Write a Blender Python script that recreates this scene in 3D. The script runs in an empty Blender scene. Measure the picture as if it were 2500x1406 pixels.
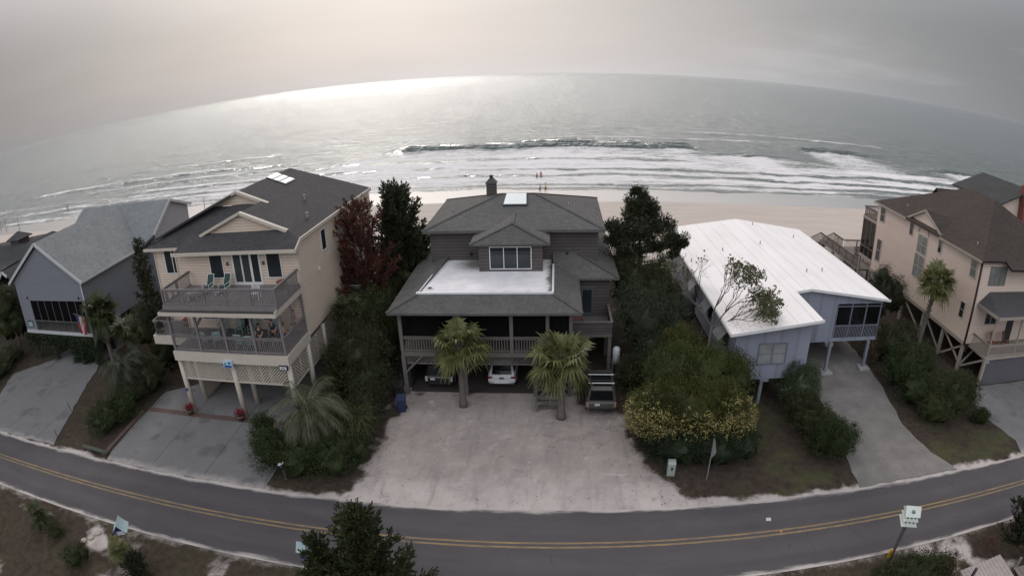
import bpy, math, random
import numpy as np
from mathutils import Vector, Matrix
C = bpy.context.scene
COL = C.collection
R = math.radians
random.seed(7)
RNG = np.random.default_rng(11)

# ---------------------------------------------------------------- camera (wide action-camera lens on a drone)
CAM_H = 20.5
cam = bpy.data.cameras.new("camera")
cam.type = 'PANO'
cs = cam if hasattr(cam, "panorama_type") else cam.cycles
cs.panorama_type = 'FISHEYE_LENS_POLYNOMIAL'
cs.fisheye_fov = R(170)
cam.sensor_fit = 'HORIZONTAL'
cam.sensor_width = 36.0
LENS_F, LENS_K = 0.8632, 0.0357
cs.fisheye_polynomial_k0 = 0.0
cs.fisheye_polynomial_k1 = -LENS_F / 18.0
cs.fisheye_polynomial_k2 = 0.0
cs.fisheye_polynomial_k3 = -LENS_F * LENS_K / 18.0 ** 3
cs.fisheye_polynomial_k4 = 0.0
cam.clip_start = 0.1
cam.clip_end = 40000
PITCH, ROLL, AZ = 0.3636, -0.0309, -0.0755
co = bpy.data.objects.new("camera", cam)
COL.objects.link(co)
M = Matrix.Rotation(-AZ, 4, 'Z') @ Matrix.Rotation(math.pi / 2 - PITCH, 4, 'X') @ Matrix.Rotation(ROLL, 4, 'Z')
M.translation = (0, 0, CAM_H)
co.matrix_world = M
C.camera = co

# ---------------------------------------------------------------- sky, sun, exposure
C.view_settings.view_transform = 'Standard'
C.view_settings.look = 'None'
C.view_settings.exposure = 0.0
C.view_settings.gamma = 1.0
C.render.engine = 'CYCLES'
SUN_AZ, SUN_EL = R(-18.0), R(31.0)          # azimuth from +Y (the sea) towards +X
SUN_DIR = Vector((math.sin(SUN_AZ) * math.cos(SUN_EL), math.cos(SUN_AZ) * math.cos(SUN_EL), math.sin(SUN_EL)))
W = bpy.data.worlds.new("World")
C.world = W
W.use_nodes = True


class NT:
    """small node-tree writer"""
    def __init__(s, tree):
        s.t = tree; s.n = tree.nodes; s.l = tree.links

    def node(s, typ, **kw):
        nd = s.n.new(typ)
        for k, v in kw.items():
            setattr(nd, k, v)
        return nd

    def put(s, sock, v):
        if hasattr(v, "is_output"):
            s.l.new(v, sock)
        elif v is not None:
            if isinstance(v, (tuple, list)) and len(v) == 3 and sock.type == 'RGBA':
                v = (*v, 1)
            sock.default_value = v

    def math(s, op, a, b=0.0, c=None, clamp=False):
        nd = s.node('ShaderNodeMath', operation=op, use_clamp=clamp)
        s.put(nd.inputs[0], a); s.put(nd.inputs[1], b)
        if c is not None: s.put(nd.inputs[2], c)
        return nd.outputs[0]

    def vmath(s, op, a, b=None):
        nd = s.node('ShaderNodeVectorMath', operation=op)
        s.put(nd.inputs[0], a)
        if b is not None: s.put(nd.inputs[1], b)
        return nd.outputs[1] if op in ('DOT_PRODUCT', 'LENGTH') else nd.outputs[0]

    def mix(s, f, a, b, mode='MIX'):
        nd = s.node('ShaderNodeMix', data_type='RGBA', blend_type=mode)
        s.put(nd.inputs[0], f); s.put(nd.inputs[6], a); s.put(nd.inputs[7], b)
        return nd.outputs[2]

    def noise(s, vec, scale, detail=4, rough=.55, dist=0.0):
        nd = s.node('ShaderNodeTexNoise')
        if vec is not None: s.put(nd.inputs['Vector'], vec)
        nd.inputs['Scale'].default_value = scale; nd.inputs['Detail'].default_value = detail
        nd.inputs['Roughness'].default_value = rough; nd.inputs['Distortion'].default_value = dist
        return nd.outputs[0]

    def ramp(s, v, a, b, interp='SMOOTHSTEP'):
        nd = s.node('ShaderNodeMapRange', interpolation_type=interp)
        s.put(nd.inputs[0], v); nd.inputs[1].default_value = a; nd.inputs[2].default_value = b
        return nd.outputs[0]

    def scale(s, vec, xyz):
        nd = s.node('ShaderNodeMapping'); s.put(nd.inputs[0], vec)
        nd.inputs['Scale'].default_value = xyz
        return nd.outputs[0]

    def xyz(s, vec):
        nd = s.node('ShaderNodeSeparateXYZ'); s.put(nd.inputs[0], vec)
        return nd.outputs

    def comb(s, x, y, z):
        nd = s.node('ShaderNodeCombineXYZ')
        s.put(nd.inputs[0], x); s.put(nd.inputs[1], y); s.put(nd.inputs[2], z)
        return nd.outputs[0]

    def bump(s, h, strength=.3, dist=.05):
        nd = s.node('ShaderNodeBump'); s.put(nd.inputs['Height'], h)
        nd.inputs['Strength'].default_value = strength; nd.inputs['Distance'].default_value = dist
        return nd.outputs[0]


w = NT(W.node_tree)
w.n.clear()
tc = w.node('ShaderNodeTexCoord').outputs['Generated']
sky = w.node('ShaderNodeTexSky', sky_type='NISHITA', sun_disc=False)
sky.sun_elevation = SUN_EL
sky.sun_rotation = SUN_AZ
sky.air_density = 1.4; sky.dust_density = 4.0
nish = w.mix(1.0, sky.outputs[0], (0.07, 0.07, 0.07), 'MULTIPLY')
dirn = w.vmath('NORMALIZE', tc)
dx, dy, dz = w.xyz(dirn)
# thin overcast: a veil that glows round the sun, paler overhead than at the horizon ahead
ang = w.math('ARCCOSINE', w.math('MINIMUM', w.vmath('DOT_PRODUCT', dirn, tuple(SUN_DIR)), 0.9999))
glow = w.math('MINIMUM', w.math('MULTIPLY', w.math('EXPONENT', w.math('MULTIPLY', ang, -1 / 0.25)), 2.2), 1.5)
back = w.math('MULTIPLY', w.ramp(w.math('MULTIPLY', dy, -1.0), -.25, .75), w.math('MULTIPLY_ADD', w.ramp(dz, .05, .60), .80, .30))
base = w.math('ADD', w.math('MULTIPLY_ADD', back, 1.45, 0.19), w.math('ADD', w.math('MULTIPLY', w.ramp(dz, .25, .95), .16), w.math('MULTIPLY', w.math('MULTIPLY', w.ramp(dz, .10, .34), w.ramp(dy, -.1, .5)), .30)))
# bright haze low over the sea under the sun
azm = w.math('SUBTRACT', w.math('ARCTAN2', dx, dy), R(-2))
band = w.math('MULTIPLY', w.math('EXPONENT', w.math('MULTIPLY', w.math('MULTIPLY', azm, azm), -1 / (2 * R(28) ** 2))), w.math('EXPONENT', w.math('MULTIPLY', w.math('ABSOLUTE', dz), -1 / .17)))
base = w.math('ADD', base, w.math('MULTIPLY', band, .42))
cl_vec = w.comb(w.math('DIVIDE', dx, w.math('ADD', dz, .12)), w.math('DIVIDE', dy, w.math('ADD', dz, .12)), 0.3)
cl = w.noise(cl_vec, 0.55, 7, .58, .3)
cl2 = w.noise(w.scale(dirn, (1.6, 1.6, 9.0)), 1.3, 5, .55, .2)
veil = w.math('MULTIPLY_ADD', w.ramp(cl2, .3, .72), .07, .965)
puff = w.math('MULTIPLY', w.ramp(cl, .50, .70), w.ramp(dx, .12, .5))
lum = w.math('MULTIPLY', w.math('ADD', base, glow), veil)
lum = w.math('ADD', lum, w.math('MULTIPLY', puff, 0.055))
tint = w.mix(w.ramp(ang, R(25), R(65)), (1.0, .938, .928), (.925, .950, 1.0))
veilcol = w.mix(1.0, tint, w.comb(lum, lum, lum), 'MULTIPLY')
skycol = w.mix(0.90, nish, veilcol)
# below the horizon nothing shows but keep it dull
bg = w.node('ShaderNodeBackground')
w.put(bg.inputs[0], skycol); bg.inputs[1].default_value = 1.0
w.l.new(bg.outputs[0], w.node('ShaderNodeOutputWorld').inputs[0])
sl = bpy.data.lights.new("sun", 'SUN')
sl.energy = 0.8; sl.angle = R(11); sl.color = (1.0, .93, .86)
so = bpy.data.objects.new("sun", sl)
so.rotation_euler = SUN_DIR.to_track_quat('Z', 'Y').to_euler()
so.location = (0, 0, 60)
COL.objects.link(so)

# ---------------------------------------------------------------- object helpers
ORG = {}


def tag(o, label=None, cat=None, group=None, kind=None):
    if label: o['label'] = label
    if cat: o['category'] = cat
    if group: o['group'] = group
    if kind: o['kind'] = kind
    return o


def thing(name, label, cat, loc=(0, 0, 0), group=None, local=False, rot=0.0):
    """an Empty at a thing's base; parts are written in world metres (or round 0,0,0 when local)"""
    o = bpy.data.objects.new(name, None)
    COL.objects.link(o)
    o.empty_display_size = .3
    o.location = loc
    o.rotation_euler = (0, 0, rot)
    ORG[o.name] = Vector((0, 0, 0)) if local else Vector(loc)
    return tag(o, label, cat, group)


def link_mesh(name, me, mats, parent=None):
    for m in (mats if isinstance(mats, (list, tuple)) else [mats]):
        me.materials.append(m)
    o = bpy.data.objects.new(name, me)
    COL.objects.link(o)
    if parent is not None:
        o.parent = parent
        ORG[o.name] = ORG[parent.name]
    else:
        ORG[o.name] = Vector((0, 0, 0))
    return o


def mesh_np(name, V, F, mats, parent=None, smooth=False):
    """V (n,3) array, F (m,k) index array"""
    V = np.asarray(V, dtype=np.float32); F = np.asarray(F, dtype=np.int32)
    if parent is not None:
        V = V - np.array(ORG[parent.name], dtype=np.float32)
    me = bpy.data.meshes.new(name)
    me.vertices.add(len(V)); me.vertices.foreach_set("co", V.ravel())
    k = F.shape[1]
    me.loops.add(F.size); me.loops.foreach_set("vertex_index", F.ravel())
    me.polygons.add(len(F))
    me.polygons.foreach_set("loop_start", np.arange(0, F.size, k, dtype=np.int32))
    me.polygons.foreach_set("loop_total", np.full(len(F), k, dtype=np.int32))
    if smooth:
        me.polygons.foreach_set("use_smooth", np.ones(len(F), dtype=bool))
    me.update(calc_edges=True)
    return link_mesh(name, me, mats, parent)


class MB:
    """collects simple solids; build() links them as one mesh object"""
    def __init__(s):
        s.v = []; s.f = []; s.mi = []; s.m = 0; s.sm = []; s.smooth = False

    def add(s, vs, fs):
        b = len(s.v); s.v += [tuple(p) for p in vs]
        for f in fs:
            s.f.append(tuple(i + b for i in f)); s.mi.append(s.m); s.sm.append(s.smooth)
        return s

    def box(s, x0, x1, y0, y1, z0, z1):
        vs = [(x, y, z) for z in (z0, z1) for y in (y0, y1) for x in (x0, x1)]
        return s.add(vs, [(0, 2, 3, 1), (4, 5, 7, 6), (0, 1, 5, 4), (2, 6, 7, 3), (0, 4, 6, 2), (1, 3, 7, 5)])

    def bar(s, p, q, a, b=None, up=(0, 0, 1)):
        """square bar from p to q, a wide, b high"""
        b = b or a; p = Vector(p); q = Vector(q); d = (q - p).normalized()
        u = Vector(up)
        if abs(d.dot(u)) > .98: u = Vector((0, 1, 0))
        x = d.cross(u).normalized() * (a / 2); y = x.cross(d).normalized() * (b / 2)
        vs = [e + sx * x + sy * y for e in (p, q) for sx, sy in ((-1, -1), (1, -1), (1, 1), (-1, 1))]
        return s.add(vs, [(3, 2, 1, 0), (4, 5, 6, 7), (0, 1, 5, 4), (1, 2, 6, 5), (2, 3, 7, 6), (3, 0, 4, 7)])

    def tube(s, pts, r, n=8, r1=None, cap=True):
        pts = [Vector(p) for p in pts]; k = len(pts); rs = []
        for i in range(k):
            rs.append(r[i] if isinstance(r, (list, tuple)) else (r + ((r1 if r1 is not None else r) - r) * i / max(1, k - 1)))
        vs = []; px = None
        for i, p in enumerate(pts):
            d = (pts[min(i + 1, k - 1)] - pts[max(i - 1, 0)]).normalized()
            if px is None:
                px = d.cross(Vector((0, 0, 1)) if abs(d.z) < .9 else Vector((0, 1, 0))).normalized()
            px = (px - d * px.dot(d)).normalized(); py = d.cross(px)
            for j in range(n):
                a = 2 * math.pi * j / n
                vs.append(p + (px * math.cos(a) + py * math.sin(a)) * rs[i])
        fs = [(i * n + j, i * n + (j + 1) % n, (i + 1) * n + (j + 1) % n, (i + 1) * n + j) for i in range(k - 1) for j in range(n)]
        if cap:
            fs.append(tuple(range(n - 1, -1, -1))); fs.append(tuple((k - 1) * n + j for j in range(n)))
        o = s.smooth; s.smooth = True; s.add(vs, fs); s.smooth = o
        return s

    def lathe(s, c, prof, n=16):
        c = Vector(c); vs = []
        for r, z in prof:
            for j in range(n):
                a = 2 * math.pi * j / n
                vs.append(c + Vector((r * math.cos(a), r * math.sin(a), z)))
        k = len(prof)
        fs = [(i * n + j, i * n + (j + 1) % n, (i + 1) * n + (j + 1) % n, (i + 1) * n + j) for i in range(k - 1) for j in range(n)]
        fs.append(tuple(range(n - 1, -1, -1))); fs.append(tuple((k - 1) * n + j for j in range(n)))
        o = s.smooth; s.smooth = True; s.add(vs, fs); s.smooth = o
        return s

    def poly(s, pts):
        return s.add(pts, [tuple(range(len(pts)))])

    def prism(s, pts, d):
        """polygon pts pushed along vector d"""
        n = len(pts); d = Vector(d); a = [Vector(p) for p in pts]
        vs = a + [p + d for p in a]
        fs = [tuple(range(n - 1, -1, -1)), tuple(range(n, 2 * n))] + [(i, (i + 1) % n, n + (i + 1) % n, n + i) for i in range(n)]
        return s.add(vs, fs)

    def roof(s, polys, t=.14):
        """sheet of roof slopes with thickness t; sides only along outer edges"""
        key = lambda p: (round(p[0], 3), round(p[1], 3), round(p[2], 3))
        cnt = {}
        for P in polys:
            for i in range(len(P)):
                a, b = key(P[i]), key(P[(i + 1) % len(P)])
                cnt[(a, b)] = cnt.get((a, b), 0) + 1
        for P in polys:
            n = len(P); a = [Vector(p) for p in P]
            nv = (a[1] - a[0]).cross(a[2] - a[0])
            if nv.z < 0: a.reverse()
            P2 = [tuple(p) for p in a]
            s.add(P2, [tuple(range(n))])
            s.add([(p[0], p[1], p[2] - t) for p in P2], [tuple(range(n - 1, -1, -1))])
            for i in range(n):
                p, q = P2[i], P2[(i + 1) % n]
                if cnt.get((key(q), key(p)), 0) or cnt.get((key(p), key(q)), 0) > 1: continue
                s.add([p, q, (q[0], q[1], q[2] - t), (p[0], p[1], p[2] - t)], [(3, 2, 1, 0)])
        return s

    def build(s, name, mats, parent=None, bevel=0):
        me = bpy.data.meshes.new(name)
        o0 = ORG[parent.name] if parent is not None else Vector((0, 0, 0))
        me.from_pydata([(p[0] - o0.x, p[1] - o0.y, p[2] - o0.z) for p in s.v], [], s.f)
        me.polygons.foreach_set("material_index", s.mi)
        me.polygons.foreach_set("use_smooth", s.sm)
        me.update()
        o = link_mesh(name, me, mats, parent)
        if bevel:
            b = o.modifiers.new("bevel", 'BEVEL'); b.width = bevel; b.segments = 2; b.limit_method = 'ANGLE'
        return o


def copy_tree(o, parent=None):
    c = o.copy(); COL.objects.link(c)
    ORG[c.name] = ORG[o.name]
    if parent is not None:
        c.parent = parent
        c.matrix_parent_inverse = o.matrix_parent_inverse.copy()
    for ch in list(o.children):
        copy_tree(ch, c)
    return c


# ---------------------------------------------------------------- materials
MATS = {}


def new_mat(name):
    m = bpy.data.materials.new(name); m.use_nodes = True
    t = NT(m.node_tree); t.n.clear()
    p = t.node('ShaderNodeBsdfPrincipled'); out = t.node('ShaderNodeOutputMaterial')
    t.l.new(p.outputs[0], out.inputs[0])
    return m, t, p, out


def mat(name, col, rough=.7, var=.25, scale=1.5, bump=0.0, bscale=30, metal=0.0, spec=.4, var2=.12):
    """plain surface with worn tone variation"""
    if name in MATS: return MATS[name]
    m, t, p, out = new_mat(name)
    pos = t.node('ShaderNodeNewGeometry').outputs['Position']
    n1 = t.noise(pos, scale, 5, .6); n2 = t.noise(pos, scale * 9, 3, .6)
    f = t.math('ADD', t.math('MULTIPLY', t.math('SUBTRACT', n1, .5), var * 2), t.math('MULTIPLY', t.math('SUBTRACT', n2, .5), var2 * 2))
    k = t.math('ADD', 1.0, f)
    t.put(p.inputs['Base Color'], t.mix(1.0, col, t.comb(k, k, k), 'MULTIPLY'))
    p.inputs['Roughness'].default_value = rough; p.inputs['Metallic'].default_value = metal
    p.inputs['Specular IOR Level'].default_value = spec
    if bump:
        t.put(p.inputs['Normal'], t.bump(t.noise(pos, bscale, 3), bump, .02))
    MATS[name] = m
    return m


def siding(name, col, pitch=.19, axis=2, dark=.55, rough=.7, var=.2):
    """lapped boards: a dark shadow gap and a slope in the normal every `pitch` metres along the axis"""
    if name in MATS: return MATS[name]
    m, t, p, out = new_mat(name)
    pos = t.node('ShaderNodeNewGeometry').outputs['Position']
    z = t.xyz(pos)[axis]
    fr = t.math('FRACT', t.math('DIVIDE', z, pitch))
    idx = t.math('FLOOR', t.math('DIVIDE', z, pitch))
    gap = t.math('LESS_THAN', fr, .20)
    wn = t.node('ShaderNodeTexWhiteNoise', noise_dimensions='1D'); t.put(wn.inputs['W'], idx)
    st = t.scale(pos, (.8, .8, .8) if axis == 2 else (.8, .8, .25))
    n1 = t.noise(st, 1.1, 5, .6); n2 = t.noise(t.scale(pos, (1, 1, 6) if axis == 2 else (7, 7, 1)), 3, 4, .6)
    k = t.math('ADD', t.math('MULTIPLY_ADD', t.math('SUBTRACT', wn.outputs[0], .5), var * .5, 1.0),
               t.math('ADD', t.math('MULTIPLY', t.math('SUBTRACT', n1, .5), var * 1.6), t.math('MULTIPLY', t.math('SUBTRACT', n2, .5), var)))
    k = t.math('MULTIPLY', k, t.math('MULTIPLY_ADD', gap, dark - 1.0, 1.0))
    t.put(p.inputs['Base Color'], t.mix(1.0, col, t.comb(k, k, k), 'MULTIPLY'))
    p.inputs['Roughness'].default_value = rough; p.inputs['Specular IOR Level'].default_value = .25
    t.put(p.inputs['Normal'], t.bump(fr, .5, .02))
    MATS[name] = m
    return m


def shingle(name, col, var=.35, row=.17, rough=.9, streak=.25):
    """asphalt shingle courses"""
    if name in MATS: return MATS[name]
    m, t, p, out = new_mat(name)
    geo = t.node('ShaderNodeNewGeometry'); pos = geo.outputs['Position']
    x, y, z = t.xyz(pos)
    uv = t.comb(t.math('ADD', t.math('MULTIPLY', x, 1.0), t.math('MULTIPLY', y, .93)), t.math('MULTIPLY', z, 2.4), 0)
    br = t.node('ShaderNodeTexBrick'); t.put(br.inputs['Vector'], uv)
    br.inputs['Scale'].default_value = 1.0; br.inputs['Brick Width'].default_value = .33
    br.inputs['Row Height'].default_value = row; br.inputs['Mortar Size'].default_value = .012
    br.inputs['Color1'].default_value = (.89, .89, .89, 1); br.inputs['Color2'].default_value = (1.09, 1.09, 1.09, 1)
    br.inputs['Mortar'].default_value = (.62, .62, .62, 1); br.inputs['Bias'].default_value = 0
    n1 = t.noise(pos, .45, 5, .6); n2 = t.noise(pos, 14, 3, .7)
    n3 = t.noise(t.scale(pos, (2.5, 2.5, .35)), 1.2, 4, .6)
    k = t.math('ADD', t.math('MULTIPLY_ADD', t.math('SUBTRACT', n1, .5), var * 1.6, 1.0), t.math('MULTIPLY', t.math('SUBTRACT', n2, .5), var * 1.4))
    k = t.math('ADD', k, t.math('MULTIPLY', t.math('SUBTRACT', n3, .5), streak * 2))
    c = t.mix(1.0, col, br.outputs[0], 'MULTIPLY')
    t.put(p.inputs['Base Color'], t.mix(1.0, c, t.comb(k, k, k), 'MULTIPLY'))
    p.inputs['Roughness'].default_value = rough; p.inputs['Specular IOR Level'].default_value = .25
    t.put(p.inputs['Normal'], t.bump(br.outputs[1], .25, .01))
    MATS[name] = m
    return m


def leafmat(name, col, col2, trans=.25, scale=.6, rough=.55):
    """foliage: leaf to leaf and clump to clump differences in the leaf colour itself"""
    if name in MATS: return MATS[name]
    m, t, p, out = new_mat(name)
    geo = t.node('ShaderNodeNewGeometry')
    rnd = geo.outputs['Random Per Island']; pos = geo.outputs['Position']
    n = t.noise(pos, scale, 4, .6)
    f = t.math('ADD', t.math('MULTIPLY', rnd, .55), t.math('MULTIPLY', t.ramp(n, .3, .7), .5), clamp=True)
    c = t.mix(f, col, col2)
    t.put(p.inputs['Base Color'], c)
    p.inputs['Roughness'].default_value = rough; p.inputs['Specular IOR Level'].default_value = .3
    tr = t.node('ShaderNodeBsdfTranslucent'); t.put(tr.inputs[0], c)
    mx = t.node('ShaderNodeMixShader'); mx.inputs[0].default_value = trans
    t.l.new(p.outputs[0], mx.inputs[1]); t.l.new(tr.outputs[0], mx.inputs[2]); t.l.new(mx.outputs[0], out.inputs[0])
    MATS[name] = m
    return m


def glassmat(name, col=(.02, .024, .028), rough=.06, spec=.6):
    if name in MATS: return MATS[name]
    m, t, p, out = new_mat(name)
    pos = t.node('ShaderNodeNewGeometry').outputs['Position']
    n = t.noise(pos, .9, 3)
    k = t.math('MULTIPLY_ADD', n, 1.2, .4)
    t.put(p.inputs['Base Color'], t.mix(1.0, col, t.comb(k, k, k), 'MULTIPLY'))
    p.inputs['Roughness'].default_value = rough; p.inputs['Specular IOR Level'].default_value = spec
    MATS[name] = m
    return m


def screenmat(name='insect_screen', dens=.74):
    if name in MATS: return MATS[name]
    m, t, p, out = new_mat(name)
    p.inputs['Base Color'].default_value = (.006, .006, .007, 1); p.inputs['Roughness'].default_value = .9; p.inputs['Specular IOR Level'].default_value = .05
    tr = t.node('ShaderNodeBsdfTransparent'); mx = t.node('ShaderNodeMixShader'); mx.inputs[0].default_value = dens
    t.l.new(tr.outputs[0], mx.inputs[1]); t.l.new(p.outputs[0], mx.inputs[2]); t.l.new(mx.outputs[0], out.inputs[0])
    MATS[name] = m
    return m


GLASS = glassmat('window_glass')
CURTAIN = glassmat('curtained_glass', (.17, .18, .17), .15)
SCREEN = screenmat()
WHITE = mat('white_trim_paint', (.62, .62, .62), .5, .12)
GREYWOOD = mat('weathered_grey_wood', (.15, .138, .135), .85, .35, 2.5, .3)
DARKWOOD = mat('dark_stained_wood', (.075, .066, .066), .85, .35, 2.5, .3)
METAL = mat('dull_grey_metal', (.30, .30, .31), .5, .15, metal=.6)
BLACK = mat('black_plastic', (.012, .012, .013), .5, .2)
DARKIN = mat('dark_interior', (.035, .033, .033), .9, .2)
TERRA = mat('terracotta', (.20, .075, .045), .8, .2, 6)

# ================================================================ SETTING: ground, road, drives, beach, sea
def vnoise(x, y, seed=0):
    """cheap smooth value noise on arrays"""
    x = np.asarray(x, dtype=np.float64); y = np.asarray(y, dtype=np.float64)
    xi = np.floor(x).astype(np.int64); yi = np.floor(y).astype(np.int64)
    fx = x - xi; fy = y - yi
    fx = fx * fx * (3 - 2 * fx); fy = fy * fy * (3 - 2 * fy)

    def h(i, j):
        n = (i * 374761393 + j * 668265263 + seed * 1442695041) & 0x7fffffff
        n = ((n ^ (n >> 13)) * 1274126177) & 0x7fffffff
        return ((n ^ (n >> 16)) & 0xffff) / 65535.0
    a = h(xi, yi); b = h(xi + 1, yi); c = h(xi, yi + 1); d = h(xi + 1, yi + 1)
    return (a * (1 - fx) + b * fx) * (1 - fy) + (c * (1 - fx) + d * fx) * fy


def fbm(x, y, seed=0, o=4):
    s = 0; a = .5; t = 0
    for i in range(o):
        s = s + a * vnoise(x * 2 ** i, y * 2 ** i, seed + i); t += a; a *= .5
    return s / t


def poly_sd(px, py, poly):
    """signed distance (inside negative) of points to a polygon"""
    d = np.full(px.shape, 1e9); ins = np.zeros(px.shape, bool); n = len(poly)
    for i in range(n):
        ax, ay = poly[i]; bx, by = poly[(i + 1) % n]
        ex, ey = bx - ax, by - ay; wx, wy = px - ax, py - ay
        tt = np.clip((wx * ex + wy * ey) / (ex * ex + ey * ey), 0, 1)
        d = np.minimum(d, np.hypot(wx - ex * tt, wy - ey * tt))
        c = ((ay > py) != (by > py)) & (px < (bx - ax) * (py - ay) / (by - ay + 1e-12) + ax)
        ins ^= c
    return np.where(ins, -d, d)


def grid(name, xs, ys, zfun, mats, attrs=(), kind='structure', label=None, smooth=True):
    X, Y = np.meshgrid(xs, ys)
    Z = zfun(X, Y)
    V = np.stack([X, Y, Z], -1).reshape(-1, 3)
    nx, ny = len(xs), len(ys)
    i = np.arange(nx - 1)[None, :] + nx * np.arange(ny - 1)[:, None]
    F = np.stack([i, i + 1, i + 1 + nx, i + nx], -1).reshape(-1, 4)
    o = mesh_np(name, V, F, mats, None, smooth)
    for nm, fn in attrs:
        at = o.data.attributes.new(nm, 'FLOAT', 'POINT')
        at.data.foreach_set("value", np.asarray(fn(X, Y), dtype=np.float32).ravel())
    return tag(o, label, None, None, kind)


# --- yard ground: sand, pine-straw mulch and thin grass mixed by cover maps
SAND_DRIVE = [(-10.9, 22.0), (-10.4, 26), (-10.2, 30), (-10.4, 34.2), (1.4, 34.4), (1.6, 33), (4.1, 31.0), (4.3, 29.6), (5.0, 26.4), (6.2, 24.6), (8.4, 22.0)]


def sand_cover(X, Y):
    n = fbm(X * 1.1, Y * 1.1, 3, 5) - .5
    sd = poly_sd(X, Y, SAND_DRIVE)
    a = np.clip(.5 - (sd + n * 2.2) / 1.0, 0, 1)
    edge = np.clip(1.25 - np.abs(Y - 19.7 - np.where(Y > 19.7, 2.45, -2.45)) / np.where(Y > 19.7, .75, .62) + n * 1.7, 0, 1) * np.where(Y > 19.7, .9, .45)
    lot = np.clip((fbm(X * .5 + 40, Y * .5, 9, 5) - .55) * 5, 0, 1) * (Y < 17)
    spot = np.clip(1 - np.hypot(X - 20.5, (Y - 15.9) * 1.5) / 3.2 + n * 1.6, 0, 1) + np.clip(1 - np.hypot((X + 24.2), (Y - 15.3) * 1.3) / 1.8 + n * 1.6, 0, 1)
    back = np.clip((Y - 54 + n * 6) / 4, 0, 1)
    return np.clip(np.maximum.reduce([a, edge * .9, lot * .55, np.clip(spot, 0, 1), back]), 0, 1)


def grass_cover(X, Y):
    n = fbm(X * .8 + 9, Y * .8, 17, 5)
    lawn = (X > 11) * (X < 16) * (Y > 22.6) * (Y < 33) + (X > 24) * (X < 32) * (Y > 22.5) * (Y < 28) + (X < -40) * (Y > 25) * (Y < 40)
    return np.clip((n - .42) * 3, 0, 1) * np.where(lawn > 0, .85, .3)


def litter_cover(X, Y):
    n = fbm(X * 2.3, Y * 2.3, 31, 5)
    sd = np.abs(poly_sd(X, Y, SAND_DRIVE))
    near = np.clip(1 - sd / 1.6, 0, 1) * .8 + (np.hypot(X - 2.2, Y - 30) < 3.2) * .45 + (np.hypot(X + 5.8, Y - 32) < 1.8) * .35 + (np.hypot(X + 7.2, Y - 28.6) < .9) * .35
    return np.clip((n - .56) * 4 + near * .8 - .28, 0, 1)


m, t, p, out = new_mat('yard_ground')
pos = t.node('ShaderNodeNewGeometry').outputs['Position']
at = lambda nm: t.node('ShaderNodeAttribute', attribute_name=nm).outputs['Fac']
n_big = t.noise(pos, .35, 5, .6); n_mid = t.noise(pos, 2.2, 5, .65); n_fine = t.noise(pos, 22, 4, .75)
mulch = t.mix(t.ramp(n_mid, .3, .7), (.028, .020, .016), (.060, .046, .037))
mulch = t.mix(t.ramp(n_fine, .45, .75), mulch, (.10, .082, .068))
sandc = t.mix(t.ramp(n_big, .3, .72), (.40, .35, .325), (.31, .27, .255))
sandc = t.mix(t.math('MULTIPLY', t.ramp(n_mid, .50, .74), .4), sandc, (.54, .48, .45))
sandc = t.mix(t.math('MULTIPLY', t.ramp(n_fine, .60, .74), .45), sandc, (.20, .165, .15))
x, y, z = t.xyz(pos)
sandc = t.mix(t.math('MULTIPLY', t.ramp(t.math('ADD', y, t.math('MULTIPLY', t.math('SUBTRACT', n_big, .5), 3.4)), 26.2, 22.6), .6), sandc, (.55, .495, .48))
rut = t.noise(t.scale(pos, (1.5, .28, 1)), .9, 5, .65, .6)
sandc = t.mix(t.math('MULTIPLY', t.ramp(rut, .46, .70), .42), sandc, (.235, .205, .20))
pale = t.noise(t.scale(pos, (.9, 1.3, 1)), .8, 6, .7, .8)
sandc = t.mix(t.math('MULTIPLY', t.ramp(pale, .58, .70), .5), sandc, (.55, .50, .48))
grassc = t.mix(n_mid, (.045, .055, .026), (.09, .085, .042))
g1 = t.mix(at('grass'), mulch, grassc)
smask = t.ramp(t.math('ADD', at('sand'), t.math('ADD', t.math('MULTIPLY', t.math('SUBTRACT', n_mid, .5), .55), t.math('MULTIPLY', t.math('SUBTRACT', n_fine, .5), .85))), .20, .74)
g2 = t.mix(smask, g1, sandc)
n_spk = t.noise(pos, 9, 4, .75)
g3 = t.mix(t.math('MULTIPLY', at('litter'), t.math('MULTIPLY_ADD', t.ramp(n_spk, .48, .62), .75, .08)), g2, (.085, .055, .045))
t.put(p.inputs['Base Color'], g3)
p.inputs['Roughness'].default_value = .95; p.inputs['Specular IOR Level'].default_value = .1
t.put(p.inputs['Normal'], t.bump(t.math('ADD', n_mid, t.math('MULTIPLY', n_fine, .5)), .5, .06))
GROUND = m
grid('ground', np.arange(-72, 62.01, .22), np.arange(6, 62.01, .22),
     lambda X, Y: (fbm(X * .35, Y * .35, 5, 3) - .5) * .08 * np.clip((np.abs(Y - 19.7) - 4) / 3, 0, 1) - .004 - .02 * np.clip((Y - 60), 0, 2), GROUND,
     [('sand', sand_cover), ('grass', grass_cover), ('litter', litter_cover)])

m, t, p, out = new_mat('distant_scrub')
pos = t.node('ShaderNodeNewGeometry').outputs['Position']
t.put(p.inputs['Base Color'], t.mix(t.noise(pos, .15, 6, .6), (.03, .035, .02), (.10, .085, .06)))
p.inputs['Roughness'].default_value = .95
MB().box(-900, 900, -120, 64, -.9, -.3).build('terrain', m)['kind'] = 'structure'

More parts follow.
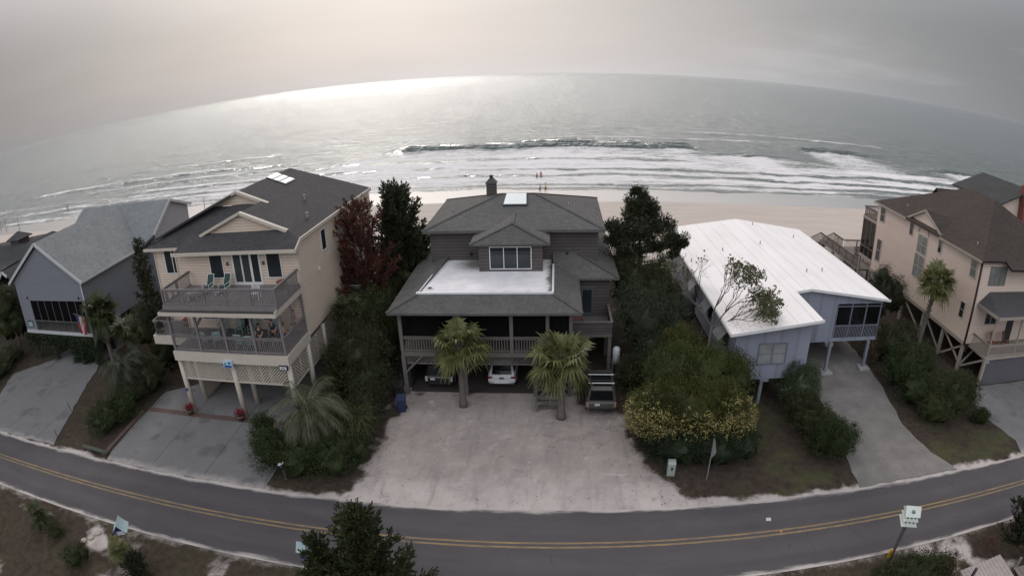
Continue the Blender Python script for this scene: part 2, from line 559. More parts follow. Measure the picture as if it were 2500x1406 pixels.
# --- asphalt road, worn wheel tracks, doubled yellow line
m, t, p, out = new_mat('asphalt')
pos = t.node('ShaderNodeNewGeometry').outputs['Position']
x, y, z = t.xyz(pos)
lane = t.math('ABSOLUTE', t.math('SUBTRACT', t.math('ABSOLUTE', t.math('SUBTRACT', y, 19.78)), 1.25))
track = t.ramp(lane, .75, .1)
n1 = t.noise(t.scale(pos, (.12, .9, 1)), 1.6, 5, .6); n2 = t.noise(pos, 28, 3, .7); n3 = t.noise(pos, .5, 4, .6)
k = t.math('ADD', t.math('MULTIPLY_ADD', t.math('SUBTRACT', n1, .5), .5, 1.0), t.math('ADD', t.math('MULTIPLY', t.math('SUBTRACT', n2, .5), .55), t.math('MULTIPLY', t.math('SUBTRACT', n3, .5), .3)))
k = t.math('ADD', k, t.math('MULTIPLY', track, .10))
asp = t.mix(1.0, (.076, .069, .075), t.comb(k, k, k), 'MULTIPLY')
vc = t.node('ShaderNodeTexVoronoi', feature='DISTANCE_TO_EDGE'); t.put(vc.inputs['Vector'], t.vmath('ADD', pos, t.vmath('SCALE', t.noise(pos, 1.2, 4), None) if False else t.comb(t.math('MULTIPLY', n3, 1.6), t.math('MULTIPLY', n1, 1.6), 0))); vc.inputs['Scale'].default_value = .38
crack = t.math('MULTIPLY', t.math('LESS_THAN', vc.outputs['Distance'], .008), t.ramp(n3, .50, .62))
asp = t.mix(t.math('MULTIPLY', crack, .35), asp, (.03, .028, .03))
pt = t.ramp(t.noise(t.scale(pos, (.22, .55, 1)), 1.0, 2, .4), .63, .65)
asp = t.mix(t.math('MULTIPLY', pt, .22), asp, (.05, .046, .05))
oil = t.math('MULTIPLY', t.ramp(t.noise(t.scale(pos, (.9, 1.4, 1)), 1.0, 3, .5), .70, .78), .35)
asp = t.mix(oil, asp, (.035, .032, .034))
# wind-blown sand feathering in from both edges
ed = t.math('SUBTRACT', 2.62, t.math('ABSOLUTE', t.math('SUBTRACT', y, 19.72)))
sn = t.math('ADD', ed, t.math('MULTIPLY', t.math('SUBTRACT', t.noise(t.scale(pos, (.35, 1.6, 1)), 1.3, 5, .65), .5), .8))
asp = t.mix(t.ramp(sn, .30, -.02), asp, (.46, .42, .40))
t.put(p.inputs['Base Color'], asp)
p.inputs['Roughness'].default_value = .85; p.inputs['Specular IOR Level'].default_value = .3
t.put(p.inputs['Normal'], t.bump(n2, .25, .01))
ROAD = m
XS = np.arange(-130, 110.01, 1.0)
grid('road', XS, np.array([17.08, 17.6, 19.7, 21.8, 22.34]), lambda X, Y: .022 + 0 * X + .03 * (1 - ((Y - 19.7) / 2.63) ** 2), ROAD)

m, t, p, out = new_mat('road_paint')
pos = t.node('ShaderNodeNewGeometry').outputs['Position']
wear = t.ramp(t.math('ADD', t.math('MULTIPLY', t.noise(t.scale(pos, (.5, 3, 1)), 2.5, 5, .65), .7), t.math('MULTIPLY', t.noise(pos, 40, 3, .7), .3)), .34, .66)
t.put(p.inputs['Base Color'], t.mix(wear, (.30, .20, .085), (.115, .095, .08)))
p.inputs['Roughness'].default_value = .8
crown = lambda Y: .022 + .03 * (1 - ((Y - 19.7) / 2.63) ** 2)
for yy in (19.63, 19.92):
    grid('road_marking', XS, np.array([yy - .062, yy + .062]), lambda X, Y: crown(Y) + .005 + 0 * X, m)

# --- concrete drives
m, t, p, out = new_mat('old_concrete')
pos = t.node('ShaderNodeNewGeometry').outputs['Position']
x, y, z = t.xyz(pos)
n1 = t.noise(pos, .8, 5, .62); n2 = t.noise(pos, 20, 3, .7)
vor = t.node('ShaderNodeTexVoronoi', feature='F1'); t.put(vor.inputs['Vector'], t.scale(pos, (1, .8, 1))); vor.inputs['Scale'].default_value = .62
pat = t.math('MULTIPLY', t.ramp(vor.outputs['Distance'], .40, .34), t.ramp(t.noise(pos, .45, 3), .42, .62))
k = t.math('ADD', t.math('MULTIPLY_ADD', t.math('SUBTRACT', n1, .5), .45, 1.0), t.math('MULTIPLY', t.math('SUBTRACT', n2, .5), .3))
k = t.math('SUBTRACT', k, t.math('MULTIPLY', pat, .24))
jx = t.math('LESS_THAN', t.math('ABSOLUTE', t.math('SUBTRACT', t.math('FRACT', t.math('DIVIDE', t.math('ADD', x, 1.0), 4.3)), .5)), .006)
k = t.math('MULTIPLY', k, t.math('MULTIPLY_ADD', jx, -.5, 1.0))
cc = t.mix(1.0, (.165, .162, .165), t.comb(k, k, k), 'MULTIPLY')
drift = t.ramp(t.math('ADD', y, t.math('MULTIPLY', t.noise(pos, .9, 5, .65), 1.6)), 24.0, 22.9)
cc = t.mix(t.math('MULTIPLY', drift, .8), cc, (.42, .38, .36))
t.put(p.inputs['Base Color'], cc)
p.inputs['Roughness'].default_value = .9; p.inputs['Specular IOR Level'].default_value = .2
t.put(p.inputs['Normal'], t.bump(n2, .2, .01))
CONC = m


def slab(name, pts, mt, z, jit=.12, step=.7, seed=1, depth=.06):
    """drive slab with a slightly wandering edge"""
    r = random.Random(seed); P = []
    for i in range(len(pts)):
        a, b = Vector(pts[i]), Vector(pts[(i + 1) % len(pts)]); n = max(1, int((b - a).length / step))
        for j in range(n):
            q = a.lerp(b, j / n); P.append((q.x + r.uniform(-jit, jit), q.y + r.uniform(-jit, jit), z))
    o = MB().prism([(a, b, z - depth) for a, b, c in P], (0, 0, depth)).build(name, mt)
    o['kind'] = 'structure'
    return o


slab('driveway', [(-28.7, 22.5), (-28.95, 24.4), (-29.15, 27), (-29.2, 31.6), (-25.6, 34), (-25.4, 44), (-15.9, 44), (-15.9, 22.5)], CONC, .05, .05, .7, 2)
slab('driveway', [(-44.6, 22.6), (-48.3, 27.0), (-50.5, 31.0), (-47.2, 34.6), (-46.4, 44), (-40.2, 44), (-39.9, 35.0), (-38.0, 30), (-36.4, 26.4), (-34.9, 22.7)], CONC, .05, .10, .7, 3)
m2 = mat('stained_concrete', (.185, .172, .162), .9, .5, .7, .2, 20)
slab('driveway', [(17.4, 22.5), (17.5, 24.6), (18.0, 28), (18.6, 33), (18.2, 46), (25.1, 46), (24.9, 36), (24.3, 32), (23.6, 28), (24.0, 24.6), (25.1, 22.5)], m2, .05, .08, .7, 4)
slab('driveway', [(31.8, 22.5), (32.4, 24.0), (31.6, 27), (31.8, 31.5), (60, 31.5), (60, 22.5)], CONC, .05, .06, .7, 5)
brick = mat('brick_paving', (.105, .07, .062), .9, .4, 5, .3)
slab('brick_strip', [(-29.2, 28.75), (-15.9, 28.75), (-15.9, 29.3), (-29.2, 29.3)], brick, .062, .02, .7, 6, .03)
slab('brick_strip', [(-29.5, 22.9), (-29.15, 22.9), (-29.35, 28.7), (-29.75, 28.7)], brick, .056, .05, .5, 7, .05)

# --- beach, wet towards the sea
m, t, p, out = new_mat('beach_sand')
pos = t.node('ShaderNodeNewGeometry').outputs['Position']
x, y, z = t.xyz(pos)
wv = t.noise(t.scale(pos, (.035, .12, 1)), 1.0, 4, .5)
wet = t.ramp(t.math('ADD', y, t.math('MULTIPLY', t.math('SUBTRACT', wv, .5), 6.0)), 91.0, 93.0)
n1 = t.noise(t.scale(pos, (.12, .5, 1)), 1.0, 5, .6); n2 = t.noise(pos, 4, 4, .7)
k = t.math('ADD', t.math('MULTIPLY_ADD', t.math('SUBTRACT', n1, .5), .35, 1.0), t.math('MULTIPLY', t.math('SUBTRACT', n2, .5), .25))
dry = t.mix(1.0, (.50, .435, .39), t.comb(k, k, k), 'MULTIPLY')
t.put(p.inputs['Base Color'], t.mix(wet, dry, (.44, .415, .405)))
p.inputs['Roughness'].default_value = .9; p.inputs['Specular IOR Level'].default_value = .1
t.put(p.inputs['Normal'], t.bump(t.math('ADD', n2, n1), .15, .05))
lw = t.node('ShaderNodeLayerWeight'); gl = t.node('ShaderNodeBsdfGlossy'); gl.inputs['Roughness'].default_value = .16; gl.inputs['Color'].default_value = (.97, .97, .97, 1)
t.put(gl.inputs['Normal'], t.bump(n1, .08, .05))
fr = t.math('MULTIPLY', wet, t.math('POWER', lw.outputs['Facing'], 1.3))
mx = t.node('ShaderNodeMixShader'); t.put(mx.inputs[0], fr); t.l.new(p.outputs[0], mx.inputs[1]); t.l.new(gl.outputs[0], mx.inputs[2]); t.l.new(mx.outputs[0], out.inputs[0])
BEACH = m
grid('beach', np.arange(-520, 421, 8.0), np.concatenate([np.arange(56, 92, 2.0), np.arange(92, 125, 1.0)]),
     lambda X, Y: np.where(Y < 90, -.03 - (fbm(X * .1, Y * .1, 3) - .5) * .1, -.03 - (Y - 90) * .02), BEACH)


# --- the sea
def ycrest(x, y0, amp, wl, seed):
    return y0 + amp * 2 * (fbm(x / wl, np.zeros_like(x) + seed * 7.3, seed, 3) - .5)


WAVES = [  # y0, wander, wavelength of wander, x range, height, seed
    (160, 5.0, 60, (-54, 46), 2.1, 1), (172, 6, 50, (68, 110), 1.9, 2), (147.5, 4, 60, (106, 152), 1.5, 3), (133, 3.0, 40, (150, 215), 1.5, 4), (153, 4.0, 50, (30, 72), .72, 15),
    (147, 9.0, 70, (-190, -58), .62, 5), (136, 7, 60, (-150, 40), .50, 6), (127, 6, 50, (-120, 150), .42, 7), (117.5, 5, 50, (-170, 120), .30, 8),
    (110, 5, 45, (-140, 130), .20, 9), (105, 4, 40, (-160, 90), .13, 10), (171, 6, 50, (-140, -70), .45, 11), (186, 6, 60, (-10, 80), .5, 12), (196, 7, 60, (-110, -30), .4, 13), (205, 7, 60, (40, 140), .5, 14)]


def env(x, lo, hi):
    s = 14.0
    return np.clip((x - lo) / s, 0, 1) * np.clip((hi - x) / s, 0, 1)


def wave_parts(X, Y):
    H = np.zeros_like(X); Fm = np.zeros_like(X); Dk = np.zeros_like(X)
    for (y0, am, wl, (lo, hi), h, sd) in WAVES:
        yc = ycrest(X, y0, am, wl, sd)
        e = env(X + (fbm(X / 9, X * 0 + 3, sd + 50, 2) - .5) * 14, lo, hi) * (.70 + .6 * fbm(X / 13, X * 0, sd + 90, 3))
        d = Y - yc
        w1, w2 = (.8 + h * .38, 6.0) if h > .6 else (.8 + h, 3.5)      # steep towards the shore, gentle at the back
        prof = np.where(d < 0, np.exp(-(d / w1) ** 2), np.exp(-(d / w2) ** 2))
        H = H + h * e * prof
        if h < .7:
            Fm = np.maximum(Fm, e * np.where(d < 0, np.exp(-(d / .8) ** 2), np.exp(-(d / 4.5) ** 2)) * .50)
            Dk = np.maximum(Dk, np.clip(e * 1.3, 0, 1) * np.exp(-((d + 1.0) / .62) ** 2))
        else:
            Fm = np.maximum(Fm, e * np.where((d < -1.15 * w1), .55, 0))
            Fm = np.maximum(Fm, e * np.exp(-((d + .1) / .35) ** 2) * (fbm(X / 4, Y / 2, sd + 7) > .62) * .7)
            Dk = np.maximum(Dk, np.clip(e * 1.5, 0, 1) * np.where(d < 0, np.exp(-((d + .55 * w1) / (.62 * w1)) ** 4), 0))
    return H, Fm, Dk


def sea_z(X, Y):
    H, _, _ = wave_parts(X, Y)
    fade = np.clip((Y - 98) / 14, .25, 1)
    chop = (fbm(X * .16, Y * .42, 21, 4) - .5) * .75 + (fbm(X * .5, Y * .9, 23, 3) - .5) * .3
    swell = np.sin(Y * .42 + 3 * fbm(X * .02, Y * .03, 41)) * .12 * np.clip((Y - 150) / 40, 0, 1)
    far = np.clip((330 - Y) / 130, 0, 1)
    shore = -.24 - (np.clip(103.5 - Y, 0, 12)) * .05 + .34 * (fbm(X * .035, Y * 0, 61, 4) - .5)
    return np.where(Y < 103.5, shore, -.24 + .34 * (fbm(X * .035, Y * 0, 61, 4) - .5) * np.exp(-(Y - 103.5) / 3)) + H * fade + (chop * fade + swell) * far


def sea_foam(X, Y):
    _, Fm, Dk = wave_parts(X, Y)
    n = fbm(X * .035, Y * .26, 33, 5); n2 = fbm(X * .018 + 5, Y * .05, 35, 4)
    lim = np.where(X > 40, 154 - (X - 40) * .17, np.where(X < -55, 141, 154))
    surf = np.clip((lim - Y) / 8, 0, 1) * np.clip((Y - 104) / 9, .05, 1)
    dens = np.where(X > -60, 1.0, np.clip(1 - (-60 - X) / 90, .35, 1))
    s = surf * dens * np.clip(.62 + (n - .5) * 1.3 + (n2 - .5) * .6, 0, .9)
    return np.clip(np.maximum(s, Fm * np.clip((Y - 99) / 6, .3, 1)) * (1 - .92 * Dk), 0, 1)


m, t, p, out = new_mat('sea_water')
geo = t.node('ShaderNodeNewGeometry'); pos = geo.outputs['Position']
x, y, z = t.xyz(pos)
foam = t.node('ShaderNodeAttribute', attribute_name='foam').outputs['Fac']
f1 = t.noise(t.scale(pos, (.16, .62, 1)), 1.0, 7, .68, .5); f2 = t.noise(t.scale(pos, (.8, 2.0, 1)), 1.0, 5, .72, .6)
fm = t.ramp(t.math('ADD', foam, t.math('ADD', t.math('MULTIPLY', t.math('SUBTRACT', f1, .5), .95), t.math('MULTIPLY', t.math('SUBTRACT', f2, .5), .7))), .18, .72)
wc = t.math('MULTIPLY', t.ramp(t.noise(t.scale(pos, (.05, .22, 1)), 1.0, 5, .6, .3), .69, .74), t.math('MULTIPLY', t.ramp(y, 150, 200), .35))
fm = t.math('MAXIMUM', t.math('MULTIPLY', fm, t.ramp(foam, .0, .10)), wc)
b1 = t.noise(t.scale(pos, (.085, .30, 1)), 1.0, 7, .64, .6); b2 = t.noise(t.scale(pos, (.55, 1.1, 1)), 1.0, 5, .66, .4)
b3 = t.noise(t.scale(pos, (.012, .05, 1)), 1.0, 5, .62, .3)
b4 = t.noise(t.scale(pos, (.11, .065, 1)), 1.0, 3, .6, .5)
h = t.math('ADD', t.math('MULTIPLY', b1, 3.0), t.math('ADD', t.math('MULTIPLY', b2, .6), t.math('ADD', t.math('MULTIPLY', b3, 4.0), t.math('MULTIPLY', b4, 3.4))))
bw = t.bump(h, .85, 1.0)
fb = t.bump(t.math('ADD', f1, f2), .9, .6)
p.inputs['Base Color'].default_value = (.022, .036, .032, 1)
p.inputs['Roughness'].default_value = .4
p.inputs['Specular IOR Level'].default_value = .1
lw = t.node('ShaderNodeLayerWeight'); t.put(lw.inputs['Normal'], bw)
gl = t.node('ShaderNodeBsdfGlossy'); gl.inputs['Roughness'].default_value = .085; gl.inputs['Color'].default_value = (.93, .975, .985, 1)
t.put(gl.inputs['Normal'], bw)
fr = t.math('MULTIPLY_ADD', t.math('POWER', lw.outputs['Facing'], 2.1), .97, .02)
wmx = t.node('ShaderNodeMixShader'); t.put(wmx.inputs[0], fr); t.l.new(p.outputs[0], wmx.inputs[1]); t.l.new(gl.outputs[0], wmx.inputs[2])
df = t.node('ShaderNodeBsdfDiffuse'); df.inputs[0].default_value = (.88, .85, .86, 1); t.put(df.inputs['Normal'], fb)
mx = t.node('ShaderNodeMixShader'); t.put(mx.inputs[0], fm)
t.l.new(wmx.outputs[0], mx.inputs[1]); t.l.new(df.outputs[0], mx.inputs[2]); t.l.new(mx.outputs[0], out.inputs[0])
SEA = m
ys = np.concatenate([np.arange(97, 182, .42), 182 * 1.012 ** np.arange(0, 120), 182 * 1.012 ** 120 * 1.09 ** np.arange(0, 44)])
xs = np.concatenate([-260 * 1.35 ** np.arange(13, 0, -1), np.arange(-260, 231, 1.15), 230 * 1.35 ** np.arange(1, 14)])
grid('sea', xs, ys, sea_z, SEA, [('foam', sea_foam)])

# ================================================================ HOUSES
def window_y(parent, x0, x1, z0, z1, y, n=1, glass=GLASS, frame=WHITE, fw=.07, mullion_h=None, name='window', sign=-1, deep=.09):
    """a window in a wall facing -y (sign -1) : frame (> pane)"""
    f = MB(); ya, yb = sorted((y, y + sign * .05))
    f.box(x0 - fw, x0, ya, yb, z0 - fw, z1 + fw); f.box(x1, x1 + fw, ya, yb, z0 - fw, z1 + fw)
    f.box(x0, x1, ya, yb, z1, z1 + fw); f.box(x0, x1, ya, yb, z0 - fw, z0)
    for i in range(1, n):
        xm = x0 + (x1 - x0) * i / n; f.box(xm - fw * .45, xm + fw * .45, ya, yb, z0, z1)
    if mullion_h:
        zm = z0 + (z1 - z0) * mullion_h; yc, yd = sorted((y, y + sign * .036)); f.box(x0, x1, yc, yd, zm - .025, zm + .025)
    o = f.build(name, frame, parent)
    ya, yb = sorted((y, y + sign * .02))
    g = MB(); g.box(x0, x1, ya, yb, z0, z1); g.build('pane', glass, o)
    return o


def window_x(parent, y0, y1, z0, z1, x, n=1, glass=GLASS, frame=WHITE, fw=.07, mullion_h=None, name='window', sign=1):
    f = MB(); xa, xb = sorted((x, x + sign * .05))
    f.box(xa, xb, y0 - fw, y0, z0 - fw, z1 + fw); f.box(xa, xb, y1, y1 + fw, z0 - fw, z1 + fw)
    f.box(xa, xb, y0, y1, z1, z1 + fw); f.box(xa, xb, y0, y1, z0 - fw, z0)
    for i in range(1, n):
        ym = y0 + (y1 - y0) * i / n; f.box(xa, xb, ym - fw * .45, ym + fw * .45, z0, z1)
    if mullion_h:
        zm = z0 + (z1 - z0) * mullion_h; xc, xd = sorted((x, x + sign * .036)); f.box(xc, xd, y0, y1, zm - .025, zm + .025)
    o = f.build(name, frame, parent)
    xa, xb = sorted((x, x + sign * .02))
    g = MB(); g.box(xa, xb, y0, y1, z0, z1); g.build('pane', glass, o)
    return o


def railing(parent, p, q, zb, zt, mt, pitch=.14, post_every=1.9, posts=True, bal=.04, lip=.14):
    """deck railing from p to q: rails and balusters, with posts as sub-parts"""
    m_ = MB(); a = Vector((p[0], p[1], 0)); b = Vector((q[0], q[1], 0)); L = (b - a).length; d = (b - a) / L
    P = lambda s_, z: (a.x + d.x * s_, a.y + d.y * s_, z)
    m_.bar(P(0, zt), P(L, zt), lip, .045); m_.bar(P(0, zt - .11), P(L, zt - .11), .045, .09); m_.bar(P(0, zb + .10), P(L, zb + .10), .045, .09)
    n = int(L / pitch)
    for i in range(1, n):
        m_.bar(P(L * i / n, zb + .14), P(L * i / n, zt - .15), bal, bal)
    o = m_.build('railing', mt, parent)
    if posts:
        k = max(1, round(L / post_every))
        for i in range(1, k):
            MB().bar((*P(L * i / k, 0)[:2], zb), (*P(L * i / k, 0)[:2], zt - .02), .1).build('rail_post', mt, o)
    return o


def lattice(parent, x0, x1, z0, z1, y, mt, pitch=.16, w=.045, along='x', rails=True):
    m_ = MB(); L = x1 - x0; Hh = z1 - z0
    pt = (lambda s_, z, k: (x0 + s_, y + k, z)) if along == 'x' else (lambda s_, z, k: (y + k, x0 + s_, z))
    st = pitch * math.sqrt(2)
    i = -Hh
    while i < L:
        a, b = max(i, 0), min(i + Hh, L)
        if b - a > .03: m_.bar(pt(a, z0 + a - i, 0), pt(b, z0 + b - i, 0), .012, w, up=(0, 1, 0) if along != 'x' else (1, 0, 0)) if False else m_.bar(pt(a, z0 + a - i, 0), pt(b, z0 + b - i, 0), w if along == 'x' else w, .012, up=(0, 1, 0) if along == 'x' else (1, 0, 0))
        a, b = max(i, 0), min(i + Hh, L)
        if b - a > .03: m_.bar(pt(a, z1 - (a - i), .014), pt(b, z1 - (b - i), .014), w, .012, up=(0, 1, 0) if along == 'x' else (1, 0, 0))
        i += st
    if rails:
        m_.bar(pt(0, z0 - .05, 0), pt(L, z0 - .05, 0), .06, .10)
        for s_ in (L * .5,):
            m_.bar(pt(s_, z0, .0), pt(s_, z1, 0), .06, .05)
    return m_.build('lattice', mt, parent)


# ---------------------------------------------------------------- central grey house
CW = siding('brown_grey_boards', (.092, .080, .078), .24, 2, .5, .85, .4)
CR = shingle('grey_shingles', (.108, .104, .102))
CPOST = mat('grey_brown_posts', (.125, .112, .105), .85, .3, 2.5, .3)
H1 = thing('beach_house', 'dark grey shingled house with flat silvery terrace roof and dormer, between two tall palms', 'house', (-3, 42, 0), 'beach houses along the road')
b = MB()
b.box(-9.7, 1.2, 36.3, 50.9, 3.2, 6.12)                 # living floor behind the porch
b.box(1.2, 4.05, 39.7, 50.9, 3.2, 6.12)
b.box(-9.08, 3.25, 41.25, 50.85, 6.12, 9.32)            # upper floor
b.build('wall', CW, H1)
d = MB(); d.box(-5.15, -0.76, 38.65, 41.25, 6.96, 9.02); dormer = d.build('dormer', CW, H1)
b = MB(); b.roof([
    [(-10.48, 33, 6.25), (1.75, 33, 6.25), (-.11, 34.46, 7.0), (-8.58, 34.46, 7.0)],
    [(1.75, 33, 6.25), (1.78, 39.2, 6.25), (-.05, 40.45, 7.0), (-.11, 34.46, 7.0)],
    [(-10.48, 51.4, 6.25), (-10.48, 33, 6.25), (-8.58, 34.46, 7.0), (-7.75, 41.25, 7.3), (-9.08, 41.25, 6.8), (-9.08, 50.9, 6.8)],
    [(1.78, 39.2, 6.25), (4.65, 39.2, 6.25), (1.75, 41.25, 7.5), (-.05, 41.25, 7.5), (-.05, 40.45, 7.0)],
    [(4.65, 39.2, 6.25), (4.65, 51.4, 6.25), (3.2, 51.4, 6.87), (3.2, 41.25, 6.87), (1.75, 41.25, 7.5)]], .16)
rf = b.build('porch_roof', CR, H1)
b = MB(); b.roof([
    [(-9.5, 40.6, 9.4), (3.7, 40.6, 9.4), (-1.4, 46, 10.93), (-4.2, 46, 10.93)],
    [(3.7, 40.6, 9.4), (3.9, 51.4, 9.4), (-1.4, 46, 10.93)],
    [(-9.5, 51.4, 9.4), (-9.5, 40.6, 9.4), (-4.2, 46, 10.93)],
    [(3.9, 51.4, 9.4), (-9.5, 51.4, 9.4), (-4.2, 46, 10.93), (-1.4, 46, 10.93)]], .2)
MR = b.build('main_roof', CR, H1)
b = MB(); b.roof([
    [(-5.72, 38.3, 9.05), (-.25, 38.3, 9.05), (-2.87, 39.95, 10.07)],
    [(-.25, 38.3, 9.05), (-.25, 41.6, 9.05), (-2.93, 43.5, 10.07), (-2.87, 39.95, 10.07)],
    [(-5.72, 41.6, 9.05), (-5.72, 38.3, 9.05), (-2.87, 39.95, 10.07), (-2.93, 43.5, 10.07)]], .13)
b.build('dormer_roof', CR, H1)
for p_, q_ in (((-9.5, 40.6, 9.42), (-4.2, 46, 10.95)), ((3.7, 40.6, 9.42), (-1.4, 46, 10.95)), ((-4.2, 46, 10.95), (-1.4, 46, 10.95)), ((3.9, 51.4, 9.42), (-1.4, 46, 10.95)), ((-9.5, 51.4, 9.42), (-4.2, 46, 10.95)),
               ((-5.72, 38.3, 9.07), (-2.87, 39.95, 10.09)), ((-.25, 38.3, 9.07), (-2.87, 39.95, 10.09)), ((-2.87, 39.95, 10.09), (-2.93, 43.5, 10.09)),
               ((-10.48, 33, 6.27), (-8.7, 34.4, 6.98)), ((1.75, 33, 6.27), (.0, 34.37, 6.98)), ((4.65, 39.2, 6.27), (1.75, 41.2, 7.5))):
    MB().bar(p_, q_, .26, .035).build('ridge_cap', shingle('ridge_shingles', (.088, .086, .084), .3), H1)
# flat silver-coated terrace
m, t, p, out = new_mat('silver_roof_coating')
pos = t.node('ShaderNodeNewGeometry').outputs['Position']
x, y, z = t.xyz(pos)
n1 = t.noise(pos, .8, 6, .62, .5); n2 = t.noise(pos, 7, 4, .65)
edge = t.math('MINIMUM', t.math('SUBTRACT', y, 34.46), t.math('SUBTRACT', -.1, x))
grime = t.math('MAXIMUM', t.ramp(t.math('ADD', edge, t.math('MULTIPLY', t.math('SUBTRACT', n1, .5), 1.5)), .46, .02),
               t.math('MULTIPLY', t.ramp(t.math('ADD', t.vmath('LENGTH', t.vmath('SUBTRACT', pos, (-5.7, 40.2, 7))), t.math('MULTIPLY', t.math('SUBTRACT', n1, .5), 2.2)), 2.1, .3), .85))
c = t.mix(t.ramp(n1, .30, .72), (.78, .755, .77), (.62, .61, .635))
c = t.mix(t.math('MULTIPLY', t.ramp(n2, .55, .78), .35), c, (.34, .33, .34))
c = t.mix(grime, c, (.12, .115, .09))
t.put(p.inputs['Base Color'], c); p.inputs['Roughness'].default_value = .75; p.inputs['Specular IOR Level'].default_value = .3
SILVER = m
b = MB(); b.prism([(-8.55, 34.5, 6.90), (-.14, 34.5, 6.90), (-.14, 41.24, 6.90), (-7.85, 41.24, 6.90)], (0, 0, .08))
b.build('flat_roof', SILVER, H1)
b = MB(); b.bar((-8.75, 34.44, 7.03), (-.02, 34.44, 7.03), .16, .12); b.bar((-.06, 34.53, 7.03), (-.02, 39.9, 7.03), .14, .12)
b.bar((-8.6, 34.56, 7.06), (-8.27, 37.6, 7.16), .05, .06)
b.build('roof_gutter', mat('pale_gutter', (.60, .62, .65), .45, .1), H1)
b = MB(); b.lathe((-8.02, 35.3, 6.98), [(.26, 0), (.26, .03), (.15, .05)], 18)
o = b.build('roof_drain', WHITE, H1); MB().lathe((-8.02, 35.3, 7.03), [(.13, 0), (.12, .05)], 12).build('drain_grate', mat('rust', (.07, .045, .03), .9), o)
window_y(H1, -4.36, -1.57, 7.2, 8.72, 38.65, 3, fw=.055)
b = MB(); b.box(-3.8, -1.95, 44.05, 44.16, 10.33, 10.54)
sk = MB(); zf = lambda yy: 9.4 + (yy - 40.6) * .2833
sk.prism([(-3.84, 43.95, zf(43.95)), (-1.98, 43.95, zf(43.95)), (-2.04, 45.75, zf(45.75)), (-3.70, 45.75, zf(45.75))], (0, 0, .14))
s_o = sk.build('skylight', mat('skylight_curb', (.03, .03, .032), .5), H1)
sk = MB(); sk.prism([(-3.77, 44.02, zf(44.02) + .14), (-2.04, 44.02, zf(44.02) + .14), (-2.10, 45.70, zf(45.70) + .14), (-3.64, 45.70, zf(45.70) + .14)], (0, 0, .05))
SKYWHITE = mat('sky_reflection_white', (.72, .76, .77), .25, .06, .8, spec=.6)  # sky reflected in the skylight panes, put into a white base colour
sk.build('skylight_pane', SKYWHITE, s_o)
b = MB(); b.box(-5.36, -4.58, 46.7, 47.5, 10.4, 11.62)
b.prism([(-5.42, 46.64, 11.62), (-4.52, 46.64, 11.62), (-4.52, 47.56, 11.62), (-5.42, 47.56, 11.62)], (0, 0, .08))
ch = b.build('chimney', CW, H1)
b = MB(); b.add([(-5.38, 46.68, 11.7), (-4.56, 46.68, 11.7), (-4.56, 47.52, 11.7), (-5.38, 47.52, 11.7), (-5.14, 46.92, 12.02), (-4.8, 46.92, 12.02), (-4.8, 47.28, 12.02), (-5.14, 47.28, 12.02)],
              [(0, 1, 5, 4), (1, 2, 6, 5), (2, 3, 7, 6), (3, 0, 4, 7), (4, 5, 6, 7)])
b.lathe((-4.97, 47.1, 12.02), [(.13, 0), (.13, .16), (.19, .16), (.19, .22), (.05, .27)], 12)
b.build('chimney_cap', mat('dark_metal', (.05, .05, .055), .6), ch)
for (vx, vy, vz) in ((-7.85, 44.6, 9.87), (1.23, 45.3, 10.0)):
    MB().tube([(vx, vy, vz - .1), (vx, vy, vz + .32)], .06, 8).build('vent_pipe', mat('vent_metal', (.22, .22, .22), .5), MR)
for vx in (-6.05, 1.0):
    MB().lathe((vx, 41.16, 7.45), [(.02, -.1), (.1, -.04), (.1, .1), (.03, .14)], 8).build('wall_lamp', BLACK, H1)
# porch floor, rim, lattice, posts, braces
b = MB(); b.box(-9.95, 1.2, 33.62, 36.3, 2.92, 3.2); b.build('porch_floor', CPOST, H1)
for px_ in (-9.86, -6.2, -2.68, -.4, 1.06):
    MB().box(px_ - .11, px_ + .11, 33.66, 33.88, 3.2, 6.1).build('porch_post', CPOST, H1)
for a_, c_ in ((-9.75, -6.31), (-6.09, -2.79), (-2.57, -.51), (-.29, .95)):
    railing(H1, (a_, 33.76), (c_, 33.76), 3.2, 4.27, CPOST, .17, 9, False, .055)
    MB().box(a_, c_, 33.84, 33.855, 4.27, 6.0).build('screen', SCREEN, H1)
for px_ in (-9.86, -5.8, -1.2, 1.06):
    MB().box(px_ - .13, px_ + .13, 33.63, 33.90, 0, 2.92).build('carport_post', CPOST, H1)
for a_, c_, s_ in ((-9.75, -8.55, 1), (-4.47, -5.67, 1)):
    MB().bar((a_ if a_ < c_ else c_, 33.7, 1.72), (c_ if a_ < c_ else a_, 33.7, 2.95), .12).build('brace', CPOST, H1)
lattice(H1, -9.7, -5.95, 2.38, 2.9, 33.78, CPOST, .15, .05); lattice(H1, -5.65, -1.35, 2.38, 2.9, 33.78, CPOST, .15, .05); lattice(H1, -1.05, .95, 2.38, 2.9, 33.78, CPOST, .15, .05)
MB().box(-9.8, 4.0, 41.0, 41.2, 0, 2.92).box(-9.9, -9.75, 34.6, 41, 0, 2.92).box(1.2, 1.35, 34.6, 41, 0, 2.92).build('carport_shade_wall', DARKIN, H1)  # side walls added in a dark colour to keep the carport dim
MB().box(-9.7, 1.2, 34.0, 41.0, .02, .05).build('carport_shade_floor', mat('shade_dark_dirt', (.045, .038, .034), .95, .3, 2), H1)  # dirt sheet coloured darker to carry the shade under the house
for px_, py_ in ((-5.8, 38.5), (-1.2, 38.5), (-5.8, 42), (-1.2, 42), (3.9, 40)):
    MB().box(px_ - .13, px_ + .13, py_ - .13, py_ + .13, 0, 2.92).build('carport_post', CPOST, H1)
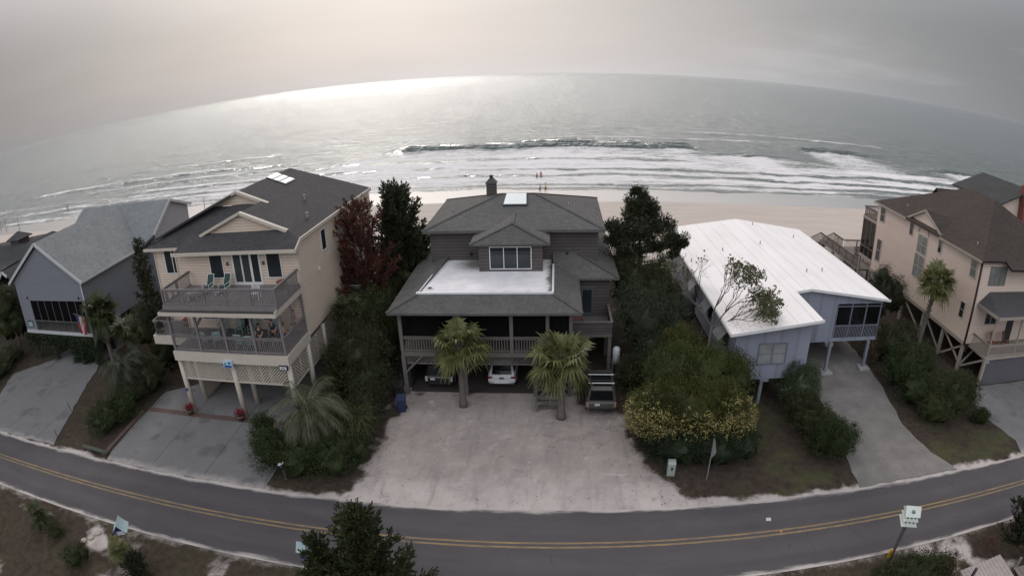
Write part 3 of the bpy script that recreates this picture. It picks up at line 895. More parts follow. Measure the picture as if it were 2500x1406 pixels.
# side deck with solid parapet, glazed door
b = MB(); b.box(1.25, 3.98, 36.5, 39.7, 2.95, 3.16); b.build('deck', CPOST, H1)
b = MB(); b.box(1.2, 3.98, 36.50, 36.58, 3.16, 4.05); b.box(3.90, 3.98, 36.58, 39.7, 3.16, 4.05)
o = b.build('deck_parapet', CW, H1)
b = MB(); b.bar((1.2, 36.54, 4.08), (4.02, 36.54, 4.08), .16, .05); b.bar((3.94, 36.63, 4.08), (3.94, 39.7, 4.08), .16, .05); b.build('parapet_cap', GREYWOOD, o)
for px_, py_, zt in ((3.85, 36.64, 4.05), (3.85, 39.5, 2.95)):
    MB().box(px_ - .12, px_ + .12, py_, py_ + .2, 0, zt - (1.1 if zt > 4 else 0)).build('deck_post', CPOST, H1)
d_o = MB().box(1.95, 2.85, 39.64, 39.7, 3.2, 5.35).build('door', mat('grey_green_door', (.07, .078, .075), .5), H1)
MB().box(2.08, 2.72, 39.615, 39.64, 3.5, 5.2).build('pane', GLASS, d_o)
MB().bar((1.85, 39.66, 5.42), (2.95, 39.66, 5.42), .06, .10).build('lintel', CPOST, d_o)
# entry stair behind the right-hand palm
st = MB()
for i in range(9):
    st.box(-1.0, .35, 31.9 + i * .21, 32.14 + i * .21, .18 + i * .3, .23 + i * .3)
so_ = st.build('stair', CPOST, H1)
MB().prism([(-1.05, 31.75, 0), (-1.05, 32.0, 0), (-1.05, 33.6, 2.7), (-1.05, 33.6, 2.95)], (-.06, 0, 0)).build('stringer', CPOST, so_)
rb = MB()
for (sx, sy, sz) in ((-1.1, 31.75, 1.15), (-1.1, 33.0, 2.6), (.42, 31.75, 1.15), (.42, 33.0, 2.6)):
    rb.box(sx - .06, sx + .06, sy - .06, sy + .06, 0, sz)
rb.bar((-1.1, 31.7, 1.15), (-1.1, 33.5, 3.2), .05, .14); rb.bar((.42, 31.7, 1.15), (.42, 33.5, 3.2), .05, .14)
rb.box(-1.1, .42, 33.0, 33.06, 1.1, 1.2)
for i in range(10):
    yy = 31.85 + i * .16; rb.bar((-1.1, yy, .15 + (yy - 31.75) * 1.3), (-1.1, yy, 1.1 + (yy - 31.75) * 1.14), .03)
rb.build('handrail', CPOST, so_)

# ---------------------------------------------------------------- tall yellow house with stacked decks
YS = siding('yellow_lap_siding', (.63, .515, .425), .2, 2, .62, .6, .12)
YR = shingle('charcoal_shingles', (.062, .059, .062), .3)
YT = mat('cream_trim', (.47, .42, .36), .6, .12)
DK = mat('deck_grey_wood', (.17, .152, .155), .85, .3, 2.5, .3)
H2 = thing('beach_house', 'tall yellow sided house with two stacked front decks, beside the dead red cedar', 'house', (-22.3, 40, 0), 'beach houses along the road')
b = MB()
b.box(-26.05, -16.0, 33.0, 49.0, 4.6, 10.85)
b.box(-29.05, -26.05, 34.2, 49.0, 4.6, 10.8)
b.prism([(-16.0, 33.3, 10.95), (-16.0, 48.9, 10.95), (-16.0, 48.8, 11.2), (-16.0, 33.4, 11.2)], (-.3, 0, 0))
b.build('wall', YS, H2)
rz = lambda x_: 13.0 - .386 * abs(x_ + 20.35)
b = MB()
Rp = lambda x_, y_: (x_, y_, 13.0 - .386 * (x_ + 20.35))
Lp = lambda x_, y_: (x_, y_, 13.81 - .386 * (-22.45 - x_))
H1f = lambda x_, y_: (x_, y_, 10.78 + .61 * (y_ - 32.3))
H2f = lambda x_, y_: (x_, y_, 10.78 + .58 * (y_ - 33.75))
b.roof([
    [Rp(-15.85, 33.2), Rp(-15.85, 48.9), Rp(-19.4, 46.6), Rp(-22.45, 46.8), Rp(-22.45, 37.15), (-20.35, 37.5, 13.0), (-20.35, 33.7, 13.0), Rp(-16.97, 33.7)],
    [Lp(-29.05, 34.0), Lp(-22.45, 37.15), Lp(-22.45, 46.8), Lp(-29.05, 48.9)],
    [(-25.75, 32.3, 10.78), (-15.8, 32.3, 10.78), Rp(-15.85, 33.2), Rp(-16.97, 33.7), H1f(-23.75, 33.75), H1f(-25.0, 33.75)],
    [H2f(-29.6, 33.75), H2f(-25.75, 33.75), H2f(-20.35, 33.9), H2f(-20.35, 37.2), H2f(-25.05, 37.2), H2f(-26.0, 36.4)],
    [H1f(-23.75, 33.7), (-20.35, 33.7, 13.0), (-20.35, 37.5, 13.0), H2f(-23.75, 35.4)],
], .16)
b.roof([[Rp(-19.4, 46.6), Rp(-15.85, 48.9), (-18.0, 50.5, 11.0), (-22.45, 50.0, 12.0), (-22.45, 46.8, 13.8)]], .1)
b.build('roof', YR, H2)
# the two small gables
for nm, (xp, zp, yg, xl, zl, xr, zr) in (('g1', (-20.35, 13.0, 33.66, -23.85, 11.62, -16.9, 11.66)), ('g2', (-22.45, 13.81, 37.1, -25.2, 12.75, -19.9, 12.82))):
    g = MB(); g.prism([(xl + .3, yg + .18, zl + .02), (xr - .3, yg + .18, zr + .02), (xp, yg + .18, zp - .12)], (0, .3, 0))
    go = g.build('gable', YS, H2)
    r_ = MB(); r_.bar((xl - .05, yg, zl - .05), (xp, yg, zp - .02), .30, .2, up=(0, 0, 1)); r_.bar((xr + .05, yg, zr - .05), (xp, yg, zp - .02), .30, .2)
    r_.build('rake_board', YT, go)
b = MB(); b.bar((-25.85, 32.24, 10.68), (-15.72, 32.24, 10.68), .08, .22); b.bar((-29.7, 33.7, 10.68), (-25.85, 33.7, 10.68), .08, .2)
b.bar((-15.78, 33.1, 11.14), (-15.78, 48.9, 11.14), .1, .24); b.bar((-15.75, 32.24, 10.7), (-15.78, 33.2, 11.14), .1, .22)
b.build('fascia', YT, H2)
b = MB()
for i in range(3):
    x0 = -23.1 + i * .52
    for q in (0,):
        yA, yB = 42.2, 44.0
        z_ = lambda xx: 13.0 - .386 * (xx + 20.35)
        xs_ = -22.35 + i * .58
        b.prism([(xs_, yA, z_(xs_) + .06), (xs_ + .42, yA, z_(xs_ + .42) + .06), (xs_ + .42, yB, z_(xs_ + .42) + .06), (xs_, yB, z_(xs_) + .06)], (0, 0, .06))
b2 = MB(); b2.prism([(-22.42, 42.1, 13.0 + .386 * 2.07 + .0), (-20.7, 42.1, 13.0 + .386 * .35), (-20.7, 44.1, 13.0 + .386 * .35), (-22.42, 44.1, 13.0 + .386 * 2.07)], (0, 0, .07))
so_ = b2.build('skylight', mat('skylight_curb', (.03, .03, .032), .5), H2); b.build('skylight_pane', SKYWHITE, so_)
for vx, vy in ((-18.3, 40.2), (-16.75, 36.9)):
    zz = 13.0 - .386 * (vx + 20.35); MB().tube([(vx, vy, zz - .1), (vx, vy, zz + .35)], .09, 8).lathe((vx, vy, zz + .35), [(.14, 0), (.14, .06), (.03, .1)], 10).build('vent_pipe', mat('vent_metal', (.22, .22, .22), .5), H2)
b = MB(); b.tube([(-22.3, 46.6, 13.8), (-22.3, 46.6, 14.15)], .02, 5); b.bar((-22.45, 46.6, 14.12), (-22.1, 46.55, 14.2), .05, .03); b.build('weather_vane', METAL, H2)
# upper front wall openings
window_y(H2, -28.05, -26.6, 8.75, 10.45, 34.2, 2)
window_y(H2, -23.0, -21.95, 8.75, 10.4, 33.0)
window_y(H2, -17.55, -16.55, 8.7, 10.35, 33.0) if False else window_y(H2, -18.35, -17.35, 8.75, 10.4, 33.0)
fd = MB(); fd.box(-21.15, -18.85, 32.95, 33.0, 8.22, 10.5); fdo = fd.build('french_door', WHITE, H2)
BLIND = mat('blinds_behind_glass', (.045, .05, .05), .2, .3, 3)
for a_, c_, mm in ((-20.98, -20.42, BLIND), (-20.28, -19.72, BLIND), (-19.52, -19.0, GLASS)):
    MB().box(a_, c_, 32.925, 32.95, 8.45, 10.35).build('pane', mm, fdo)
for lx in (-21.5, -18.62):
    MB().lathe((lx, 32.9, 9.75), [(.03, -.14), (.09, -.08), (.09, .08), (.03, .14)], 8).build('wall_lamp', mat('bronze', (.10, .08, .05), .5), H2)
window_x(H2, 37.1, 37.9, 9.2, 10.6, -16.0); window_x(H2, 41.5, 42.3, 6.8, 8.6, -16.0)
MB().box(-16.0, -15.9, 36.0, 36.15, 8.1, 8.35).build('meter_box', WHITE, H2)
for q_ in ((-16.04, -15.93, 32.94, 33.1), (-26.09, -25.97, 32.94, 33.0), (-29.11, -28.99, 34.14, 34.26)): MB().box(*q_, 4.7, 10.75).build('corner_board', YT, H2)
# lower wall behind the lower deck
MB().box(-21.3, -20.3, 32.96, 33.0, 4.95, 7.1).build('door', mat('dark_door', (.03, .028, .026), .5), H2)
window_y(H2, -24.6, -23.2, 5.7, 7.2, 33.0, 2); window_y(H2, -19.4, -18.0, 5.7, 7.2, 33.0, 2)
# upper deck
b = MB(); b.box(-25.2, -16.15, 29.35, 33.0, 7.98, 8.2); b.box(-25.2, -16.15, 29.30, 29.35, 7.88, 8.2); b.build('upper_deck', DK, H2)
b = MB(); b.box(-25.5, -16.25, 28.95, 29.03, 7.58, 7.82); b.box(-16.25, -16.17, 28.95, 33.0, 7.58, 7.98); b.box(-25.5, -25.42, 29.03, 33.0, 7.58, 7.82)
b.build('deck_fascia', YT, H2)
b = MB(); b.prism([(-25.42, 29.03, 7.80), (-16.25, 29.03, 7.80), (-16.25, 29.5, 7.88), (-25.42, 29.5, 7.88)], (0, 0, .03)); b.build('porch_roof', mat('dark_roll_roofing', (.05, .045, .042), .9, .3), H2)
MB().box(-25.2, -16.2, 29.5, 33.0, 7.66, 7.70).build('porch_ceiling', DK, H2)
railing(H2, (-25.0, 29.35), (-16.2, 29.35), 8.2, 9.28, DK, .15, 1.75)
railing(H2, (-16.2, 29.35), (-16.2, 32.95), 8.2, 9.28, DK, .15, 1.8)
railing(H2, (-25.0, 29.35), (-25.0, 32.95), 8.2, 9.28, DK, .15, 1.8)
for px_, py_ in ((-25.0, 29.35), (-16.2, 29.35)):
    MB().box(px_ - .06, px_ + .06, py_ - .06, py_ + .06, 8.2, 9.3).build('corner_post', DK, H2)
# lower deck
b = MB(); b.box(-25.1, -16.1, 29.3, 33.0, 4.75, 4.95); b.box(-28.6, -25.1, 31.6, 36.0, 4.75, 4.95); b.build('lower_deck', DK, H2)
b = MB(); b.box(-25.12, -16.1, 29.15, 29.3, 4.27, 4.93); b.box(-16.1, -16.0, 29.15, 33.0, 4.27, 4.93); b.box(-28.7, -25.1, 31.45, 31.6, 4.25, 4.93); b.box(-28.7, -28.6, 31.6, 36, 4.25, 4.93)
b.build('band_board', YT, H2)
for px_ in (-25.0, -22.7, -20.5, -18.3, -16.2):
    MB().box(px_ - .08, px_ + .08, 29.32, 29.48, 4.95, 7.6).build('deck_post', DK, H2)
for px_, py_ in ((-16.2, 31.2), (-16.2, 32.9)):
    MB().box(px_ - .06, px_ + .06, py_ - .06, py_ + .06, 4.95, 7.6).build('deck_post', DK, H2)
for i in range(4):
    xa = (-25.0, -22.7, -20.5, -18.3, -16.2)
    railing(H2, (xa[i] + .08, 29.4), (xa[i + 1] - .08, 29.4), 4.95, 6.02, DK, .14, 9, False)
railing(H2, (-16.2, 29.48), (-16.2, 31.14), 4.95, 6.02, DK, .14, 9, False); railing(H2, (-16.2, 31.26), (-16.2, 32.84), 4.95, 6.02, DK, .14, 9, False)
railing(H2, (-28.55, 31.65), (-25.08, 31.65), 4.95, 6.0, DK, .14, 1.8); railing(H2, (-28.55, 31.65), (-28.55, 36), 4.95, 6.0, DK, .14, 1.8)
MB().bar((-24.9, 31.5, 5.0), (-22.9, 31.5, 7.4), .07, .2).build('stair_stringer', DK, H2)
# ground level: round columns, lattice skirts, store room
for px_, py_ in ((-25.0, 29.55), (-20.5, 29.5), (-16.25, 29.5), (-25.0, 31.3), (-20.4, 31.3), (-16.2, 32.6), (-25, 34.2), (-20.4, 34.2), (-16.2, 35.6), (-16.2, 38.5), (-25, 38), (-20.4, 38), (-16.2, 42), (-16.2, 46), (-28, 34), (-28, 42)):
    MB().tube([(px_, py_, 0), (px_, py_, 4.3)], .19, 14).build('column', YT, H2)
lattice(H2, -24.75, -20.7, 2.8, 4.25, 29.5, YT, .15, .055); lattice(H2, -20.3, -16.5, 2.8, 4.25, 29.5, YT, .15, .055)
lattice(H2, 29.75, 32.4, 2.6, 4.25, -16.15, YT, .2, .06, 'y'); lattice(H2, 32.8, 35.4, 2.4, 4.25, -16.15, YT, .2, .06, 'y'); lattice(H2, 35.8, 38.3, 2.4, 4.25, -16.15, YT, .2, .06, 'y')
MB().box(-27.8, -16.4, 40, 40.2, 0, 4.6).box(-25.1, -24.95, 31.6, 40, 0, 2.75).build('store_wall', YT, H2)
s_ = MB().box(-20.92, -20.22, 29.02, 29.14, 4.02, 4.52).build('wall_sign', mat('pale_blue_sign', (.42, .55, .68), .5, .1), H2)
MB().box(-20.86, -20.28, 29.0, 29.02, 4.06, 4.22).build('sign_band', mat('deep_blue', (.03, .07, .22), .5), s_)
for q_ in ((-20.82, -20.66, 29.0, 29.02, 4.28, 4.38), (-20.52, -20.32, 29.0, 29.02, 4.3, 4.46)): MB().box(*q_).build('sign_emblem', mat('deep_teal', (.02, .12, .2), .5), s_)
s_ = MB().box(-16.72, -16.12, 29.04, 29.14, 4.06, 4.36).build('number_plate', mat('navy_plate', (.012, .012, .03), .5), H2)
MB().box(-16.66, -16.18, 29.025, 29.04, 4.11, 4.31).build('plate_face', WHITE, s_)


def text(name, s, size, mt, parent, loc, rot=(math.pi / 2, 0, 0), align='CENTER', depth=.004):
    cu = bpy.data.curves.new(name, 'FONT'); cu.body = s; cu.size = size; cu.align_x = align; cu.align_y = 'CENTER'; cu.extrude = depth
    cu.materials.append(mt)
    o = bpy.data.objects.new(name, cu); COL.objects.link(o)
    if parent is not None:
        o.parent = parent; o.location = Vector(loc) - ORG[parent.name]
    else: o.location = loc
    o.rotation_euler = rot
    bpy.context.view_layer.update()
    me = bpy.data.meshes.new_from_object(o.evaluated_get(bpy.context.evaluated_depsgraph_get()))
    q = bpy.data.objects.new(name, me); COL.objects.link(q)
    q.parent = o.parent; q.location = o.location; q.rotation_euler = rot
    bpy.data.objects.remove(o)
    return q


text('plate_digits', '643', .2, mat('navy_plate', (.012, .012, .03), .5), s_, (-16.42, 29.02, 4.21))
s_ = MB().lathe((0, 0, 0), [(.001, 0), (.14, 0), (.14, .02), (.001, .02)], 14).build('column_badge', mat('deep_blue', (.03, .07, .22), .5), None)
s_.parent = H2; s_.rotation_euler = (math.pi / 2, 0, 0); s_.location = Vector((-25.0, 29.34, 1.9)) - ORG[H2.name]

# ---------------------------------------------------------------- blue-grey gabled house (left)
BS = siding('blue_lap_siding', (.195, .205, .235), .2, 2, .6, .6, .1)
BR = shingle('blue_grey_shingles', (.205, .215, .22), .3)
BT = mat('pale_grey_trim', (.42, .43, .44), .6, .12)
H3 = thing('beach_house', 'blue grey gabled house on ivy covered posts with dark screened porch and flag', 'house', (-45, 42, 0), 'beach houses along the road')
yF = 34.9
b = MB()
b.prism([(-50.6, yF, 2.9), (-39.6, yF, 2.9), (-39.6, yF, 8.0), (-45.1, yF, 11.35), (-50.6, yF, 8.0)], (0, .16, 0)) if False else None
# front gable wall round the porch opening
b.box(-50.5, -48.5, yF, yF + .2, 3.0, 8.15); b.box(-39.95, -39.6, yF, yF + .2, 3.0, 8.15); b.box(-48.5, -39.95, yF, yF + .2, 6.1, 8.15)
b.prism([(-50.5, yF, 8.15), (-39.6, yF, 8.15), (-45.05, yF, 11.4)], (0, .2, 0))
b.box(-50.5, -50.3, yF + .2, 53, 3.0, 8.15); b.box(-39.8, -39.6, yF + .2, 47.0, 3.0, 8.15)
b.box(-50.3, -39.8, 38.6, 38.8, 3.0, 8.15)
b.box(-50.2, -38.2, 45.5, 51.5, 3.0, 8.4)
b.build('wall', BS, H3)
b = MB(); b.prism([(-38.0, 45.4, 3.0), (-38.0, 51.9, 3.0), (-38.0, 51.9, 10.3), (-38.0, 48.45, 11.5), (-38.0, 45.4, 9.1)], (-.25, 0, 0)); b.build('end_wall', siding('pale_lap_siding', (.33, .325, .34), .2, 2, .75, .6, .1), H3)
b = MB(); zr = 11.72; sl_ = (11.72 - 8.0) / 6.05
b.roof([
    [(-51.2, yF - .25, 8.0), (-45.12, yF - .25, zr), (-45.2, 48.3, zr), (-51.3, 48.3, 8.0)],
    [(-45.12, yF - .25, zr), (-39.05, yF - .25, 8.0), (-39.2, 43.0, 8.0), (-45.2, 48.3, zr)],
    [(-39.2, 43.0, 8.0), (-39.2, 44.2, 8.0), (-37.9, 44.9, 8.9), (-37.7, 48.4, zr), (-45.2, 48.3, zr)],
    [(-37.7, 48.4, zr), (-37.7, 52.2, 10.35), (-51.3, 52.2, 10.35), (-51.3, 48.3, zr), (-45.2, 48.3, zr)],
    [(-51.3, 48.3, zr), (-51.3, 43.5, 8.6), (-45.2, 48.3, zr)]], .16)
b.build('roof', BR, H3)
b = MB(); b.bar((-51.3, yF - .3, 7.86), (-45.12, yF - .3, zr - .12), .08, .28); b.bar((-39.0, yF - .3, 7.86), (-45.12, yF - .3, zr - .12), .08, .28)
b.bar((-39.05, yF - .2, 7.9), (-39.15, 43.0, 7.9), .14, .16); b.bar((-37.64, 48.4, zr - .12), (-37.64, 52.2, 10.25), .1, .26); b.bar((-37.64, 48.4, zr - .12), (-37.8, 45.0, 8.9), .1, .26)
b.build('rake_board', BT, H3)
b = MB(); b.tube([(-39.5, yF - .1, 7.9), (-39.5, yF - .1, 3.2)], .06, 6); b.build('downspout', BT, H3)
o = MB().lathe((0, 0, 0), [(.30, 0), (.30, .06), (.24, .06)], 20).build('gable_vent', WHITE, H3)
o.rotation_euler = (math.pi / 2, 0, 0); o.scale = (.75, 1.6, 1); o.location = Vector((-44.55, yF, 9.75)) - ORG[H3.name]
b = MB(); b.box(-50.5, -39.6, yF - .06, yF, 2.75, 3.06); b.build('band_board', BT, H3)
MB().box(-50.4, -39.7, yF + .2, 38.6, 2.85, 3.02).build('porch_floor', DK, H3)
b = MB()
for i in range(1, 7): b.box(-48.5 + i * 1.22 - .03, -48.5 + i * 1.22 + .03, yF + .04, yF + .12, 3.06, 6.1)
b.box(-48.5, -39.95, yF + .03, yF + .11, 4.0, 4.08); b.build('screen_frame', mat('grey_screen_frame', (.10, .095, .09), .8), H3)
b = MB()
for i in range(60): b.box(-48.45 + i * .142, -48.42 + i * .142, yF + .14, yF + .17, 3.06, 4.0)
b.build('railing', mat('grey_screen_frame', (.10, .095, .09), .8), H3)
MB().box(-48.5, -39.95, yF + .075, yF + .085, 4.08, 6.1).build('screen', SCREEN, H3)
for lx, lz in ((-48.75, 6.4), (-40.3, 6.4)):
    MB().lathe((lx, yF - .08, lz), [(.03, -.12), (.08, -.05), (.08, .08), (.03, .12)], 8).build('wall_lamp', BLACK, H3)
s_ = MB().box(-49.9, -49.0, yF - .04, yF, 3.35, 4.0).build('wall_sign', mat('dark_teal_frame', (.015, .04, .05), .5), H3)
MB().box(-49.83, -49.1, yF - .06, yF - .04, 3.42, 3.9).build('sign_face', mat('pale_teal', (.28, .36, .37), .6), s_)
for px_, py_ in ((-49.6, 34.9), (-46.6, 35.0), (-44.6, 36.0), (-41.9, 34.9), (-39.8, 34.9), (-49.6, 40), (-45, 40), (-40, 40), (-49.6, 46), (-45, 46), (-40, 46)):
    MB().box(px_ - .16, px_ + .16, py_, py_ + .32, 0, 2.85).build('post', DARKWOOD, H3)
for a_, c_ in (((-49.5, 35.05, .3), (-48.0, 35.05, 2.7)), ((-46.5, 35.1, .6), (-45.3, 35.1, 2.7))):
    MB().bar(a_, c_, .14).build('brace', DARKWOOD, H3)
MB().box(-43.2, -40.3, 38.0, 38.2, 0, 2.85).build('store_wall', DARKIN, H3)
FL = thing('flag', 'striped red and white flag with blue canton hanging on a pole by the screened porch', 'flag', (-39.3, 34.6, 4.3))
MB().tube([(-39.1, 34.75, 4.55), (-40.75, 34.05, 5.3)], .022, 6).build('pole', GREYWOOD, FL)
fv = []; ff = []; fmi = []
cols, rows = 7, 13
for r_ in range(rows + 1):
    for c_ in range(cols + 1):
        u = c_ / cols; v = r_ / rows
        topx = -40.65 + u * 1.15; topz = 5.24 - u * .52
        wdt = 1 - .55 * v
        xx = topx * wdt + (-40.45) * (1 - wdt) + .05 * math.sin(u * 14)
        fv.append((xx, 34.1 + .28 * u + .10 * math.sin(u * 11 + v * 2), topz - v * 1.75 + .18 * u * v))
for r_ in range(rows):
    for c_ in range(cols):
        i = r_ * (cols + 1) + c_; ff.append((i, i + 1, i + cols + 2, i + cols + 1))
        fmi.append(2 if (c_ < 3 and r_ < 6) else (0 if c_ % 2 else 1))
me = bpy.data.meshes.new('cloth'); o0 = ORG[FL.name]
me.from_pydata([(a - o0.x, b_ - o0.y, c - o0.z) for a, b_, c in fv], [], ff); me.polygons.foreach_set("material_index", fmi)
link_mesh('cloth', me, [mat('flag_white', (.50, .46, .46), .8), mat('flag_red', (.33, .03, .05), .8), mat('flag_blue', (.03, .03, .10), .8)], FL)

# ---------------------------------------------------------------- dark house at the far left
FS = shingle('dark_shingles', (.058, .058, .06), .3)
H4 = thing('beach_house', 'dark roofed house with a small cupola at the left edge, beyond the blue grey house', 'house', (-62, 46, 0), 'beach houses along the road')
b = MB(); b.box(-74, -52.6, 41.0, 56, 3, 6.3); b.build('wall', DARKWOOD, H4)
b = MB(); zt = 9.4
b.roof([[(-76, 40.0, 6.0), (-52.0, 40.0, 6.0), (-58.4, 44.0, zt), (-76, 44.0, zt)],
        [(-52.0, 40.0, 6.0), (-52.6, 52, 6.0), (-58.9, 49.0, zt), (-58.4, 44.0, zt)],
        [(-76, 44.0, zt), (-58.4, 44.0, zt), (-58.9, 49.0, zt), (-58.9, 56, 6.2), (-76, 56, 6.2)]], .2)
b.build('roof', FS, H4)
b = MB(); b.roof([[(-57.0, 36.5, 7.0), (-54.9, 36.5, 8.6), (-54.9, 43.8, 8.6), (-57.0, 42.0, 7.0)], [(-54.9, 36.5, 8.6), (-51.6, 36.5, 6.2), (-51.6, 41.6, 6.2), (-54.9, 43.8, 8.6)],
                  [(-62.6, 38.2, 7.2), (-58.2, 38.2, 8.0), (-58.2, 41.8, 8.2), (-62.6, 41.8, 8.0)]], .15); b.build('porch_roof', FS, H4)
b = MB(); b.bar((-57.9, 36.4, 6.1), (-54.9, 36.4, 8.5), .1, .28); b.bar((-54.9, 36.4, 8.5), (-54.0, 36.4, 8.0), .1, .26); b.bar((-62.7, 38.1, 7.0), (-58.1, 38.1, 7.95), .1, .24); b.build('rake_board', BT, H4)
b = MB(); b.box(-56.7, -52.4, 36.9, 41, 2.6, 7.0); b.build('porch_wall', DARKWOOD, H4)
b = MB(); b.box(-62.6, -60.6, 44.1, 46.0, 9.0, 10.0); cu = b.build('cupola', DARKWOOD, H4)
b = MB(); b.roof([[(-63.0, 43.7, 9.95), (-60.2, 43.7, 9.95), (-61.6, 45.0, 10.75)], [(-60.2, 43.7, 9.95), (-60.2, 46.4, 9.95), (-61.6, 45.0, 10.75)], [(-60.2, 46.4, 9.95), (-63.0, 46.4, 9.95), (-61.6, 45.0, 10.75)], [(-63.0, 46.4, 9.95), (-63.0, 43.7, 9.95), (-61.6, 45.0, 10.75)]], .1)
b.build('cupola_roof', FS, cu)

# ---------------------------------------------------------------- low house with the white roof
WS = siding('blue_grey_panels', (.22, .235, .29), 1.2, 0, .86, .6, .1)
WR_m, t, p, out = new_mat('white_roof_membrane')
pos = t.node('ShaderNodeNewGeometry').outputs['Position']
x, y, z = t.xyz(pos)
seam = t.math('LESS_THAN', t.math('ABSOLUTE', t.math('SUBTRACT', t.math('FRACT', t.math('DIVIDE', t.math('ADD', x, t.math('MULTIPLY', t.noise(pos, .6, 3), .10)), 1.22)), .5)), .030)
n1 = t.noise(t.scale(pos, (1, .3, 1)), .7, 6, .6); n2 = t.noise(pos, 8, 4, .7)
c = t.mix(t.ramp(n1, .35, .75), (.86, .82, .815), (.79, .755, .745))
c = t.mix(t.math('MULTIPLY', seam, t.math('MULTIPLY_ADD', n1, .9, .0)), c, (.50, .48, .47))
stk = t.ramp(t.noise(t.scale(pos, (2.2, .16, 1)), 1.0, 5, .65), .55, .75)
c = t.mix(t.math('MULTIPLY', stk, .18), c, (.60, .57, .54))
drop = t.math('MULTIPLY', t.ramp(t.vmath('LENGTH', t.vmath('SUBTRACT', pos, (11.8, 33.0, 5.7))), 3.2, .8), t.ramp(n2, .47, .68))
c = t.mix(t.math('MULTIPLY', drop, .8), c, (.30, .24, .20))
t.put(p.inputs['Base Color'], c); p.inputs['Roughness'].default_value = .7; p.inputs['Specular IOR Level'].default_value = .3
H5 = thing('beach_house', 'low blue grey house on posts with a broad white roof', 'house', (18, 43, 0), 'beach houses along the road')
fl, fr, inn, rf_, rfc = (10.75, 31.1, 5.62), (17.0, 31.1, 6.42), (17.0, 35.9, 6.45), (18.2, 36.0, 6.62), (25.2, 35.7, 5.83)
br_, rb_, bl_, rb0 = (25.2, 54.6, 5.85), (18.2, 55.3, 6.62), (10.75, 55.0, 5.65), (17.0, 55.2, 6.47)
b = MB(); b.roof([[fl, fr, inn, rb0, bl_], [inn, rf_, rb_, rb0], [rf_, rfc, br_, rb_]], .12); r5 = b.build('roof', WR_m, H5)
b = MB(); b.bar((10.68, 31.02, 5.55), (17.05, 31.02, 6.37), .07, .18); b.bar((18.2, 35.92, 6.54), (25.3, 35.62, 5.76), .07, .18); b.bar((17.0, 35.84, 6.40), (18.2, 35.92, 6.54), .07, .18)
b.bar((10.68, 31.02, 5.55), (10.68, 55, 5.58), .06, .16); b.build('roof_edge', WHITE, H5)
for vx, vy in ((11.17, 44.6), (14.3, 46.3), (17.9, 46.8), (19.5, 53.6), (19.5, 39.9), (21.3, 40.7), (22.8, 50.6)):
    zz = (5.62 + (vx - 10.75) * .134) if vx < 18.2 else 6.62 - (vx - 18.2) * .112
    MB().tube([(vx, vy, zz - .05), (vx, vy, zz + .28)], .045, 7).build('vent_pipe', mat('vent_metal', (.22, .22, .22), .5), r5)
b = MB(); b.prism([(11.35, 31.85, 2.0), (16.65, 31.85, 2.0), (16.65, 31.85, 6.22), (11.35, 31.85, 5.54)], (0, 5.0, 0))
b.prism([(11.35, 36.85, 2.0), (20.7, 36.85, 2.0), (20.7, 36.85, 6.2), (18.2, 36.85, 6.46), (11.35, 36.85, 5.54)], (0, 17.5, 0))
b.box(20.7, 24.9, 39.6, 54.2, 2.4, 5.7); b.prism([(16.65, 36.2, 2.35), (20.75, 36.2, 2.35), (20.75, 36.2, 6.2), (18.2, 36.2, 6.46), (16.65, 36.2, 6.26)], (0, .65, 0))
b.prism([(20.75, 36.2, 5.35), (24.95, 36.2, 5.35), (24.95, 36.2, 5.72), (20.75, 36.2, 6.18)], (0, .15, 0))
b.build('wall', WS, H5)
WG = glassmat('pale_curtain_glass', (.21, .215, .225), .3, .3)
window_y(H5, 13.05, 14.95, 3.15, 4.5, 31.85, 2, WG, mat('grey_sash', (.13, .14, .17), .6), .09, .5)
window_y(H5, 17.2, 17.9, 3.3, 4.9, 36.2, 1, WG, mat('grey_sash', (.13, .14, .17), .6), .08, .5)
MB().box(18.5, 19.3, 36.15, 36.2, 2.5, 4.6).build('door', mat('grey_door', (.16, .165, .19), .6), H5)
# screened corner porch
b = MB(); b.box(20.75, 24.95, 36.2, 39.6, 2.35, 2.62); b.build('porch_floor', WS, H5)
b = MB()
for xx in (20.83, 22.15, 23.5, 24.87): b.box(xx - .05, xx + .05, 36.2, 36.3, 2.62, 5.35)
b.box(20.83, 24.87, 36.19, 36.29, 3.55, 3.63); b.box(20.83, 24.87, 36.19, 36.29, 5.1, 5.17)
b.build('screen_frame', mat('grey_sash', (.13, .14, .17), .6), H5)
b = MB()
for i in range(29): b.box(20.9 + i * .14, 20.945 + i * .14, 36.24, 36.27, 2.66, 3.55)
b.build('railing', mat('blue_grey_paint', (.20, .21, .25), .6), H5)
MB().box(20.83, 24.87, 36.31, 36.32, 2.62, 5.35).build('screen', SCREEN, H5)
for px_, py_, zt in ((20.5, 35.75, 2.6), (24.15, 36.0, 2.4), (13.7, 32.2, 2.0), (16.2, 32.2, 2.0), (12, 36, 2), (16.4, 36.5, 2), (16.4, 42, 2), (12, 42, 2), (20.5, 41, 2.4), (24.4, 41, 2.4), (20.5, 46, 2), (24.4, 46, 2.4)):
    o = MB().box(px_ - .11, px_ + .11, py_ - .11, py_ + .11, 0, zt).build('post', mat('blue_grey_paint', (.20, .21, .25), .6), H5)
    if py_ < 36.3 and zt > 2.2:
        MB().prism([(px_ - .5, py_ - .5, .05), (px_ + .5, py_ - .5, .05), (px_ + .38, py_ + .4, .05), (px_ - .38, py_ + .4, .05)], (0, 0, .16)).build('footing', mat('pale_concrete', (.33, .33, .33), .9), o)
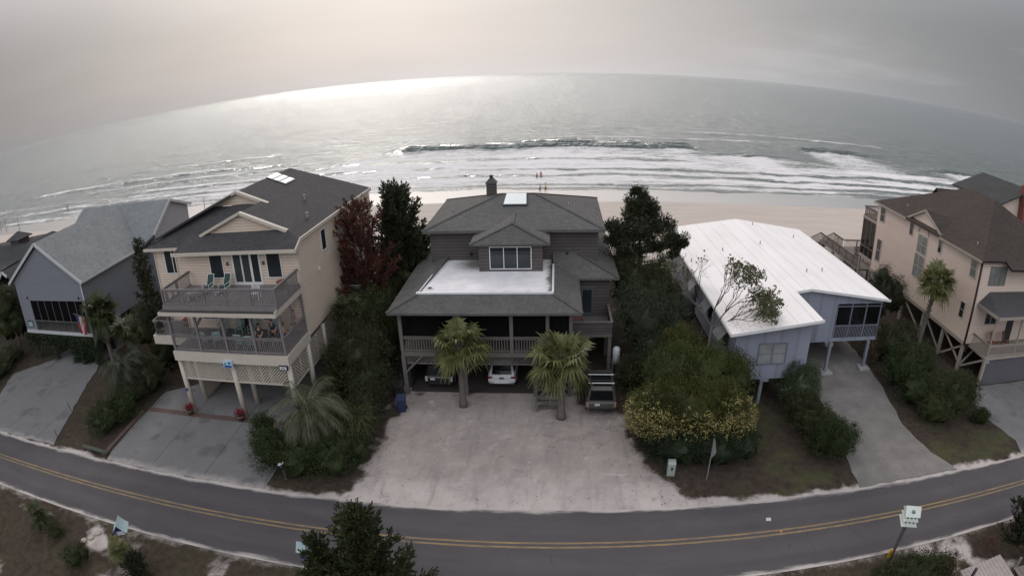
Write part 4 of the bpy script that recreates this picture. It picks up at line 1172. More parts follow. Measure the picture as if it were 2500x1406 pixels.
for q_ in ((13.5, 14.1, 31.9, 32.3, 1.75, 2.0), (16.1, 16.6, 31.9, 32.3, 1.75, 2.0), (20.2, 20.85, 35.9, 36.3, 2.1, 2.35)): MB().box(*q_).build('beam_end', mat('blue_grey_paint', (.20, .21, .25), .6), H5)
for (p_, q_) in (((22.4, 40, .3), (23.9, 37.0, 2.3)), ((16.1, 33.0, .6), (15.4, 32.3, 1.9))):
    MB().bar(p_, q_, .12).build('brace', GREYWOOD, H5)
for i, yy in enumerate((33.2, 37.5, 42.0, 46.5)):
    w_ = window_x(H5, yy, yy + 1.3, 3.4, 5.0, 11.35, 1, GLASS, mat('grey_sash', (.13, .14, .17), .6), .06, None, 'window', -1)
    MB().prism([(11.30, yy - .1, 5.05), (11.30, yy + 1.4, 5.05), (10.55, yy + 1.4, 4.15), (10.55, yy - .1, 4.15)], (-.03, 0, .04)).build('awning_shutter', mat('pale_shutter', (.19, .19, .20), .7), w_)
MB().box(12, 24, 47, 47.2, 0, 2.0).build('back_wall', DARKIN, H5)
# dark round water tank on a stand beside the left wall
TK = thing('water_tank', 'dark round tank standing against the left wall of the white roofed house', 'tank', (10.2, 40.2, 0))
MB().lathe((10.15, 40.6, 0), [(.62, 2.6), (.62, 4.3), (.58, 4.42), (.1, 4.5)], 18).build('tank_body', mat('dark_tank', (.04, .038, .042), .6), TK)
b = MB()
for sx in (-.4, .4):
    for sy in (-.4, .4): b.box(10.15 + sx - .06, 10.15 + sx + .06, 40.6 + sy - .06, 40.6 + sy + .06, 0, 2.6)
b.build('stand', GREYWOOD, TK)

# ---------------------------------------------------------------- cream house on stilts (right)
CS = siding('cream_lap_siding', (.66, .535, .465), .2, 2, .66, .6, .1)
CRF = shingle('brown_shingles', (.062, .049, .043), .3)
CT = mat('taupe_trim', (.30, .26, .225), .6, .12)
H6 = thing('beach_house', 'tall cream sided house on braced stilts with brown hipped roof, at the right edge', 'house', (39, 43, 0), 'beach houses along the road')
X0 = 33.2
b = MB(); b.box(X0, 46, 34.2, 51.9, 2.55, 9.62)
b.prism([(X0, 40.3, 9.62), (X0, 45.9, 9.62), (X0, 43.1, 11.0)], (1.2, 0, 0)); b.build('wall', CS, H6)
b = MB(); b.roof([
    [(32.85, 33.8, 9.6), (39, 39.7, 13.3), (39, 44.0, 13.35), (32.85, 52.3, 9.75)],
    [(32.85, 33.8, 9.6), (35.9, 33.8, 9.6), (36.0, 33.0, 9.2), (46, 33.0, 9.2), (46, 34.2, 9.6), (39, 39.7, 13.3)],
    [(46, 34.2, 9.6), (46, 52.3, 9.75), (39, 44.0, 13.35), (39, 39.7, 13.3)],
    [(46, 52.3, 9.75), (32.85, 52.3, 9.75), (39, 44.0, 13.35)]], .18)
b.roof([[(33.05, 40.2, 9.72), (33.05, 43.1, 11.15), (36.0, 43.1, 11.55), (35.2, 40.8, 11.0)], [(33.05, 43.1, 11.15), (33.05, 46.0, 9.72), (34.9, 45.6, 10.9), (36.0, 43.1, 11.55)],
        [(38.0, 46.6, 10.6), (38.0, 48.2, 12.35), (42, 48.2, 12.35), (42, 46.6, 10.6)], [(38.0, 48.2, 12.35), (38.0, 49.8, 10.6), (42, 49.8, 10.6), (42, 48.2, 12.35)]], .12)
r6 = b.build('roof', CRF, H6)
for vx, vy, vz in ((34.0, 47.6, 10.3), (33.9, 35.9, 10.2)):
    MB().tube([(vx, vy, vz - .1), (vx, vy, vz + .32)], .06, 7).build('vent_pipe', mat('vent_metal', (.22, .22, .22), .5), r6)
b = MB(); b.bar((33.0, 40.15, 9.68), (33.0, 43.1, 11.1), .07, .2); b.bar((33.0, 46.05, 9.68), (33.0, 43.1, 11.1), .07, .2); b.bar((32.82, 33.8, 9.5), (32.82, 40.2, 9.5), .07, .18); b.bar((32.82, 46.0, 9.6), (32.82, 52.3, 9.66), .07, .18)
b.build('eave_board', CT, H6)
W6 = lambda ya, yb, za, zb, n=1, mh=.5, gl=CURTAIN: window_x(H6, ya, yb, za, zb, X0, n, gl, mat('cream_window_frame', (.40, .35, .31), .6), .07, mh, 'window', -1)
W6(50.45, 51.25, 8.0, 9.45, 1, .5, GLASS); W6(44.95, 45.5, 8.3, 9.4, 1, None, GLASS); W6(50.4, 51.2, 3.95, 6.1, 1, .5, GLASS)
W6(42.35, 43.85, 7.2, 8.75, 2); W6(42.35, 43.95, 4.9, 6.95, 2); W6(40.05, 40.5, 8.2, 9.3, 1, None, GLASS); W6(34.7, 35.45, 7.9, 9.3); W6(35.2, 35.75, 4.35, 5.6, 1, .5, GLASS)
ar = MB()
for i in range(9):
    a0, a1 = math.pi * i / 9, math.pi * (i + 1) / 9
    ar.bar((X0 - .04, 43.1 + .85 * math.cos(a0), 8.95 + .85 * math.sin(a0) * .9), (X0 - .04, 43.1 + .85 * math.cos(a1), 8.95 + .85 * math.sin(a1) * .9), .06, .1)
ar.build('arch_trim', CT, H6)
b = MB(); b.tube([(X0 + .08, 34.1, 9.4), (X0 + .08, 34.1, 2.4)], .06, 6); b.box(X0 - .03, X0 + .12, 34.16, 34.2, 2.5, 9.6); b.build('downspout', mat('brown_gutter', (.06, .035, .03), .5), H6)
b = MB(); b.box(X0 - .04, X0, 34.2, 51.9, 2.45, 2.75); b.build('band_board', CT, H6)
window_y(H6, 34.55, 36.6, 7.55, 9.0, 34.2, 3, CURTAIN, mat('grey_taupe_frame', (.16, .14, .13), .6), .06, .45)
window_y(H6, 35.2, 36.6, 4.2, 5.6, 34.2, 2, GLASS, mat('cream_window_frame', (.40, .35, .31), .6), .06)
MB().box(38.3, 39.2, 34.14, 34.2, 2.6, 4.8).build('door', mat('dark_door', (.03, .028, .026), .5), H6)
# front porch
b = MB(); b.box(33.9, 46, 31.6, 34.2, 2.3, 2.52); b.build('porch_floor', CT, H6)
b = MB(); b.roof([[(33.8, 31.2, 6.05), (46, 31.2, 6.05), (46, 34.2, 6.95), (35.0, 34.2, 6.95)], [(33.8, 34.2, 6.05), (33.8, 31.2, 6.05), (35.0, 34.2, 6.95)]], .12); b.build('porch_roof', mat('ribbed_dark_roof', (.06, .058, .062), .6, .3), H6)
b = MB(); b.bar((33.8, 31.15, 5.95), (46, 31.15, 5.95), .07, .22); b.bar((33.75, 31.2, 5.95), (33.75, 34.2, 5.95), .07, .22); b.build('porch_fascia', CT, H6)
for px_ in (34.1, 37.6, 41): MB().box(px_ - .06, px_ + .06, 31.65, 31.77, 2.52, 5.95).build('porch_post', CT, H6)
railing(H6, (34.1, 31.7), (41, 31.7), 2.52, 3.5, CT, .15, 9, False); railing(H6, (34.1, 31.75), (34.1, 34.15), 2.52, 3.5, CT, .15, 9, False)
for lx in (34.25, 34.5): MB().lathe((lx, 31.55, 5.65), [(.03, -.06), (.09, .0), (.03, .1)], 8).build('porch_lamp', mat('lamp_glass', (.75, .75, .72), .2), H6)
b = MB(); b.box(34.3, 46, 31.75, 31.9, 0, 2.3); b.build('garage_wall', mat('dark_grey_stucco', (.09, .088, .10), .85, .2), H6)
MB().box(34.35, 34.6, 31.70, 31.75, 1.95, 2.2).build('number_plate', mat('pale_plate', (.35, .36, .40), .5), H6)
for px_, py_ in ((33.4, 34.4), (33.4, 37.6), (33.4, 41.0), (33.4, 45.0), (33.4, 51.0), (37, 37.6), (37, 34.4), (34.0, 31.7)):
    MB().box(px_ - .13, px_ + .13, py_ - .13, py_ + .13, 0, 2.5).build('stilt', CT, H6)
for p_, q_ in (((33.4, 34.3, 2.4), (33.4, 37.4, .2)), ((33.4, 37.5, 2.4), (33.4, 34.6, .9)), ((33.4, 41, 2.4), (33.4, 37.8, .4)), ((34.0, 31.9, 2.2), (33.5, 34.2, .6)), ((33.5, 34.4, .5), (35.6, 34.4, 2.4)), ((33.4, 45, 2.4), (33.4, 41.2, .4))):
    MB().bar(p_, q_, .1, .16).build('brace', CT, H6)
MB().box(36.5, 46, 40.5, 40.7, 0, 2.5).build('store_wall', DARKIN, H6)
# seaward porch and balcony seen past the corner
bro = mat('brown_rail_wood', (.12, .095, .085), .85)
MB().box(33.25, 40, 51.95, 55.0, 7.35, 7.62).build('balcony_floor', CT, H6); MB().box(33.25, 40, 51.95, 55.0, 3.2, 3.5).build('balcony_floor', CT, H6)
railing(H6, (33.3, 54.9), (33.3, 52.0), 7.62, 8.65, bro, .16, 9, False); railing(H6, (33.3, 54.9), (40, 54.9), 7.62, 8.65, bro, .16, 9, False)
b = MB()
for yy in (52.1, 53.0, 54.0, 54.9): b.box(33.27, 33.36, yy - .05, yy + .05, 3.5, 7.35)
b.box(33.27, 33.36, 52.1, 54.9, 4.4, 4.5); b.build('screen_frame', bro, H6)
MB().box(33.38, 33.39, 52.1, 54.9, 3.5, 7.35).build('screen', SCREEN, H6)
for yy in (52.1, 54.7): MB().box(33.3, 33.5, yy, yy + .2, 0, 3.2).build('stilt', CT, H6)

# ---------------------------------------------------------------- the house beyond it
H7 = thing('beach_house', 'pale gabled house with a red brick chimney, behind the cream house at the right edge', 'house', (56, 50, 0), 'beach houses along the road')
b = MB(); b.prism([(50.4, 50, 0), (60, 50, 0), (60, 50, 11.2), (55.2, 50, 12.9), (50.4, 50, 11.2)], (0, 9, 0)); b.build('wall', CS, H7)
b = MB(); b.roof([[(49.6, 49.4, 11.15), (55.2, 49.4, 13.1), (55.2, 59.4, 13.1), (49.6, 59.4, 11.15)], [(55.2, 49.4, 13.1), (60.8, 49.4, 11.15), (60.8, 59.4, 11.15), (55.2, 59.4, 13.1)]], .2); b.build('roof', FS, H7)
MB().box(53.6, 55.4, 49.0, 49.95, 0, 13.5).build('chimney', mat('red_brick', (.19, .07, .055), .9, .25, 3), H7)

# ---------------------------------------------------------------- boardwalk stairs to the beach
BW = thing('boardwalk', 'weathered wooden boardwalk with railed stairs stepping down to the beach beside the cream house', 'boardwalk', (36, 64, 0))
bwm = mat('bleached_grey_wood', (.19, .168, .152), .85, .3, 2, .2)
b = MB(); b.box(33.6, 35.6, 55, 66, 1.35, 1.5); b.box(35.6, 39.6, 60, 63, 1.35, 1.5); b.build('deck', bwm, BW)
st = MB()
for i in range(8): st.box(33.6, 35.6, 66.1 + i * .34, 66.42 + i * .34, 1.2 - i * .17, 1.27 - i * .17)
st.build('steps', bwm, BW)
bwr = mat('brown_rail_wood', (.12, .095, .085), .85)
for p_, q_ in (((33.65, 55), (33.65, 66)), ((35.55, 63), (35.55, 66)), ((35.55, 55), (35.55, 60)), ((35.6, 60.05), (39.6, 60.05)), ((35.6, 62.95), (39.6, 62.95))):
    railing(BW, p_, q_, 1.5, 2.55, bwr, .17, 2.0)
for xx in (33.65, 35.55):
    rl = MB(); rl.bar((xx, 66, 2.5), (xx, 68.8, 1.1), .09, .06)
    for i in range(14): rl.bar((xx, 66.1 + i * .2, 1.3 - i * .1), (xx, 66.1 + i * .2, 2.45 - i * .1), .04)
    rl.bar((xx, 66, 1.25), (xx, 68.9, -.2), .06, .24)
    rl.build('stair_railing', bwr, BW)
for xx in (33.7, 35.5):
    for yy in (56, 59, 62, 65.5): MB().box(xx - .1, xx + .1, yy - .1, yy + .1, -.3, 1.35).build('pile', bwm, BW)
MB().bar((34.1, 55, .3), (34.1, 57.5, 1.4), .1).build('brace', bwm, BW)
# bottom right: plank landing of a walkway and its steps
PL = thing('plank_landing', 'bleached plank landing with a broken rail post at the lower right corner', 'walkway', (22, 13.5, 0))
b = MB(); rr = random.Random(4)
for i in range(12):
    x0 = 20.0 + i * .27
    b.prism([(x0, 12.0, .40 + rr.uniform(-.012, .012)), (x0 + .25, 12.0, .40 + rr.uniform(-.012, .012)), (x0 + .25 + .02, 14.35 + .05 * i * .3, .41), (x0 + .02, 14.3 + .05 * i * .3, .41)], (0, 0, .05))
b.build('planks', mat('bleached_planks', (.33, .29, .275), .85, .3, 3, .2), PL)
b = MB(); b.box(19.95, 23.4, 14.0, 14.12, .2, .40); b.box(19.95, 23.4, 12.2, 12.32, .0, .40); b.build('joist', bwm, PL)
MB().box(20.25, 20.38, 13.5, 13.63, 0, 1.25).bar((20.3, 13.56, .7), (20.5, 12.6, .6), .1).build('rail_post', mat('dark_post', (.05, .042, .05), .9), PL)
ST = thing('plank_steps', 'grey plank steps below the landing under the corner cedar', 'steps', (24, 12.6, 0))
b = MB()
for i in range(4): b.box(23.75 + i * .32, 24.0 + i * .32, 11.8, 13.4, .25 - i * .05, .30 - i * .05)
b.build('tread', bwm, ST); MB().box(23.9, 24.1, 13.4, 13.5, 0, .9).build('rail_post', bwm, ST)

# ================================================================ PLANTS
def leaf_quads(P, D, ln, wd, rng, jitter=.35):
    """diamond leaves at points P lying along directions D"""
    n = len(P)
    D = D + rng.normal(0, jitter, (n, 3)); D /= np.linalg.norm(D, axis=1, keepdims=True) + 1e-9
    U = rng.normal(0, 1, (n, 3)); S = np.cross(D, U); S /= np.linalg.norm(S, axis=1, keepdims=True) + 1e-9
    l = ln * rng.uniform(.6, 1.3, (n, 1)); w_ = wd * rng.uniform(.6, 1.3, (n, 1))
    V = np.stack([P - D * l * .5, P + S * w_ * .5 + D * l * .05, P + D * l * .5, P - S * w_ * .5 + D * l * .05], 1)
    return V.reshape(-1, 3)


def quad_mesh(name, V, mats, parent):
    F = np.arange(len(V)).reshape(-1, 4)
    return mesh_np(name, V, F, mats, parent)


def sphere_dirs(n, rng):
    d = rng.normal(0, 1, (n, 3)); return d / np.linalg.norm(d, axis=1, keepdims=True)


def core_mesh(blobs, k=.66, nu=14, nv=9, seed=1):
    """lumpy inner masses that close the crown's middle"""
    V = []; F = []; off = 0
    for bi, (cx, cy, cz, rx, ry, rz_) in enumerate(blobs):
        for j in range(nv):
            th = math.pi * (j + .5) / nv
            for i in range(nu):
                a = 2 * math.pi * i / nu
                q = k * (.8 + .5 * math.sin(a * 3 + bi + j) * math.sin(th * 4 + bi * 1.7) * .5 + .25 * math.sin(a * 7 + j * 2.1))
                V.append((cx + rx * q * math.sin(th) * math.cos(a), cy + ry * q * math.sin(th) * math.sin(a), max(.02, cz + rz_ * q * math.cos(th))))
        for j in range(nv - 1):
            for i in range(nu):
                F.append((off + j * nu + i, off + j * nu + (i + 1) % nu, off + (j + 1) * nu + (i + 1) % nu, off + (j + 1) * nu + i))
        off += nu * nv
    return np.array(V), np.array(F)


def clump_leaves(blobs, n, size, rng, clump=.30, cl_n=None, aspect=.55, droop=0.0, rmin=.55, up=.35):
    """leaves gathered in tufts through the outer part of every blob"""
    out = []; vol = np.array([b_[3] * b_[4] + b_[3] * b_[5] + b_[4] * b_[5] for b_ in blobs]); vol /= vol.sum()
    for b_, v in zip(blobs, vol):
        nb = max(20, int(n * v)); nc = max(8, int(nb / (cl_n or 26)))
        d = sphere_dirs(nc, rng); d[:, 2] = np.where(d[:, 2] < -.5, -d[:, 2], d[:, 2])
        r = rng.uniform(rmin, 1.06, (nc, 1)) ** .7
        lump = 1 + .22 * np.sin(d[:, :1] * 5 + b_[0]) * np.cos(d[:, 1:2] * 6 + b_[1])
        c = np.array(b_[:3]) + d * r * lump * np.array(b_[3:])
        cr = clump * rng.uniform(.5, 1.4, nc)
        k = rng.integers(0, nc, nb)
        P = c[k] + rng.normal(0, 1, (nb, 3)) * cr[k][:, None] * np.array([1, 1, .75])
        D = d[k] + np.array([0, 0, up - droop]) + rng.normal(0, .5, (nb, 3))
        ok = P[:, 2] > .04
        out.append(leaf_quads(P[ok], D[ok], size, size * aspect, rng))
    return np.concatenate(out)


BUSH_N = [0]


def bush(name, label, cat, blobs, n, size, mt, group=None, clump=.28, trunk=None, aspect=.55, core=True, rmin=.6, extra=None, cl_n=None, up=.35):
    BUSH_N[0] += 1
    rng = np.random.default_rng(100 + BUSH_N[0])
    b0 = blobs[0]
    o = thing(name, label, cat, (b0[0], b0[1], 0), group)
    V = clump_leaves(blobs, int(n * 2.3), size * .66, rng, clump * .72, cl_n or 30, aspect, 0, rmin, up)
    F = np.arange(len(V)).reshape(-1, 4)
    if core:
        V2, F2 = core_mesh(blobs, .78)
        F = np.concatenate([F, F2 + len(V)]); V = np.concatenate([V, V2])
    mesh_np('crown' if trunk else 'foliage', V, F, mt, o)
    if trunk: make_trunk(o, trunk, blobs, rng)
    if extra: extra(o, blobs, rng)
    return o


BARK = mat('grey_brown_bark', (.085, .07, .06), .95, .35, 3, .5, 14)


def make_trunk(o, trunk, blobs, rng, mt=None):
    x, y, r, h = trunk; m_ = MB()
    m_.tube([(x, y, -.05), (x + .06, y, h * .35), (x - .05, y + .05, h * .7), (x, y, h)], [r * 1.25, r, r * .85, r * .6], 9)
    for b_ in blobs:
        for _ in range(2):
            q = Vector((b_[0], b_[1], b_[2])) + Vector((rng.uniform(-.5, .5) * b_[3], rng.uniform(-.5, .5) * b_[4], rng.uniform(-.2, .4) * b_[5]))
            p_ = Vector((x, y, h * rng.uniform(.5, .95))); md = p_.lerp(q, .5) + Vector((0, 0, .25))
            m_.tube([p_, md, q], [r * .5, r * .3, r * .1], 6)
    return m_.build('trunk', mt or BARK, o)


L_DARK = leafmat('dark_evergreen_leaf', (0.024, 0.027, 0.013), (0.066, 0.076, 0.036))
L_MID = leafmat('mid_green_leaf', (0.022, 0.027, 0.01), (0.062, 0.074, 0.026))
L_HEDGE = leafmat('hedge_leaf', (0.02, 0.028, 0.01), (0.05, 0.072, 0.024), .2, .9)
L_YEL = leafmat('yellow_green_leaf', (0.036, 0.044, 0.012), (0.114, 0.120, 0.029))
L_PINE = leafmat('pine_needles', (0.018, 0.022, 0.012), (0.05, 0.056, 0.028), .15)
L_CEDAR = leafmat('cedar_sprays', (0.02, 0.026, 0.01), (0.058, 0.068, 0.026), .2)
L_RED = leafmat('dead_red_needles', (0.055, 0.023, 0.018), (0.145, 0.055, 0.042), .25)
L_PALM = leafmat('cabbage_palm_leaf', (0.045, 0.052, 0.018), (0.2, 0.2, 0.08), .25, .8, .45)
L_PALMD = leafmat('dark_palm_leaf', (0.018, 0.025, 0.010), (0.065, 0.078, 0.029), .2, .8, .45)
L_PINDO = leafmat('blue_green_palm_leaf', (0.042, 0.047, 0.026), (0.165, 0.17, 0.105), .25, .9, .45)
L_IVY = leafmat('ivy_leaf', (.010, .018, .009), (.035, .055, .024), .15)
L_FLOWER = leafmat('cream_yellow_bloom', (.26, .215, .07), (.55, .48, .22), .3, 2)
L_DEAD = leafmat('dry_brown_leaf', (.07, .045, .03), (.15, .10, .07), .2)
L_GRASS = leafmat('olive_grass_blade', (.03, .036, .014), (.085, .09, .035), .25)
PALMBARK = mat('palm_bark', (.115, .10, .088), .95, .4, 4, .6, 10)


# ------------------------------------------------ fan palms
def fan_palm(label, x, y, zc, r, seed, lean=(0, 0), trunk_r=.22, n=46, mt=None, name='cabbage_palm', group='cabbage palms', dead=True, squash=1.0, trunk=True):
    rng = np.random.default_rng(seed); mt = mt or L_PALM
    o = thing(name, label, 'palm', (x, y, 0), group)
    if trunk:
        m_ = MB(); pts = []; rs = []
        nz = 12
        for i in range(nz + 1):
            s_ = i / nz; pts.append((x + lean[0] * s_ ** 1.5, y + lean[1] * s_ ** 1.5, -.05 + (zc - .1) * s_)); rs.append(trunk_r * (1.35 - .5 * min(1, s_ * 4) + .35 * max(0, s_ - .65) + .06 * (i % 2)))
        m_.tube(pts, rs, 10)
        for i in range(40):     # old leaf boots
            a = rng.uniform(0, 2 * math.pi); s_ = rng.uniform(.45, 1.0); k = s_ ** 1.5
            c = Vector((x + lean[0] * k, y + lean[1] * k, zc * s_)); d = Vector((math.cos(a), math.sin(a), 0))
            m_.bar(c + d * trunk_r * .7, c + d * trunk_r * 1.45 + Vector((0, 0, .28)), .09, .04)
        m_.build('trunk', PALMBARK, o)
    cx, cy = x + lean[0], y + lean[1]
    Q = []
    for i in range(n):
        a = rng.uniform(0, 2 * math.pi); el = math.asin(rng.uniform(-.78, .97))
        if dead and el < -.35: el *= 1.15
        d = np.array([math.cos(a) * math.cos(el), math.sin(a) * math.cos(el), math.sin(el)])
        pl = r * rng.uniform(.26, .62)
        c0 = np.array([cx, cy, zc]); hub = c0 + d * pl * np.array([1, 1, squash]); hub[2] -= .06 * r
        side = np.cross(d, [0, 0, 1.0]); side /= np.linalg.norm(side) + 1e-9
        upv = np.cross(side, d)
        # petiole
        w_ = .02
        Q += [c0 - side * w_, c0 + side * w_, hub + side * w_, hub - side * w_]
        nb = 17; tot = R(rng.uniform(205, 250)); tw = rng.normal(0, .25)
        for j in range(nb):
            b_ = -tot / 2 + tot * j / (nb - 1)
            bd = d * math.cos(b_) + side * math.sin(b_)
            bd = bd + upv * (.10 + tw * math.sin(b_)); bd /= np.linalg.norm(bd)
            ln = r * .54 * (1 - .32 * abs(b_) / (tot / 2)) * rng.uniform(.85, 1.1)
            m1 = hub + bd * ln * .55; tip = hub + bd * ln + np.array([0, 0, -.34 * ln * rng.uniform(.3, 1.7)])
            s2 = np.cross(bd, upv); s2 /= np.linalg.norm(s2) + 1e-9
            ww = .030 * r * rng.uniform(.8, 1.2)
            Q += [hub, m1 + s2 * ww, tip, m1 - s2 * ww]
    quad_mesh('fronds', np.array(Q), mt, o)
    return o


# ------------------------------------------------ feather palms
def feather_palm(label, x, y, zc, r, seed, n=26, mt=None, name='pindo_palm', trunk_r=.24, droop=1.0):
    rng = np.random.default_rng(seed); mt = mt or L_PINDO
    o = thing(name, label, 'palm', (x, y, 0), 'feather palms')
    m_ = MB(); m_.tube([(x, y, -.05), (x, y, zc * .5), (x, y, zc)], [trunk_r * 1.2, trunk_r, trunk_r * .9], 10)
    for i in range(50):
        a = rng.uniform(0, 2 * math.pi); z_ = rng.uniform(.2, 1) * zc; d = Vector((math.cos(a), math.sin(a), 0))
        m_.bar(Vector((x, y, z_)) + d * trunk_r * .7, Vector((x, y, z_ + .25)) + d * trunk_r * 1.5, .1, .04)
    m_.build('trunk', PALMBARK, o)
    Q = []
    for i in range(n):
        a = i * 2.399 + rng.uniform(-.2, .2); el0 = R(rng.uniform(6, 85)); L = r * rng.uniform(.95, 1.2)
        h = np.array([math.cos(a), math.sin(a), 0]); side = np.array([-math.sin(a), math.cos(a), 0])
        p = np.array([x, y, zc]); k = 22; pts = [p]
        el = el0
        for j in range(k):
            el -= droop * (R(5.2) + R(3) * j / k) * (.9 if el0 > .7 else 1.0)
            p = p + (h * math.cos(el) + np.array([0, 0, math.sin(el)])) * L / k; pts.append(p)
        pts = np.array(pts)
        for j in range(k):
            q0, q1 = pts[j], pts[j + 1]; w_ = .045 * (1 - j / k) + .010
            Q += [q0 - side * w_, q0 + side * w_, q1 + side * w_, q1 - side * w_]
            if j < 4: continue
            t_ = (q1 - q0) / np.linalg.norm(q1 - q0); nrm = np.cross(side, t_)
            for sgn in (-1, 1):
                for q in (.0, .5):
                    b0 = q0 + (q1 - q0) * q
                    ln = r * .23 * math.sin(math.pi * (.16 + .80 * j / k)) ** .7 * rng.uniform(.8, 1.15)
                    ld = side * sgn * .75 + t_ * .75 + nrm * .30; ld /= np.linalg.norm(ld)
                    mid = b0 + ld * ln * .5; tip = b0 + ld * ln + np.array([0, 0, -.22 * ln])
                    wv_ = t_ * .021
                    Q += [b0, mid + wv_, tip, mid - wv_]
    quad_mesh('fronds', np.array(Q), mt, o)
    return o


# ------------------------------------------------ cedars and pines: limbs with sprays
def conifer(name, label, x, y, zt, r, seed, mt, limbs=70, zb=.5, leaf=.16, per=70, spread=.10, rise=.55, shape=1.0, trunk_r=.14, aspect=.22, bark=None, tips=True, lean=(0, 0), sparse=0.0, flat=.55, cat='tree', group='conifers'):
    rng = np.random.default_rng(seed); o = thing(name, label, cat, (x, y, 0), group)
    m_ = MB(); pts = [(x + lean[0] * s_ * s_ + .06 * math.sin(s_ * 9 + seed), y + lean[1] * s_ * s_ + .06 * math.cos(s_ * 7), -.05 + zt * .97 * s_) for s_ in np.linspace(0, 1, 9)]
    m_.tube(pts, [trunk_r * (1.15 - s_) + .012 for s_ in np.linspace(0, 1, 9)], 8)
    Q = []
    for i in range(limbs):
        s_ = (i + rng.uniform(0, 1)) / limbs
        z0 = zb + (zt - zb) * (s_ ** 1.05) * .98
        k = (z0 + .05) / (zt * .97); bx, by = x + lean[0] * k * k, y + lean[1] * k * k
        a = i * 2.399 + rng.uniform(-.5, .5)
        L = r * ((1 - s_) ** shape) * rng.uniform(.5, 1.15) + .12
        if rng.uniform() < sparse * .5: continue
        d = np.array([math.cos(a), math.sin(a), rise * rng.uniform(.6, 1.3) + .6 * s_]); d /= np.linalg.norm(d)
        p0 = np.array([bx, by, z0 - .1]); p2 = p0 + d * L + np.array([0, 0, .12 * L]); p1 = p0 + d * L * .5 + np.array([0, 0, -.04 * L])
        m_.tube([p0, p1, p2], [trunk_r * .33 * (1 - s_) + .01, trunk_r * .2 * (1 - s_) + .008, .005], 5, cap=False)
        ns = max(4, int(per / 9 * (L / r + .25)))
        for q in range(ns):
            t_ = rng.uniform(.16 if sparse == 0 else .35, 1.0) if q else 1.0
            b0 = (p0 + (p1 - p0) * t_ * 2) if t_ < .5 else (p1 + (p2 - p1) * (t_ - .5) * 2)
            pr = rng.normal(0, 1, 3) * np.array([1, 1, flat]); pr -= d * pr.dot(d); pr /= np.linalg.norm(pr) + 1e-9
            sd = d * .85 + pr * (.75 if q else 0) + np.array([0, 0, .25]); sd /= np.linalg.norm(sd)
            sl = (.20 + .34 * L * (1.15 - t_)) * rng.uniform(.7, 1.25)
            if rng.uniform() < sparse: continue
            nl = max(5, int(sl / leaf * 9))
            tt = rng.uniform(0, 1, nl)
            P = b0 + np.outer(tt, sd * sl) + rng.normal(0, 1, (nl, 3)) * (spread * .55 * (1.15 - tt))[:, None]
            Q.append(leaf_quads(P, np.tile(sd, (nl, 1)) + rng.normal(0, .35, (nl, 3)), leaf, leaf * aspect * 2, rng, .2))
    # leader
    P = np.array([x + lean[0], y + lean[1], zt * .97]) + np.stack([rng.normal(0, .05, 60), rng.normal(0, .05, 60), rng.uniform(-.7, .12, 60)], 1)
    Q.append(leaf_quads(P, np.tile([0, 0, 1.0], (60, 1)), leaf, leaf * aspect * 2, rng, .5))
    m_.build('trunk', bark or BARK, o)
    quad_mesh('crown', np.concatenate(Q), mt, o)
    return o


def tuft_pine(label, x, y, tufts, seed, mt, trunk_pts, leaf=.22, n=190, name='pine_tree'):
    """open pine: rounded needle tufts at the ends of bare limbs"""
    rng = np.random.default_rng(seed); o = thing(name, label, 'tree', (x, y, 0), 'conifers')
    m_ = MB(); k = len(trunk_pts); m_.tube(trunk_pts, [.17 * (1 - .75 * i / (k - 1)) for i in range(k)], 9)
    Q = []
    for (tx, ty, tz, tr) in tufts:
        zs = [p_[2] for p_ in trunk_pts]; zz = min(max(zs), tz - .3 * math.hypot(tx - x, ty - y)); j = max(0, min(k - 2, sum(1 for q in zs if q < zz) - 1))
        u = (zz - zs[j]) / (zs[j + 1] - zs[j] + 1e-6); p0 = Vector(trunk_pts[j]).lerp(Vector(trunk_pts[j + 1]), min(1, max(0, u)))
        q = Vector((tx, ty, tz)); m_.tube([p0, p0.lerp(q, .55) + Vector((0, 0, -.12)), q], [.06, .04, .012], 5, cap=False)
        for _ in range(5):
            c = np.array([tx, ty, tz]) + rng.normal(0, .42, 3) * tr * np.array([1, 1, .6])
            d = sphere_dirs(n // 5, rng); d[:, 2] += .35
            rr_ = tr * .55 * rng.uniform(.25, 1.0, (n // 5, 1))
            Q.append(leaf_quads(c + d * rr_, d, leaf, leaf * .24, rng, .25))
    m_.build('trunk', BARK, o); quad_mesh('crown', np.concatenate(Q), mt, o)
    return o


# ---- left group
bush('shrub', 'rounded dark shrub beside the road between the two left driveways', 'shrub', [(-31.2, 25.9, .8, 1.5, 1.6, 1.15), (-30.6, 27.5, .9, 1.3, 1.4, 1.2)], 5200, .15, L_HEDGE, 'shrubs', .22)
bush('shrub', 'dark shrub under the drooping feather palm left of the yellow house', 'shrub', [(-31.2, 29.8, 1.0, 1.5, 1.7, 1.3), (-30.6, 31.8, 1.2, 1.3, 1.6, 1.5)], 4600, .16, L_DARK, 'shrubs', .24)
bush('shrub', 'tall dark shrub against the left side of the yellow house', 'shrub', [(-31.3, 35.5, 2.2, 1.8, 2.2, 2.6), (-31.0, 39, 2.6, 1.7, 2.2, 2.6), (-32.2, 34.3, 4.0, 1.3, 1.4, 1.5)], 7000, .17, L_DARK, 'shrubs', .28)
feather_palm('drooping grey green feather palm between blue house and yellow house', -32.2, 30.6, 2.5, 2.7, 5, 34, leafmat('grey_green_palm_leaf', (0.020, 0.028, 0.017), (0.075, 0.085, 0.055), .25, .9, .45))
fan_palm('bushy palm in front of the blue house, directly beside its flag', -37.2, 34.3, 5.4, 2.3, 21, n=58, mt=L_PALMD)
